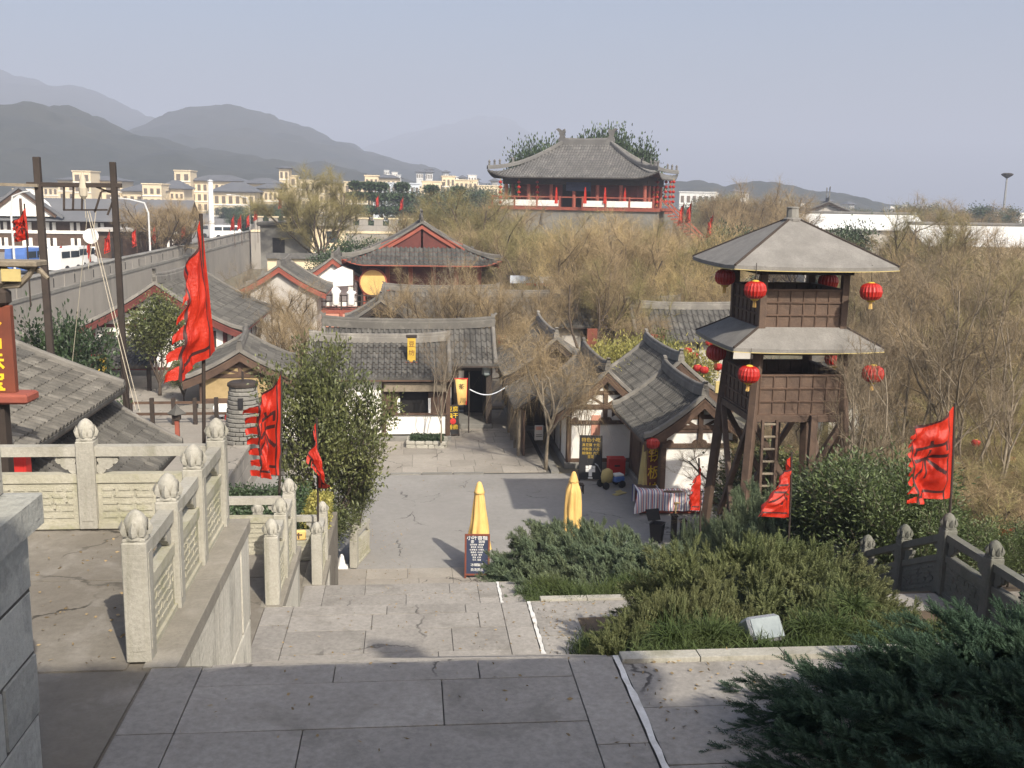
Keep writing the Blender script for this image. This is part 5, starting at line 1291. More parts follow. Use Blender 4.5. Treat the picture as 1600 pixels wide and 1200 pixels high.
for px, m, w in ((146, 'red_paint', .16), (159, 'gold', .36)):
    MB().box((P(px, 560, 44.2).x+13.2, -1.4, P(px, 575, 44.2).z-lz), (w, .08, 1.15), 0, .02).build('streamer', m, ph_)
kl = empty('stone_kiln', G(382, 690, lz), 0, 'round grey brick kiln with a dark iron lid on the side terrace', 'kiln')
bm_ = MB().box((0, 0, 0), (.24, .12, .13), 0, .02).mesh('brick', 'grey_stone'); H_ = 1.95
for j in range(13):
    rad = .62-.018*j
    for k in range(15): 
        a = 2*PI*(k+.5*(j % 2))/15; link('brick', bm_, kl, (rad*math.cos(a), rad*math.sin(a), .08+.15*j), (0, rng.uniform(-.04, .04), a+PI/2))
MB().lathe([(.55, 0), (.4, H_)], 20).build('core', 'joint', kl); MB().lathe([(.3, H_), (.52, H_+.02), (.52, H_+.1), (.44, H_+.16), (.1, H_+.17)], 20).build('lid', 'dark_timber', kl); MB().box((0, -.5, 1.45), (.16, .2, .34)).build('flue', 'black', kl)
MB().box((.0, 0, H_+.3), (.07, .07, .4)).build('lid_handle', 'dark_timber', kl)
wb = empty('oval_board', G(346, 655, lz)+Vector((0, 0, .4)), 0, 'white oval board leaning beside the kiln', 'board'); MB().lathe([(.01, -.03), (.3, -.03), (.3, .03), (.01, .03)], 20).build('board', 'white_paint', wb, (0, 0, 0), (PI/2-.2, 0, .3)); MB().box((.25, -.1, -.28), (.2, .06, .25), 0, .02).build('red_pot', 'red_paint', wb); MB().box((0, .12, -.2), (.05, .05, .5)).build('stand', 'dark_timber', wb)
a = G(205, 664, lz); b = G(372, 662, lz); fn = empty('rail_fence', a, 0, 'dark wooden rail fence below the hanging banner on the left terrace', 'fence'); d = b-a
for k in range(6): MB().box((0, 0, .5), (.14, .14, 1.0), 0, .01).build('post', 'dark_timber', fn, d*k/5)
for z in (.4, .82): MB().beam(Vector((0, 0, z)), d+Vector((0, 0, z)), .07, .09).build('rail', 'timber', fn)
sl = empty('lamp_shrine', G(278, 692, lz), 0, 'small red post lamp with a tiled cap behind the balustrade', 'lamp'); MB().box((0, 0, .5), (.14, .14, 1.0), 0, .01).build('post', 'red_timber', sl); MB().lathe([(.3, 1.0), (.32, 1.03), (.12, 1.2), (.03, 1.32)], 4).build('cap', 'tile', sl); MB().box((0, 0, .9), (.24, .24, .2), 0, .01).build('lamp_box', 'dark_timber', sl)
gw = empty('garden_wall', (-5.2, 41.7, 0), 0, 'white garden wall with a tiled cap left of the shop', 'wall'); MB().box((0, 0, 1.0), (2.2, .2, 2.0)).build('wall_face', 'plaster', gw); MB().prism([(-.22, 2.0), (.22, 2.0), (.0, 2.2)], -1.15, 1.15, 'x').build('coping', 'tile', gw)

# --- the temple with the red gable in the middle
T_, pr = house('temple hall with sweeping tile roof and red timber gable above the balcony', (.75, 77.0, 0), PI/2, 9.0, 8.2, 5.45, 8.15, ox=.2, oy=1.35, wall='dark_red_timber', wood='red_timber', frame=False, name='temple_hall', cat='temple', ext=(1.9, .47), pitch=.32, course=.5, ridge_h=.5, horns=.6, sag=.35)
D_ = 8.2/2+1.35; tc = .47; zc = pr(tc); dsk = 1.9
prS = lambda t: 5.45+(zc-5.45)*((1-.25)*t+.25*t*t); xs_ = -(4.5+.2+dsk)
frS = lambda x, d, z: (xs_+d, x, z); tmS = lambda x: min(1.0, (D_-abs(x))/(tc*D_)+.001); lfS = lambda x, t: .45*max(0, (abs(x)-(D_-1.6))/1.6)**2*(1-min(1, t))**2
ub = MB(); under(ub, -D_, D_, dsk, prS, frS, tmS, lfS, nx=30); rS = ub.build('skirt_roof', 'red_timber', T_); tl = MB(); slope(tl, -D_, D_, dsk, prS, frS, .32, .5, tmS, lfS); tl.build('roof_tiles', 'tile', rS, kind='stuff', fix=False)
for sy in (-1, 1):
    pts = []
    for i in range(9):
        t = i/8; pts.append((xs_+dsk*t, sy*(D_-tc*D_*t), prS(t)+.06+.45*(1-t)**2.2))
    bar(MB(), pts, .24, .26).build('hip_ridge', 'tile_pale', T_); horn(MB(), Vector(pts[6]), 1, .35, .1, PI/2+sy*.6).build('ridge_ornament', 'tile_pale', T_)
xg = -4.62
MB().prism([(-D_*(1-tc), zc), (D_*(1-tc), zc), (0, 8.0)], xg+.30, xg+.36, 'x').build('gable_board', 'void', T_)
for y0, z0, y1, z1, w in ((0, zc, 0, 7.95, .28), (-D_*(1-tc), zc+.15, D_*(1-tc), zc+.15, .3)): MB().beam((xg+.2, y0, z0), (xg+.2, y1, z1), .14, w).build('gable_beam', 'red_timber', T_)
for sy in (-1, 1): MB().beam((xg+.17, sy*D_*(1-tc)*.98, zc+.1), (xg+.17, sy*.05, 7.75), .12, .36).build('gable_rafter', 'red_timber', T_)
for y in (-4, -2.4, -.8, .8, 2.4, 4): MB().box((-4.75, y, 2.75), (.32, .32, 5.4), 0, .03).build('column', 'red_timber', T_)
MB().box((-4.72, 0, 5.1), (.2, 8.6, .5)).build('frieze', 'dark_red_timber', T_)
dk = empty('balcony', (-1.0, 70.2, 0), 0, 'red balcony with a lattice railing and panelled wall under the temple roof', 'balcony')
MB().box((.4, 0, 2.35), (11.2, 2.6, .22)).build('deck', 'red_timber', dk); MB().box((.4, -1.2, 1.1), (11.0, .15, 2.3)).build('lower_wall', 'pink_plaster', dk)
for k in range(9): MB().box((-5.0+1.35*k, -1.3, 1.15), (.18, .18, 2.3)).build('post', 'red_timber', dk); MB().box((-5.0+1.35*k, -1.22, 2.95), (.1, .1, 1.1)).build('rail_post', 'dark_timber', dk)
for z in (2.65, 3.05, 3.45): MB().box((.4, -1.22, z), (11.1, .06, .07)).build('rail', 'dark_timber', dk)
lm_ = MB().box((0, 0, 0), (.05, .05, .8)).mesh('baluster', 'dark_timber')
for k in range(32): link('baluster', lm_, dk, (-5.0+.345*k, -1.22, 3.05))
for (x, z, w, h) in ((-4.0, 1.0, 1.1, 1.5), (-2.5, 1.0, 1.1, 1.5), (.5, 1.2, 1.0, 1.4), (3, 1.2, 1.0, 1.4)): MB().box((x, -1.29, z), (w, .06, h)).build('lattice_window', 'pink_plaster', dk); MB().box((x, -1.33, z), (.06, .05, h)).build('window_bar', 'dark_timber', dk); MB().box((x, -1.335, z), (w, .05, .06)).build('window_bar', 'dark_timber', dk)
p = P(583, 441, 71.5); dr = empty('round_drum', p, 0, 'large round orange drum standing on the temple balcony', 'drum'); MB().lathe([(.9, -.3), (.97, -.25), (.97, .25), (.9, .3), (.02, .3)], 28).build('rim', 'red_timber', dr, (0, 0, 0), (PI/2, 0, 0)); MB().lathe([(.01, .31), (.86, .31), (.88, .25)], 28).build('skin', 'yellow_cloth', dr, (0, 0, 0), (PI/2, 0, 0))
for sx in (-.6, .6): MB().box((sx, 0, -1.2), (.12, .5, 1.0)).build('stand', 'red_timber', dr)
Wg, pr = house('side wing with red bargeboards and a bright white gable wall left of the temple', (-5.4, 75.0, 0), PI/2, 5.5, 3.2, 4.2, 5.7, ox=.4, oy=.7, wood='red_timber', pitch=.32, course=.5, frame=False, horns=.3, ridge_h=.35)
ws = empty('white_screen', P(525, 434, 70.9), 0, 'bright white screen hanging under the red bargeboard on the balcony', 'screen')
MB().prism([(-1.25, -.7), (1.15, -.5), (1.15, .55), (.45, .8), (-.6, .25), (-1.2, -.2)], -.03, .03).build('sheet', 'white_paint', ws); MB().box((0, .1, -1.2), (.1, .1, 1.6)).build('pole', 'dark_timber', ws); MB().box((1.2, .05, -.3), (.1, .1, 1.8)).build('pole', 'dark_timber', ws)
for k, px in enumerate((524, 548)):
    b = empty('white_cloth', P(px, 478, 68.85), 0, ('taller white cloth bundle hung on the balcony railing', 'shorter white cloth bundle hung on the balcony railing')[k], 'cloth', 'white cloths on the balcony'); MB().lathe([(.1, 0), (.26, .1), (.2, .5), (.26, .8), (.34, 1.0 if k == 0 else .9), (.2, 1.2 if k == 0 else 1.0), (.05, 1.28 if k == 0 else 1.05)], 12, lobes=3, amp=.2, sq=.6).build('bundle', 'white_paint', b, smooth=True)
Wl, pr = house('grey roofed house with red bargeboards half hidden by bare shrubs', tuple(P(446, 500, 68).xy)+(0,), PI/2, 5, 4.4, 3.9, 5.55, ox=.4, oy=.7, wood='red_timber', wall='grey_plaster', pitch=.32, course=.5, horns=.3, ridge_h=.35, frame=False)
def filler(label, px, pyr, Y, L, Wd, He, Hr, rz=0, wall='grey_plaster', wood='dark_timber', **k):
    p = P(px, pyr, Y); return house(label, (p.x, Y, 0), rz, L, Wd, He, Hr, wall=wall, wood=wood, pitch=.3, course=.45, ridge_h=.34, horns=.35, group='roofs behind the gate', **k)
filler('small dark roofed pavilion peeking above the gate roof ridge', 597, 478, 56, 3.5, 3.2, 3.2, 4.55, PI/2)
filler('low house with a broad tile roof and dark eaves behind the alley', 800, 490, 57, 7.5, 3.4, 3.2, 4.6)
filler('grey roofed stall house with red lanterns under its eaves in the bare trees', 1080, 497, 55, 6, 3.2, 2.7, 4.2)
filler('grey tiled house half hidden behind the golden willows', 690, 455, 62, 6, 3.4, 3.0, 4.4)
filler('long tiled house by the side lane behind the willows', 960, 480, 60, 7, 3.4, 2.6, 4.0)
filler('white walled house glimpsed through bare branches right of the watchtower', 1375, 610, 42, 6, 3.2, 2.1, 3.3, wall='plaster')
filler('straw coloured thatched shed at the right edge among bare trees', 1575, 575, 40, 4, 3, 2.4, 3.6, wall='straw', m='straw', mr='straw')
filler('second white walled house deeper in the trees at right', 1480, 560, 56, 6, 3.4, 2.4, 3.8, wall='plaster')
for k, (px, py, Y, m, w, h, lab) in enumerate(((784, 531, 55, 'flag_red', .5, .5, 'small orange red sign under the dark eaves'), (925, 528, 53, 'sign_board', .55, 1.0, 'tall orange sign in the willows'), (850, 487, 60, 'gold', .45, .9, 'yellow hanging sign above the tiled roof'), (872, 502, 58, 'gold', .55, .7, 'yellow square sign behind the willow'), (944, 504, 56, 'lilac_cloth', .5, .8, 'lilac cloth sign among the willow trunks'), (833, 437, 66, 'pale_blue_wall', 3.0, .5, 'long pale awning sign with a red lower edge'), (825, 470, 63, 'pink_plaster', 1.4, .35, 'short pink awning sign beneath the pale one'), (1132, 605, 36, 'old_yellow_cloth', .7, .45, 'faded yellow awning behind the front gable'), (1027, 528, 50, 'sign_board', .7, .4, 'small red sign at the bamboo edge'))):
    b = empty('hanging_sign', P(px, py, Y), 0, lab, 'sign'); MB().box((0, 0, 0), (w, .08, h), 0, .02).build('panel', m, b)
    MB().box((0, .08, -h/2-.5), (.06, .06, h+1)).build('post', 'dark_timber', b)
    if k == 5: MB().box((.5, -.05, -.3), (1.9, .06, .16)).build('lower_edge', 'red_paint', b)
for k, (px, py, Y) in enumerate(((1075, 548, 45), (1085, 556, 44), (1062, 552, 46), (1090, 575, 42), (1100, 578, 41), (1122, 573, 41), (1131, 535, 47), (1108, 535, 48), (1145, 570, 40))):
    lantern('small red lantern in the stall lane left of the watchtower', P(px, py, Y), .75, 'small lanterns in the stall lane')
for k, (px, py, Y) in enumerate(((1525, 692, 24), (1582, 694, 24.5), (1580, 718, 24), (1522, 720, 24.3), (1508, 742, 23), (1580, 742, 23.6), (1572, 768, 22.8), (1570, 790, 22.4), (1210, 668, 33), (1218, 680, 33), (1355, 690, 28))):
    lantern('faded small red lantern strung among bare trees at the right', P(px, py, Y+4), .5, 'faded lanterns in the right trees')

# --- the great hall on its platform
hc = P(915, 268, 110); hall = empty('great_hall', (hc.x, hc.y, 0), R(-23), 'great hall with a hipped grey roof, red columns and banners on a high platform', 'hall')
A, B = 8.9, 6.3; rhalf = 2.55; He = P(892, 277, 104).z; Hr = P(919, 225, 110).z; Zf = P(900, 324, 104).z
hl = A-rhalf; pH = lambda t: He+(Hr-He)*((1-.36)*t+.36*t*t); lf = lambda x, t, A=A: .7*max(0, (abs(x)-(A-2.6))/2.6)**2*(1-min(1, t*1.5))**2
ub = MB(); tl = MB()
for sg in (-1, 1):
    fr = lambda x, d, z, sg=sg: (x, sg*(B-d), z); tmx = lambda x: min(1.0, (A-abs(x))/hl)
    under(ub, -A, A, B, pH, fr, tmx, lf, nx=34, nt_=8); slope(tl, -A, A, B, pH, fr, .3, .45, tmx, lf)
    fr2 = lambda x, d, z, sg=sg: (sg*(A-d), x, z); tm2 = lambda x: min(1.0, (B-abs(x))/B); lf2 = lambda x, t: lf(x, t, B)
    under(ub, -B, B, hl, pH, fr2, tm2, lf2, nx=26, nt_=8); slope(tl, -B, B, hl, pH, fr2, .3, .45, tm2, lf2)
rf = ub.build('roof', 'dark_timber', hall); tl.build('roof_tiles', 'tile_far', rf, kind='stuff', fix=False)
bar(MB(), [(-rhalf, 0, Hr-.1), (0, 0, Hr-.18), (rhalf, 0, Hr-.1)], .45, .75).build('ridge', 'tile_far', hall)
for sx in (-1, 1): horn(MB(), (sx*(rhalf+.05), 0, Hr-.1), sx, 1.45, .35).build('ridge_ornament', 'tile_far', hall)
for sx in (-1, 1):
    for sy in (-1, 1):
        pts = [(sx*(A-hl*i/12), sy*(B-B*i/12), pH(i/12)+.05+.7*(1-min(1, i/12*1.5))**2) for i in range(13)]
        bar(MB(), pts, .32, .4).build('hip_ridge', 'tile_far', hall); horn(MB(), Vector(pts[4])+Vector((0, 0, .2)), 1, .6, .15, math.atan2(sy*B, sx*hl)).build('ridge_ornament', 'tile_far', hall)
        for k in range(3): MB().lathe([(.12, 0), (.1, .25), (.14, .38), (.03, .55)], 6).build('ridge_figure', 'tile_far', hall, Vector(pts[0]).lerp(Vector(pts[3]), .1+.27*k)+Vector((0, 0, .38)))
MB().box((0, 0, (He+Zf)/2+.1), (2*A-5.2, 2*B-5.2, He-Zf+.4)).build('inner_wall', 'dark_red_timber', hall)
MB().box((0, 0, He-.25), (2*A-2.6, 2*B-2.6, .9)).build('bracket_frieze', 'dark_timber', hall)
cm = MB().lathe([(.2, 0), (.19, He-Zf-.5)], 10).mesh('column', 'red_timber')
for i in range(7):
    for sy in (-1, 1): link('column', cm, hall, (-(A-1.6)+(2*A-3.2)*i/6, sy*(B-1.5), Zf))
for i in range(1, 4):
    for sx in (-1, 1): link('column', cm, hall, (sx*(A-1.6), -(B-1.5)+(2*B-3)*i/4, Zf))
MB().box((0, -B+2.6, Zf+1.3), (3, .12, 2.6)).build('doorway', 'void', hall); MB().box((.5, -B+1.35, He-.9), (2.6, .12, .9)).build('name_board', 'blackboard', hall)
MB().box((0, 0, Zf/2), (2*A-.6, 2*B-.6, Zf-.02)).build('platform', 'grey_stone', hall); MB().box((0, 0, Zf-.15), (2*A-.2, 2*B-.2, .3)).build('platform_edge', 'red_timber', hall)
for i in range(8):
    x = -(A-.5)+(2*A-1)*i/7; MB().box((x, -B+.35, Zf+.55), (.16, .16, 1.1)).build('rail_post', 'red_timber', hall)
    if i < 7 and i != 3: MB().box((x+(2*A-1)/14, -B+.35, Zf+.38), ((2*A-1)/7-.2, .08, .6)).build('rail_panel', 'plaster' , hall)
    if i < 7: MB().box((x+(2*A-1)/14, -B+.35, Zf+1.0), ((2*A-1)/7-.16, .1, .12)).build('top_rail', 'red_timber', hall)
for k in range(14): MB().box((A+.2+.32*k, -2.5, Zf-.12-.3*k), (.36, 3, .16)).build('stair_tread', 'red_timber', hall)
for sy in (-4.0, -1.0): MB().beam((A, sy, Zf+.9), (A+4.6, sy, Zf-3.3), .14, .16).build('stair_rail', 'red_timber', hall)
ls_m = MB()
for k in range(5): ls_m.lathe([(.08, -.2-.52*k), (.19, -.3-.52*k), (.19, -.4-.52*k), (.08, -.5-.52*k)], 10)
ls_me = ls_m.mesh('lantern_chain', 'lantern_red'); cd_ = MB().tube([(0, 0, 0), (0, 0, -2.85)], .03, 4).mesh('cord', 'gold')
for k, px in enumerate((1010, 1022, 1028, 1041, 1048, 1053)):
    o = empty('lantern_string', P(px, 279, 106+(px-1010)*.06), 0, 'string of small red lanterns at the great hall right end', 'lantern string', 'lantern strings on the great hall'); link('lantern_chain', ls_me, o); link('cord', cd_, o)
for k, px in enumerate((782, 811, 840)): 
    o = empty('lantern_string', P(px, 279, 107), 0, 'string of small red lanterns at the great hall left end', 'lantern string', 'lantern strings at the left end of the hall'); link('lantern_chain', ls_me, o); link('cord', cd_, o)
sm = MB().grid(lambda u, v: (.36*(u-.5)*(1-.7*v), .04*math.sin(u*9+v*5), 1.6*v), 5, 8).mesh('cloth', 'flag_red', True)
for k, px in enumerate((869, 914, 945, 976)):
    o = empty('red_streamer', P(px, 318, 103), 0, 'narrow red streamer standing along the railing of the great hall', 'streamer', 'streamers along the great hall'); link('cloth', sm, o); MB().tube([(0, .06, -.3), (0, .06, 1.65)], .025, 4).build('staff', 'dark_timber', o)
# ------------------------------------------------------------------ trees, bushes and grass
WIL = [bare_tree_meshes(s, 10, 1.5, .24, 7, .75, .16, 9500, (.6, 1.4), .0095, -.02, 'twig', 'brown_bark', (6, 5)) for s in (21, 22, 23)]
WIY = [bare_tree_meshes(s, 10, 1.3, .2, 7, .7, .16, 10000, (.6, 1.4), .0105, -.05, 'twig_yellow', 'pale_bark', (6, 5)) for s in (31,)]
WIG = [bare_tree_meshes(s, 10, 1.8, .26, 7, .7, .14, 10500, (.6, 1.4), .0105, -.05, 'twig_green', 'brown_bark', (6, 5)) for s in (41, 42)]
SLE = [bare_tree_meshes(s, 10, 2.6, .11, 5, .42, .22, 3600, (.4, 1.0), .008, 0, 'twig_grey', 'pale_bark', (5, 4), lens=(.55, .4, .45)) for s in (51, 52)]
HANG = bare_tree_meshes(61, 6, 2.4, .10, 6, .85, .05, 2300, (.9, 2.3), .010, -.55, 'twig', 'pale_bark', (5, 4), twig_up=.1, hang=True)
TH = 10.0
def at_tree(label, px, pytop, Y, me, s_w=1.0, z=0.0, group='bare trees', name='bare_tree', H0=TH, rz=None):
    p = P(px, pytop, Y); h = p.z-z
    return tree(label, (p.x, Y, z), me, rng.uniform(0, 6.28) if rz is None else rz, h/H0*s_w*.96, group, name, 'tree', h/H0*.96)
DENSE = bare_tree_meshes(43, 10, 2.2, .2, 8, .7, .14, 30000, (.5, 1.2), .012, -.06, 'twig_green', 'brown_bark', (7, 6))
at_tree('round crowned willow with a forked trunk above the crenellated wall', 500, 274, 106, DENSE, 1.25, 2.0)
ga = 'bare willows between the temple and the great hall'; la = 'brownish bare willow between the temple and great hall'
for i, (x, y, Y) in enumerate(((668, 322, 98), (700, 300, 92), (745, 296, 88), (792, 300, 92), (640, 335, 104), (765, 335, 82), (720, 345, 80), (825, 345, 84), (800, 360, 78))):
    at_tree(la, x, y, Y, (WIG[i % 2] if i % 3 else WIL[1]), 1.15, group=ga)
gb = 'golden bare willows below the great hall'; lb_ = 'golden bare willow in the thicket below the great hall'
for i, (x, y, Y) in enumerate(((848, 372, 68), (892, 352, 64), (940, 346, 62), (985, 342, 63), (1030, 350, 65), (1075, 345, 68), (1105, 362, 66), (870, 415, 57), (925, 395, 55), (975, 405, 56), (1020, 420, 58), (1065, 410, 60), (1100, 430, 58), (1130, 420, 64), (835, 430, 60), (955, 360, 72), (1050, 365, 74), (900, 375, 74), (1010, 480, 52), (862, 334, 84), (905, 338, 86), (955, 336, 85), (1000, 338, 86), (1040, 342, 84))):
    at_tree(lb_, x, y, Y, [WIL[0], WIY[0], WIL[1], WIL[2], WIG[1]][i % 5], 1.1, group=gb)
gc = 'bare trees beyond the great hall'; lc_ = 'pale bare tree right of the great hall'
for i, (x, y, Y) in enumerate(((1090, 322, 118), (1125, 300, 125), (1150, 288, 122), (1185, 292, 118), (1215, 300, 120), (1240, 310, 112), (1165, 330, 98), (1210, 340, 92), (1120, 345, 92), (1262, 345, 88))):
    at_tree(lc_, x, y, Y, WIL[i % 3], 1.2, group=gc)
gd = 'bare trees right of the watchtower'; ld_ = 'bare brown tree in the wood right of the watchtower'
for i, (x, y, Y) in enumerate(((1345, 385, 74), (1385, 372, 70), (1425, 335, 66), (1455, 322, 64), (1492, 330, 66), (1530, 355, 62), (1565, 360, 60), (1600, 365, 58), (1640, 370, 56), (1340, 440, 54), (1385, 420, 50), (1430, 400, 48), (1475, 395, 47), (1515, 410, 46), (1560, 400, 44), (1605, 410, 42), (1645, 400, 42), (1350, 500, 44), (1400, 480, 41), (1455, 470, 39), (1510, 480, 37), (1560, 490, 36), (1610, 480, 35), (1365, 560, 38), (1430, 560, 35), (1490, 560, 32), (1545, 590, 31), (1600, 580, 30), (1410, 350, 72), (1510, 345, 70), (1580, 350, 68), (1365, 400, 62), (1450, 385, 58), (1545, 395, 54), (1620, 385, 50), (1395, 540, 46), (1465, 550, 44), (1530, 540, 42), (1590, 530, 41))):
    at_tree(ld_, x, y, Y, [WIL[0], WIL[2], SLE[0], WIG[0], WIL[1], SLE[1]][i % 6], 1.05, group=gd)
for i, (x, y, Y, lab) in enumerate(((1335, 420, 27.5, 'slender pale forked tree close behind the watchtower railing'), (1445, 380, 28, 'slender tall bare tree behind the large banner'), (1530, 350, 27, 'slender bare tree with upright limbs near the right edge'), (1590, 420, 26, 'slender bare tree cut by the right edge'), (1372, 470, 22.5, 'thin crooked bare tree in front of the right tower lantern'))):
    at_tree(lab, x, y, Y, SLE[i % 2], .9, group='slender bare trees by the watchtower', name='slender_tree')
ge = 'bare trees before the temple'; le_ = 'thin reddish bare tree between shop roof and temple'
for i, (x, y, Y) in enumerate(((655, 420, 54), (700, 398, 53), (745, 415, 52), (785, 430, 54), (830, 440, 52), (625, 470, 58), (810, 470, 50), (765, 470, 58))):
    at_tree(le_, x, y, Y, SLE[i % 2] if i % 2 else WIL[i % 3], 1.0, group=ge)
gf = 'bare shrubs by the left wall'; lf_ = 'grey bare shrub tree between the white house and the temple'
for i, (x, y, Y) in enumerate(((395, 415, 60), (432, 432, 58), (465, 440, 62), (410, 470, 54), (450, 480, 52), (480, 470, 60), (385, 400, 75))):
    at_tree(lf_, x, y, Y, [SLE[0], WIL[1], SLE[1]][i % 3], 1.2, group=gf)
for i, (x, y, Y) in enumerate(((250, 308, 99), (222, 316, 101), (280, 312, 102))): at_tree('pale bare roadside tree beyond the rampart', x, y, Y, WIL[i % 3], 1.5, 3.6, group='bare roadside trees')
at_tree('slender bare tree growing from the stone planter before the shop', 690, 500, 41.0-.9, SLE[0], .75, .3, name='slender_tree', group='slender bare trees by the shops', rz=1.0)
p = G(862, 745); tree('golden weeping willow hanging over the alley corner', (p.x-.1, p.y+.9, 0), HANG, .6, .8, name='weeping_willow', sz=.95)
p = G(915, 742); at_tree('thin bare tree standing before the white half timbered wall', 915, 545, p.y, SLE[1], .7, 0, name='slender_tree', group='slender bare trees by the shops', rz=2.5)
# leafy trees
CAM = leafy_tree_meshes(71, 7.0, .7, .12, 11, 21000, (.165, .075), 'leaf_olive', 'brown_bark', .5, .17, (7, 6), (.46, .5, .55), .13)
DEEP = leafy_tree_meshes(72, 5, .8, .11, 7, 9000, (.15, .08), 'leaf_deep', 'brown_bark', .6, .24, (6, 5))
OLV = leafy_tree_meshes(73, 5, .9, .1, 7, 9500, (.14, .08), 'leaf_olive', 'brown_bark', .55, .24, (6, 5))
FARL = leafy_tree_meshes(76, 5, 1.2, .11, 9, 26000, (.15, .11), 'leaf_deep', 'brown_bark', .4, .36, (6, 5))
BAM = leafy_tree_meshes(74, 4, .5, .06, 12, 17000, (.16, .042), 'leaf_mid', 'pale_bark', .55, .26, (6, 5), up=.1)
BRI = leafy_tree_meshes(75, 4, .5, .05, 10, 9000, (.2, .05), 'leaf_yellow', 'pale_bark', .5, .28, (6, 5), up=.1)
Yc = 27.2; p = P(512, 512, Yc); tree('large olive green leafy tree beside the steps at the plaza edge', (p.x, Yc, 0), CAM, 2.2, .69*p.z/7.0*.93, name='leafy_tree', sz=p.z/7.0*.98)
def lt_tree(label, px, pyt, Y, me, H0, w=1.0, z=0.0, group=None):
    p = P(px, pyt, Y); h = (p.z-z)/H0; return tree(label, (p.x, Y, z), me, rng.uniform(0, 6), h*w, group, 'evergreen_tree', 'tree', h)
lt_tree('bushy olive evergreen in front of the white gable at left', 243, 462, 43.5, OLV, 5, 1.0, 1.6)
lt_tree('smaller evergreen spreading right of the bushy one by the white gable', 285, 560, 42, OLV, 5, 1.0, 1.6)
lt_tree('dark bushy evergreen between the gallows posts behind the tiled roof', 96, 492, 34, DEEP, 5, .75, 0)
lt_tree('dark evergreen left of the temple roof', 548, 372, 86, DEEP, 5, 1.0); lt_tree('dark green shrub tree below the pale wall', 525, 388, 82, DEEP, 5, 1.1)
lt_tree('dark round evergreen behind the right slope of the tower roof', 1327, 352, 82, DEEP, 5, .9); lt_tree('green shrub in the bare row right of the great hall', 1135, 352, 84, DEEP, 5, .7)
for i, (x, y, Y) in enumerate(((842, 228, 124), (862, 226, 126), (940, 211, 125), (970, 218, 124), (992, 234, 122), (915, 213, 127))): lt_tree('green treetop rising behind the ridge of the great hall', x, y, Y, FARL, 5, .55, group='evergreens behind the great hall')
for i, (x, y, Y) in enumerate(((955, 535, 46), (1000, 528, 47), (1040, 525, 46), (1065, 540, 44), (1025, 560, 42.6), (1085, 570, 43))): lt_tree('yellow green bamboo clump behind the gabled houses', x, y, Y, [BRI, BRI, OLV][i % 3] if i != 3 else BRI, 4 if i % 3 != 2 else 5, 1.0, group='bamboo clumps behind the houses')
gq = 'bamboo like shrubs on the right bank'
for i, (x, y, Y, w, lab) in enumerate(((1335, 722, 19.0, .95, 'bushy bamboo shrub before the right tower leg'), (1385, 716, 18.0, .95, 'taller bamboo shrub left of the large banner'), (1430, 760, 17.2, .9, 'bamboo shrub behind the balustrade corner'), (1300, 765, 19.6, .9, 'low bamboo shrub at the foot of the tower'), (1500, 800, 17.2, .9, 'bamboo shrub right of the banner pole'), (1560, 830, 17.0, .9, 'bamboo shrub behind the right balustrade'), (1615, 820, 17.0, .9, 'bamboo shrub cut by the right edge'))):
    zb = max(0, 4.1-(Y-14.3)*.37); lt_tree(lab, x, y, Y, BAM, 4, w*1.15, zb, gq)
# junipers
JA = juniper_mesh(81, 2.35, 1.9, 1.0, 23000, (.075, .16), .32, .075, 6, 'juniper', (-.05, -.15, .05), npl=950, pl=(.28, .55))
JB = juniper_mesh(82, 2.5, 2.6, .9, 17000, (.11, .22), .32, .085, 5, 'juniper_blue', (-.45, .0, .1), .3, 520, (.45, .85))
JC = juniper_mesh(83, 2.2, 2.0, .8, 21000, (.09, .2), .26, .05, 9, 'juniper_deep', (-.5, .1, .05), .32, 560, (.45, .95), .68)
bush('dark green juniper filling the lower right corner beside the landing', (4.62, 6.1, 6.05), JC, rz=0, sc=(1.1, .84, .88))
bush('low dark juniper spreading right behind the corner juniper', (7.1, 7.6, 6.0), JC, rz=2.2, sc=(.8, .7, .95))
bush('broad domed juniper with brownish tips behind the kerb and floodlight', (4.15, 10.3, 4.75), JA, rz=1.9, sc=(1.06, 1.0, 1.2))
bush('small juniper shoulder joining the domed one at left', (2.75, 9.2, 5.1), JA, rz=2.6, sc=(.5, .8, .85))
bush('bluish juniper nearest the menu board at the foot of the steps', (3.75, 20.4, 1.75), JB, rz=0, sc=(.86, 1.15, 1.05))
bush('bluish juniper between the two domed ones', (5.7, 18.4, 1.95), JB, rz=.3, sc=(.85, 1.1, 1.0))
bush('bluish juniper before the watchtower ladder', (8.0, 20.6, 2.0), JB, rz=5.8, sc=(.66, .8, 1.5)); bush('bluish juniper at the plaza edge below the narrow banner', (7.2, 22.4, .7), JB, rz=.5, sc=(.42, .6, 1.6))
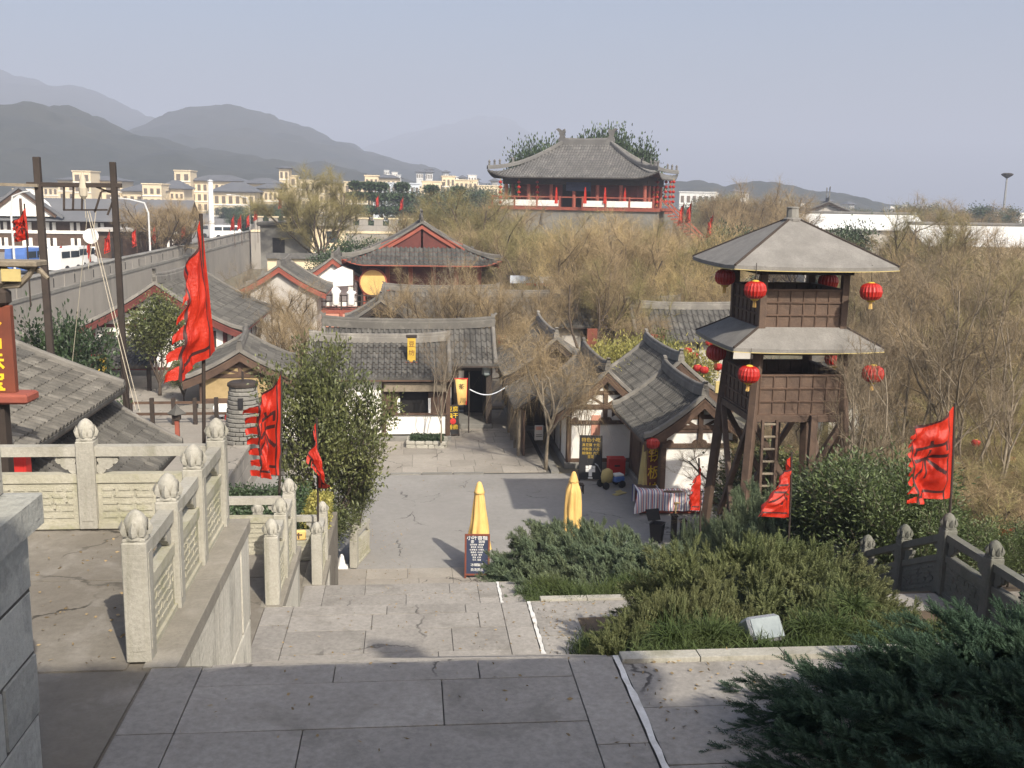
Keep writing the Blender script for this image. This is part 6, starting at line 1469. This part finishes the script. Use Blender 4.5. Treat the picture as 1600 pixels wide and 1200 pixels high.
# hedges on the lower terrace
def hedge(label, x0, x1, y0, y1, z0, h, n, m='leaf_deep', seed=1):
    r = np.random.default_rng(seed); t = empty('clipped_hedge', ((x0+x1)/2, (y0+y1)/2, z0), 0, label, 'hedge', 'hedges on the lower terrace'); a, b = (x1-x0)/2, (y1-y0)/2
    MB().box((0, 0, h*.45), (2*a-.2, 2*b-.2, h*.8)).build('dark_core', 'core_shade', t)  # dark box stands in for the hedge's shaded inside
    q = np.c_[r.uniform(-a, a, n), r.uniform(-b, b, n), h*(1-r.random(n)**2*.9)+.05*r.normal(0, 1, n)]; V, F = leaf_cards(r, q, r.normal(0, 1, (n, 3))+[0, 0, .6], np.full(n, .075), np.full(n, .045)); link('foliage', np_mesh('foliage', V, F, m), t)
hedge('clipped green hedge behind the middle terrace balustrade', -5.8, -2.4, 21.6, 24.2, 2.4, .75, 12000, 'leaf_deep', 4)
hedge('yellowish clipped hedge beside the leafy tree', -2.6, -1.9, 22.4, 24.3, 2.3, .6, 5000, 'leaf_yellow', 5)
hedge('lower clipped hedge before the plaza corner balustrade', -5.5, -2.3, 17.6, 20.4, 2.4, .5, 9000, 'leaf_deep', 6)
# grass tufts along the kerbs
k1 = [(x, 8.5+.3*math.sin(x*5), 6.0) for x in np.arange(2.1, 5.2, .06)]; tufts('g', k1, 4500, .17, 5)
k2 = [(x, 14.75+.3*math.sin(x*4), 4.05) for x in np.arange(2.0, 4.6, .06)]; tufts('g', k2, 4500, .22, 6)
k3 = [(x, 25.2, .1) for x in np.arange(2.2, 5, .08)]; tufts('g', k3, 2500, .3, 8)
for i, (px, py, Y) in enumerate(((1050, 1005, 8.7), (1110, 995, 8.7), (1262, 990, 8.8), (1300, 990, 8.8), (1330, 965, 9.3))):
    p = P(px, py, Y); r = np.random.default_rng(90+i); n = 300; st_ = np.c_[r.normal(0, .05, (n, 2)), np.zeros(n)]; d = np.c_[r.normal(0, .75, (n, 2)), np.ones(n)]; V, F = ribbons(r, st_, d, r.uniform(.2, .38, n), np.full(n, .011), -.32, 5, .04)
    o = link('grass_tuft', np_mesh('grass_tuft', V, F, 'grass'), None, (p.x, Y, 6.0)); tag(o, ('arching grass tuft left of the floodlight, farther from it', 'arching grass tuft right against the floodlight', 'arching grass tuft just right of the floodlight', 'arching grass tuft second to the right of the floodlight', 'arching grass tuft farthest right under the domed juniper')[i], 'grass tuft', 'grass tufts round the floodlight')

p = P(505, 780, 26.4); t_ = tree('low leafy shoots spreading at the foot of the large leafy tree', (p.x, 26.6, .0), OLV, 1.0, .5, name='leafy_bush', cat='bush', sz=.42)
p = P(590, 790, 27.0); t_ = tree('leafy side branches drooping towards the plaza beside the large leafy tree', (p.x-.6, 27.6, .2), OLV, 2.5, .34, name='leafy_bush', cat='bush', sz=.55)

for i, (x, y, Y) in enumerate(((1195, 690, 29), (1240, 680, 31), (1285, 690, 29), (1330, 660, 30), (1400, 650, 30), (1460, 660, 29), (1515, 650, 28), (1570, 660, 27), (1180, 660, 34), (1260, 655, 36), (1425, 690, 26), (1490, 700, 25), (1555, 710, 24.5), (1610, 700, 24.5))):
    at_tree('low tangled bare shrub under the trees right of the watchtower', x, y, Y, [WIL[0], WIG[1], WIL[2]][i % 3], 2.0, group='low bare shrubs under the trees', name='bare_shrub')
for i, (x, y, Y, lab) in enumerate(((1215, 700, 27.2, 'leafy green shrub seen between the watchtower legs'), (1275, 720, 26.8, 'leafy green shrub behind the right watchtower leg'))): lt_tree(lab, x, y, Y, OLV, 5, 1.6)

# fallen leaves and needles along the kerbs, in the joints and under the junipers
r5 = np.random.default_rng(12); pl_ = []
for (x0, x1, y0, y1, z, n) in ((1.8, 3.4, 6.6, 8.0, Z1, 120), (-1.7, 1.7, 5.2, 8.0, Z1, 90), (1.8, 3.2, 12.3, 14.2, Z2, 160), (-2.0, 1.7, 12.3, 14.2, Z2, 80), (-4.2, -2.3, 8.0, 11.5, Z1, 120), (-1.5, 1.5, 18, 19.5, Z3, 60), (2.0, 4.0, 24.3, 27, .02, 150), (-2.6, 0, 25.5, 31, .02, 300), (-1.2, 4.5, 34, 38, .04, 160)):
    e = r5.random((n, 1))**.5; pl_.append(np.c_[x0+(x1-x0)*(r5.random(n)**.8 if x0 < 1 else 1-r5.random(n)**.6), r5.uniform(y0, y1, n), np.full(n, z+.012)])
q = np.concatenate(pl_); d = np.c_[r5.normal(0, 1, (len(q), 2)), r5.normal(0, .12, len(q))]
V, F = leaf_cards(r5, q, d, r5.uniform(.025, .06, len(q)), r5.uniform(.012, .028, len(q)), .1); o = link('fallen_leaves', np_mesh('fallen_leaves', V, F, 'twig')); o['kind'] = 'stuff'

k4 = [(2.42+.12*math.sin(y_*9), y_, float(np.interp(y_, [q_[0] for q_ in prof], [q_[1] for q_ in prof]))) for y_ in np.arange(8.3, 12.6, .05)]; tufts('g', k4, 5000, .26, 9, spread=.13)
k5 = [(2.42, y_, float(np.interp(y_, [q_[0] for q_ in prof], [q_[1] for q_ in prof]))) for y_ in np.arange(14.4, 19, .06)]; tufts('g', k5, 4000, .26, 10, spread=.13)
# ------------------------------------------------------------------ rampart, road, town
rp_ = empty('rampart', (-22.3, 97, 0), 0, 'long grey stone rampart with a parapet receding from the left', 'wall')
MB().box((0, 0, 2.0), (1.3, 108, 4.0)).build('wall_body', 'rampart', rp_); MB().box((.62, 0, 3.95), (.16, 108, .2)).build('string_course', 'grey_stone', rp_)
mm = MB().box((0, 0, 0), (.45, 1.92, .95), 0, .03).mesh('parapet_block', 'rampart'); cm2 = MB().prism([(-.34, 0), (.34, 0), (0, .16)], -.98, .98).mesh('coping', 'grey_stone')
cm2 = MB().box((0, 0, 0), (.6, 1.96, .1), 0, .03).mesh('coping', 'grey_stone')
for k in range(54):
    y = -53+2*k; link('parapet_block', mm, rp_, (.35, y, 4.5+rng.uniform(-.015, .015))); link('coping', cm2, rp_, (.35, y, 5.02+rng.uniform(-.02, .02)))
for k in range(27): MB().box((.58, -52+4*k, 4.45), (.02, .12, .55)).build('slit', 'void', rp_)
struct('road', MB().box((-60, 200, 1.8), (74, 330, 3.6)), 'road')
rw = empty('crenellated_wall', (P(545, 340, 142).x, 142, 0), 0, 'grey crenellated cross wall with pale merlons behind the forked willow', 'wall'); zt = P(545, 352, 142).z; Lw = 26
MB().box((0, 0, zt/2), (Lw, 1.2, zt)).build('wall_body', 'rampart', rw); MB().box((0, -.65, zt-.9), (Lw, .12, .3)).build('pale_band', 'beige', rw)
for k in range(13): MB().box((-12+2*k, -.3, zt+.45), (1.2, .5, .9), 0, .03).build('merlon', 'rampart', rw); MB().box((-12+2*k, -.3, zt+.98), (1.4, .65, .16)).build('merlon_cap', 'beige', rw)
wh = empty('beige_house', (P(487, 375, 122).x, 124, 0), 0, 'flat roofed beige house with a white railing below the crenellated wall', 'house'); z1 = P(487, 352, 122).z
MB().box((0, 0, z1/2), (7.5, 4, z1)).build('wall', 'beige', wh); MB().box((0, -.1, z1+.1), (8, 4.6, .25)).build('roof', 'grey_plaster', wh)
for x in (-2.6, -.6, 2.4): MB().box((x, -2.03, z1-1.3), (1.3, .1, 1.3)).build('window', 'glass', wh)
for k in range(12): MB().box((-3.4+.55*k, -2.8, z1-3.0), (.12, .12, .8)).build('baluster', 'white_paint', wh)
MB().box((-.4, -2.8, z1-2.55), (6.8, .16, .14)).build('rail', 'white_paint', wh); MB().box((-.4, -2.8, z1-3.5), (6.9, .4, .3)).build('balcony_edge', 'yellow_cloth', wh)
ge_ = empty('stone_gatehouse', (P(447, 380, 108).x, 108, 0), 0, 'squat rough stone gatehouse at the far end of the rampart', 'gatehouse'); z1 = P(447, 352, 108).z
MB().box((0, 0, z1/2), (4.6, 4, z1)).build('wall', 'grey_stone', ge_); MB().box((0, 0, z1+.15), (5.2, 4.6, .4), 0, .1).build('roof', 'tile', ge_); MB().box((-.5, -2.03, z1-2), (1.2, .1, 1.6)).build('opening', 'void', ge_)
cw = empty('court_wall', (P(470, 405, 96).x, 96, 0), 0, 'pale court wall with a tiled cap below the stone gatehouse', 'wall'); z1 = P(470, 404, 96).z; MB().box((0, 0, z1/2), (6, .4, z1)).build('wall_face', 'beige', cw); MB().prism([(-.5, z1), (.5, z1), (0, z1+.5)], -3.1, 3.1, 'x').build('coping', 'tile', cw)
# long half timbered building beyond the road
Yb = 112; lb0 = P(75, 345, Yb); bl = empty('timbered_inn', (lb0.x, Yb+4, 3.6), R(3), 'long two storey white and brown inn with a blue grey roof beyond the rampart', 'building'); ez = P(75, 341, Yb).z-3.6; rz_ = P(75, 309, Yb+4).z-3.6
MB().box((0, 0, ez/2), (26, 7.6, ez)).build('wall', 'timber', bl)
ub = MB(); prB = sagprof(ez-.15, rz_, .15)
for sg in (-1, 1): under(ub, -14, 14, 5, prB, lambda x, d, z, sg=sg: (x, sg*(5-d), z), nx=4)
ub.build('roof', 'blue_roof', bl)
for fl in (0, 1):
    z = ez*(.27+.46*fl)
    MB().box((0, -3.85, z-ez*.13), (26, .12, ez*.09)).build('white_band', 'plaster', bl)
    for k in range(11): 
        x = -12+2.4*k; MB().box((x-.32, -3.86, z+.12), (.34, .1, ez*.24)).build('window', 'plaster', bl); MB().box((x+.32, -3.86, z+.12), (.34, .1, ez*.24)).build('window', 'plaster', bl); MB().box((x, -3.84, z+.12), (.2, .1, ez*.22)).build('mullion', 'dark_timber', bl)
gx = P(33, 300, Yb).x-lb0.x
MB().prism([(gx-3.2, ez+.2), (gx+3.2, ez+.2), (gx, rz_+.9)], -4.9, -1).build('dormer', 'plaster', bl)
for s_ in (-1, 1): MB().beam((gx, -5.0, rz_+1.1), (gx+s_*4.1, -5.0, ez+.1), .6, .25).build('dormer_roof', 'blue_roof', bl); MB().beam((gx, -5.05, rz_+.75), (gx+s_*3.4, -5.05, ez+.2), .15, .35).build('bargeboard', 'timber', bl)
MB().box((gx, -4.95, ez+1.0), (.25, .12, 2)).build('dormer_post', 'timber', bl)
b2 = empty('brown_shed', (P(205, 360, 106).x, 106, 3.6), R(2), 'low brown shed with a pale eave at the end of the inn', 'shed'); MB().box((0, 0, 1.3), (6, 4, 2.6)).build('wall', 'timber', b2); MB().box((0, 0, 2.7), (6.8, 5, .25)).build('roof', 'grey_plaster', b2); MB().box((-1, -2.03, 1.0), (1.2, .1, 1.9)).build('door', 'dark_timber', b2)
# town buildings
def block(label, x0, x1, yt, Y, d=12, m='beige', roof=None, wins=(0, 0), base=0.0, zb=None, name='town_building', wm='town_window', group='beige town buildings'):
    a = P(x0, yt, Y); b = P(x1, yt, Y); w = b.x-a.x; h = (a.z+b.z)/2-base; t = empty(name, ((a.x+b.x)/2, Y+d/2, base), 0, label, 'building', group)
    MB().box((0, 0, h/2), (w, d, h)).build('wall', m, t); MB().box((0, 0, h+.15), (w+.5, d+.5, .3)).build('parapet', m if not roof else 'grey_plaster', t)
    if roof:
        hr = roof; e = 1.2; k = min(w, d)*.35
        MB().add([(-w/2-e, -d/2-e, h+.3), (w/2+e, -d/2-e, h+.3), (w/2+e, d/2+e, h+.3), (-w/2-e, d/2+e, h+.3), (-w/2+k, 0, h+hr), (w/2-k, 0, h+hr)], []) if False else None
        q = MB(); q.add([(-w/2-e, -d/2-e, h+.3), (w/2+e, -d/2-e, h+.3), (w/2+e, d/2+e, h+.3), (-w/2-e, d/2+e, h+.3), (-w/2+k, 0, h+.3+hr), (w/2-k, 0, h+.3+hr)], [(0, 1, 5, 4), (1, 2, 5), (2, 3, 4, 5), (3, 0, 4), (3, 2, 1, 0)]); q.build('roof', 'blue_roof', t)
    nx, ny = wins
    if nx:
        me = MB().box((0, 0, 0), (w/nx*.5, .3, min(1.9, (h/ (ny+1))*.62))).mesh('window', wm)
        for j in range(ny):
            z = h-(j+.62)*3.1
            if z < 1: break
            for i in range(nx): link('window', me, t, (-w/2+(i+.5)*w/nx, -d/2-.02, z))
            MB().box((0, -d/2-.12, z-1.35), (w, .25, .3)).build('sill_band', 'plaster', t)
    return t
bs = [('beige stair tower left of the long town block', 113, 141, 268, 335, 10, 'beige', None, (2, 2)), ('low beige block behind the cross beam', 90, 190, 283, 345, 14, 'beige', 1.5, (7, 2)),
      ('beige town block with a grey hipped roof and rows of windows', 190, 255, 300, 318, 14, 'beige', 2.2, (6, 4)), ('beige rounded town block beside the tall stair tower', 222, 252, 288, 312, 10, 'beige', None, (3, 4)), ('grey roofed office block with red brown windows', 250, 287, 296, 322, 12, 'beige', 2.5, (5, 4)),
      ('tall plain beige stair tower among the town blocks', 272, 297, 267, 340, 10, 'beige', None, (2, 2)), ('long beige block with a shallow grey roof right of the tall stair tower', 297, 380, 284, 345, 14, 'beige', 2.0, (9, 3)), ('arched beige hall with a hipped roof in the town', 333, 398, 301, 290, 14, 'beige', 2.6, (6, 2)),
      ('beige block with a roof terrace above the road lamps', 380, 436, 288, 330, 14, 'beige', 1.8, (6, 3)), ('beige water tank tower above the terrace block', 436, 451, 264, 340, 8, 'beige', .8, (2, 1)), ('square beige stair head right of the water tank tower', 442, 463, 275, 345, 8, 'beige', None, (2, 1)),
      ('beige block left of the pale blue building', 538, 575, 285, 320, 12, 'beige', None, (4, 3)), ('narrow beige tower with dormers above the topiary', 570, 591, 275, 322, 10, 'beige', None, (3, 4)), ('pale blue glass fronted town building', 583, 655, 287, 300, 12, 'pale_blue_wall', None, (10, 2)),
      ('beige apartment block above the brown willows', 660, 694, 284, 350, 12, 'beige', None, (5, 4)), ('taller apartment block with balconies above the brown willows', 691, 711, 276, 350, 12, 'beige', None, (3, 4)), ('stepped beige apartment block left of the great hall', 711, 746, 282, 352, 12, 'beige', None, (5, 4)), ('low beige apartment block beside the great hall eaves', 746, 785, 291, 350, 12, 'beige', None, (6, 3)), ('low pale warehouse right of the great hall', 1062, 1118, 301, 300, 12, 'pale_roof', None, (6, 1))]
for (lab, x0, x1, yt, Y, d, m, rf, w) in bs: block(lab, x0, x1, yt, Y, d, m, rf, w)
r3 = random.Random(17)
for k, (x0, x1, yt, Y, w, lab) in enumerate(((20, 58, 296, 400, (5, 3), 'cream block left of the gallows posts'), (60, 112, 291, 390, (7, 3), 'cream block behind the left gallows post'), (138, 190, 287, 380, (7, 3), 'cream block behind the right gallows post'), (398, 440, 296, 300, (6, 3), 'cream block with shops above the road flags'), (455, 500, 282, 380, (6, 3), 'cream block left of the forked willow'), (498, 545, 288, 360, (6, 3), 'cream block behind the forked willow crown'), (640, 664, 293, 340, (4, 3), 'cream block beside the pale blue building'), (590, 625, 279, 390, (5, 2), 'cream upper storeys behind the pale blue building'))):
    block(lab, x0, x1, yt, Y, 12, 'beige', 1.4 if k % 2 else None, w)
for k in range(26):
    px = r3.choice((r3.uniform(580, 660), r3.uniform(640, 770), r3.uniform(1100, 1300), r3.uniform(1250, 1440)))
    Y = r3.uniform(430, 640); yt = (263 if px < 615 else 268 if px < 700 else 276 if px < 800 else 300 if px < 1200 else 318)+r3.uniform(-3, 8)
    block('small white house far off at the foot of the hills', px, px+r3.uniform(5, 16), yt, Y, 8, 'plaster' if k % 3 else 'pale_roof', r3.choice((None, 1.2)), (3, 1), name='distant_house', group='distant white houses')
# pale roofed sheds on the right
def shed(label, x0, x1, yr, ye, Y, m, wall, group='pale roofed sheds'):
    a = P(x0, ye, Y); b = P(x1, ye, Y); He = (a.z+b.z)/2; Hr = P((x0+x1)/2, yr, Y+4).z; t = empty('pale_shed', ((a.x+b.x)/2, Y+4, 0), math.atan2(b.y-a.y, b.x-a.x)-.03, label, 'shed', group); L = (b-a).length
    ub = MB(); pr_ = sagprof(He, Hr, .3)
    for sg in (-1, 1): under(ub, -L/2, L/2, 4.4, pr_, lambda x, d, z, sg=sg: (x, sg*(4.4-d), z), nx=6)
    ub.build('roof', m, t); MB().box((0, 0, He/2), (L-.6, 7.6, He)).build('wall', wall, t); MB().box((0, 0, Hr+.1), (L, .5, .3), 0, .05).build('ridge', 'tile_far', t)
    for k in range(int(L/3)): MB().box((-L/2+1.5+3*k, -3.84, He*.55), (1.2, .1, 1.4)).build('window', 'glass', t)
shed('long shed with a bright pale roof behind the watchtower peak', 1262, 1452, 334, 358, 128, 'pale_roof', 'grey_plaster'); shed('pale roofed shed reaching the right edge of the photo', 1448, 1660, 352, 384, 96, 'pale_roof', 'beige')
sd_, pr = house('dark gabled hall with a horned ridge beyond the pale shed', (P(1292, 330, 150).x, 150, 0), R(70), 9, 9, P(1292, 336, 150).z, P(1292, 322, 150).z+.6, wall='grey_plaster', wood='dark_timber', m='tile_far', mr='tile_far', pitch=.6, course=0, frame=False, horns=1.6, ridge_h=.6)
block('small house with a yellowish roof left of the floodlight mast', 1536, 1562, 344, 215, 8, 'old_yellow_cloth', 1.6, (3, 1), group='small houses on the right'); block('small white gabled house above the yellowish one', 1549, 1566, 333, 260, 8, 'plaster', 1.6, (2, 1), group='small houses on the right'); block('white building cut by the right edge of the photo', 1594, 1640, 335, 240, 8, 'plaster', None, (3, 1), group='small houses on the right')
mp = P(1574, 272, 230); ms = empty('floodlight_mast', (mp.x, 230, 0), 0, 'tall thin floodlight mast on the hazy right horizon', 'mast'); MB().tube([(0, 0, 0), (0, 0, mp.z)], [.38, .2], 8).build('pole', 'metal_grey', ms); MB().lathe([(.3, mp.z-.9), (1.2, mp.z-.3), (1.35, mp.z), (.8, mp.z+.25)], 14).build('lamp_ring', 'dark_timber', ms)
# street lamps, flags and vans along the road
def street_lamp(label, px, pyt, Y, arm=2.5, sgn=-1, h=None):
    p = P(px, pyt, Y); t = empty('street_lamp', (p.x, Y, 3.6), 0, label, 'street lamp', 'street lamps along the road'); h = p.z-3.6
    MB().tube([(0, 0, 0), (0, 0, h*.8), (sgn*.3*arm*.4, 0, h*.95), (sgn*arm*.6, 0, h), (sgn*arm, 0, h+.1)], [.09, .08, .07, .055, .045], 7).build('pole', 'pole_grey', t); MB().box((sgn*(arm+.3), 0, h+.1), (.6, .22, .12), 0, .03).build('lamp_head', 'white_paint', t)
street_lamp('curved grey street lamp arching left above the rampart', 231, 312, 92); street_lamp('smaller street lamp with arms beyond the white pole', 389, 306, 150, 2.5); street_lamp('distant street lamp among town buildings', 628, 274, 190, 2.2); street_lamp('street lamp at the left edge behind the gallows frame', 15, 300, 80, 1.5, 1)
t = empty('white_mast', (P(329, 300, 128).x, 128, 3.6), 0, 'thick white pole standing by the road', 'pole'); zt = P(329, 284, 128).z-3.6; MB().tube([(0, 0, 0), (0, 0, zt)], [.34, .3], 10).build('shaft', 'white_paint', t); MB().lathe([(.35, zt), (.38, zt+.1), (.1, zt+.25)], 10).build('cap', 'pole_grey', t)
for k, (px, py, Y) in enumerate(((97, 398, 84), (141, 392, 88), (172, 376, 92), (213, 368, 96), (243, 364, 100), (266, 360, 104), (290, 356, 108), (366, 346, 128), (377, 345, 132), (390, 342, 136), (402, 332, 140), (440, 314, 150), (592, 312, 150), (630, 316, 148), (1068, 332, 92), (1080, 330, 92), (1114, 350, 84))):
    p = P(px, py, Y); zb = 3.6 if px < 420 else 0
    flag('small red roadside flag beyond the rampart' if px < 450 else ('small orange flag among bare trees right of the hall' if px > 1000 else 'small red flag on the crenellated wall'), p+Vector((0, 0, .8)), p+Vector((0, 0, -.9)), p+Vector((-.4, 0, .2)), p+Vector((-.5, 0, -1.15)), p+Vector((0, 0, .95)), Vector((p.x, p.y, zb)), folds=1, amp=.16, seed=40+k, tongues=0, nu=14, nv=16, pole_r=.035, name='roadside_flag', group='roadside flags' if px < 450 else ('orange flags right of the hall' if px > 1000 else 'flags on the crenellated wall'))
def van(label, px, py, Y, m, L=4.6, rz=.2):
    p = P(px, py, Y); t = empty('parked_van', (p.x, Y, 3.6), rz, label, 'van', 'vehicles on the road')
    MB().prism([(-L/2, .35), (L/2, .35), (L/2, 1.0), (L/2-.5, 1.15), (L/2-1.1, 1.95), (-L/2+.1, 1.95), (-L/2, 1.5)], -.85, .85).build('body', m, t)
    for s_ in (-1, 1):
        for x0, x1 in ((-L/2+.25, -L/2+1.4), (-L/2+1.55, -L/2+2.6), (-L/2+2.75, L/2-1.0)): MB().box(((x0+x1)/2, s_*.86, 1.5), (x1-x0, .03, .5)).build('window', 'glass', t)
        for x in (-L/2+.9, L/2-.9): MB().lathe([(.1, -.1), (.33, -.1), (.33, .1), (.1, .1)], 14).build('wheel', 'black', t, (x, s_*.8, .33), (PI/2, 0, 0))
        MB().box((L/2+.01, s_*.55, .75), (.04, .3, .18)).build('headlight', 'glare_glass', t)
van('white van parked on the road behind the red flag', 97, 405, 84, 'white_paint', 3.4, 1.35); van('pale lorry cab parked right of the white van', 122, 404, 88, 'pale_roof', 3.2, 1.4); van('dark blue van parked left of the gallows post', 50, 402, 84, 'blue_paint', 4.2, 1.3); van('white minibus far along the road', 357, 363, 150, 'white_paint'); van('silver van far along the road beside the hedge', 335, 364, 155, 'metal_grey')
# layered topiary pines
r4 = np.random.default_rng(8)
vv = []; 
for tier, (z, rad) in enumerate(((3.2, 1.7), (4.8, 1.35), (6.2, 1.0), (7.3, .6))):
    n = 900; a = r4.uniform(0, 6.28, n); q = np.sqrt(r4.random(n))*rad; vv.append(np.c_[q*np.cos(a), q*np.sin(a), z+r4.uniform(-.15, .3, n)*(1-q/rad*.6)])
q = np.concatenate(vv); V, F = leaf_cards(r4, q, r4.normal(0, 1, (len(q), 3))+[0, 0, .3], np.full(len(q), .5), np.full(len(q), .22)); tpc = np_mesh('crown', V, F, 'leaf_deep'); tpt = MB().tube([(0, 0, 0), (.1, 0, 4), (0, 0, 7.4)], [.2, .14, .05], 6).mesh('trunk', 'brown_bark')
for px, yt in ((556, 286), (577, 287), (595, 288), (628, 288), (674, 292), (716, 294)):
    p = P(px, yt, 175); tree('dark layered topiary pine in the row before the pale blue building', (p.x, 175, 0), (tpt, tpc), rng.uniform(0, 6), p.z/7.6, 'layered topiary pines', 'topiary_pine', sz=p.z/7.6)
# far tree belts
gg = 'hazy bare trees on the horizon'
for i in range(46):
    px = r3.choice((r3.uniform(1090, 1330), r3.uniform(1280, 1640), r3.uniform(640, 780), r3.uniform(330, 470))); Y = r3.uniform(170, 330)
    yt = {0: 312, 1: 318, 2: 300, 3: 322}[0 if 1090 <= px < 1280 else 1 if px >= 1280 else 2 if px > 500 else 3]+r3.uniform(-8, 12)+(px-1300)*.02*(px > 1280)
    p = P(px, yt, Y); tree('hazy tree in the far horizon belt', (p.x, Y, 0), [WIL[i % 3], WIG[i % 2], DEEP][i % 3] if px > 600 else DEEP, r3.uniform(0, 6), max(.3, p.z/(TH if (i % 3 != 2 and px > 600) else 5))*1.5, gg, 'distant_tree', sz=max(.3, p.z/(TH if (i % 3 != 2 and px > 600) else 5)))
# unseen pavilion inferred from shade on the landing, left open for fill light
gt = empty('unseen_pavilion', (1.0, -10.0, 8.13), 0, 'unseen open pavilion behind the viewer, shaped to shade the near landing', 'pavilion')
pg, _r = gable_roof(gt, 11.2, 7.0, 8.1, 12.2, .25, .6, 0, 'tile', 'tile_pale', .5, 'dark_timber', 1.2)
for k in range(5):
    for y in (-6.1, 6.1): MB().lathe([(.3, 0), (.28, 8.3)], 12).build('column', 'red_timber', gt, (-5+2.5*k, y, 0))
MB().tube([(5.4, 6.9, 8.1), (5.5, 7.0, 8.9), (5.35, 7.0, 9.6), (5.5, 7.0, 10.2), (5.2, 7.0, 10.5)], [.2, .3, .38, .28, .1], 8).build('shadow_finial', 'tile_pale', gt)  # unseen ornament added to cast the blurred shadow on the middle landing
gw2 = empty('unseen_wing', (9.2, -8.6, 8.13), 0, 'lower wing of the unseen pavilion behind the viewer, added for its shadow', 'pavilion')  # unseen lower roof added for the step in the landing's shadow edge
gable_roof(gw2, 6.9, 5.6, 7.32, 9.6, .25, .6, 0, 'tile', 'tile_pale', .4, 'dark_timber', .8)
for x in (-2.6, 0, 2.6):
    for y in (-4.6, 4.6): MB().lathe([(.25, 0), (.23, 7.4)], 12).build('column', 'red_timber', gw2, (x, y, 0))
# ------------------------------------------------------------------ one label per thing: alike things are told apart by row and order
ORD = 'first second third fourth fifth sixth seventh eighth ninth tenth eleventh twelfth thirteenth fourteenth fifteenth sixteenth'.split()
def screen_x(o):
    v = np.array(o.location)-EYE; return float(v @ rt)/max(.1, float(v @ fw))
by = {}
for o in bpy.data.objects:
    if o.parent is None and 'label' in o: by.setdefault(o['label'], []).append(o)
for lab, os_ in by.items():
    n = len(os_)
    if n < 2: continue
    os_.sort(key=lambda o: o.location.y); rows = [('', os_)]
    if n > 9:
        k = 3 if n <= 40 else 4; names = ('nearest row', 'second row', 'third row', 'farthest row') if k == 4 else ('near row', 'middle row', 'far row')
        rows = [(names[i], os_[n*i//k:n*(i+1)//k]) for i in range(k)]
    for nm, grp in rows:
        grp.sort(key=screen_x)
        for i, o in enumerate(grp):
            last = i == len(grp)-1 and i > 1
            o['label'] = lab+', '+(nm+', ' if nm else '')+('leftmost' if i == 0 else 'rightmost' if last else ORD[i]+' from left')
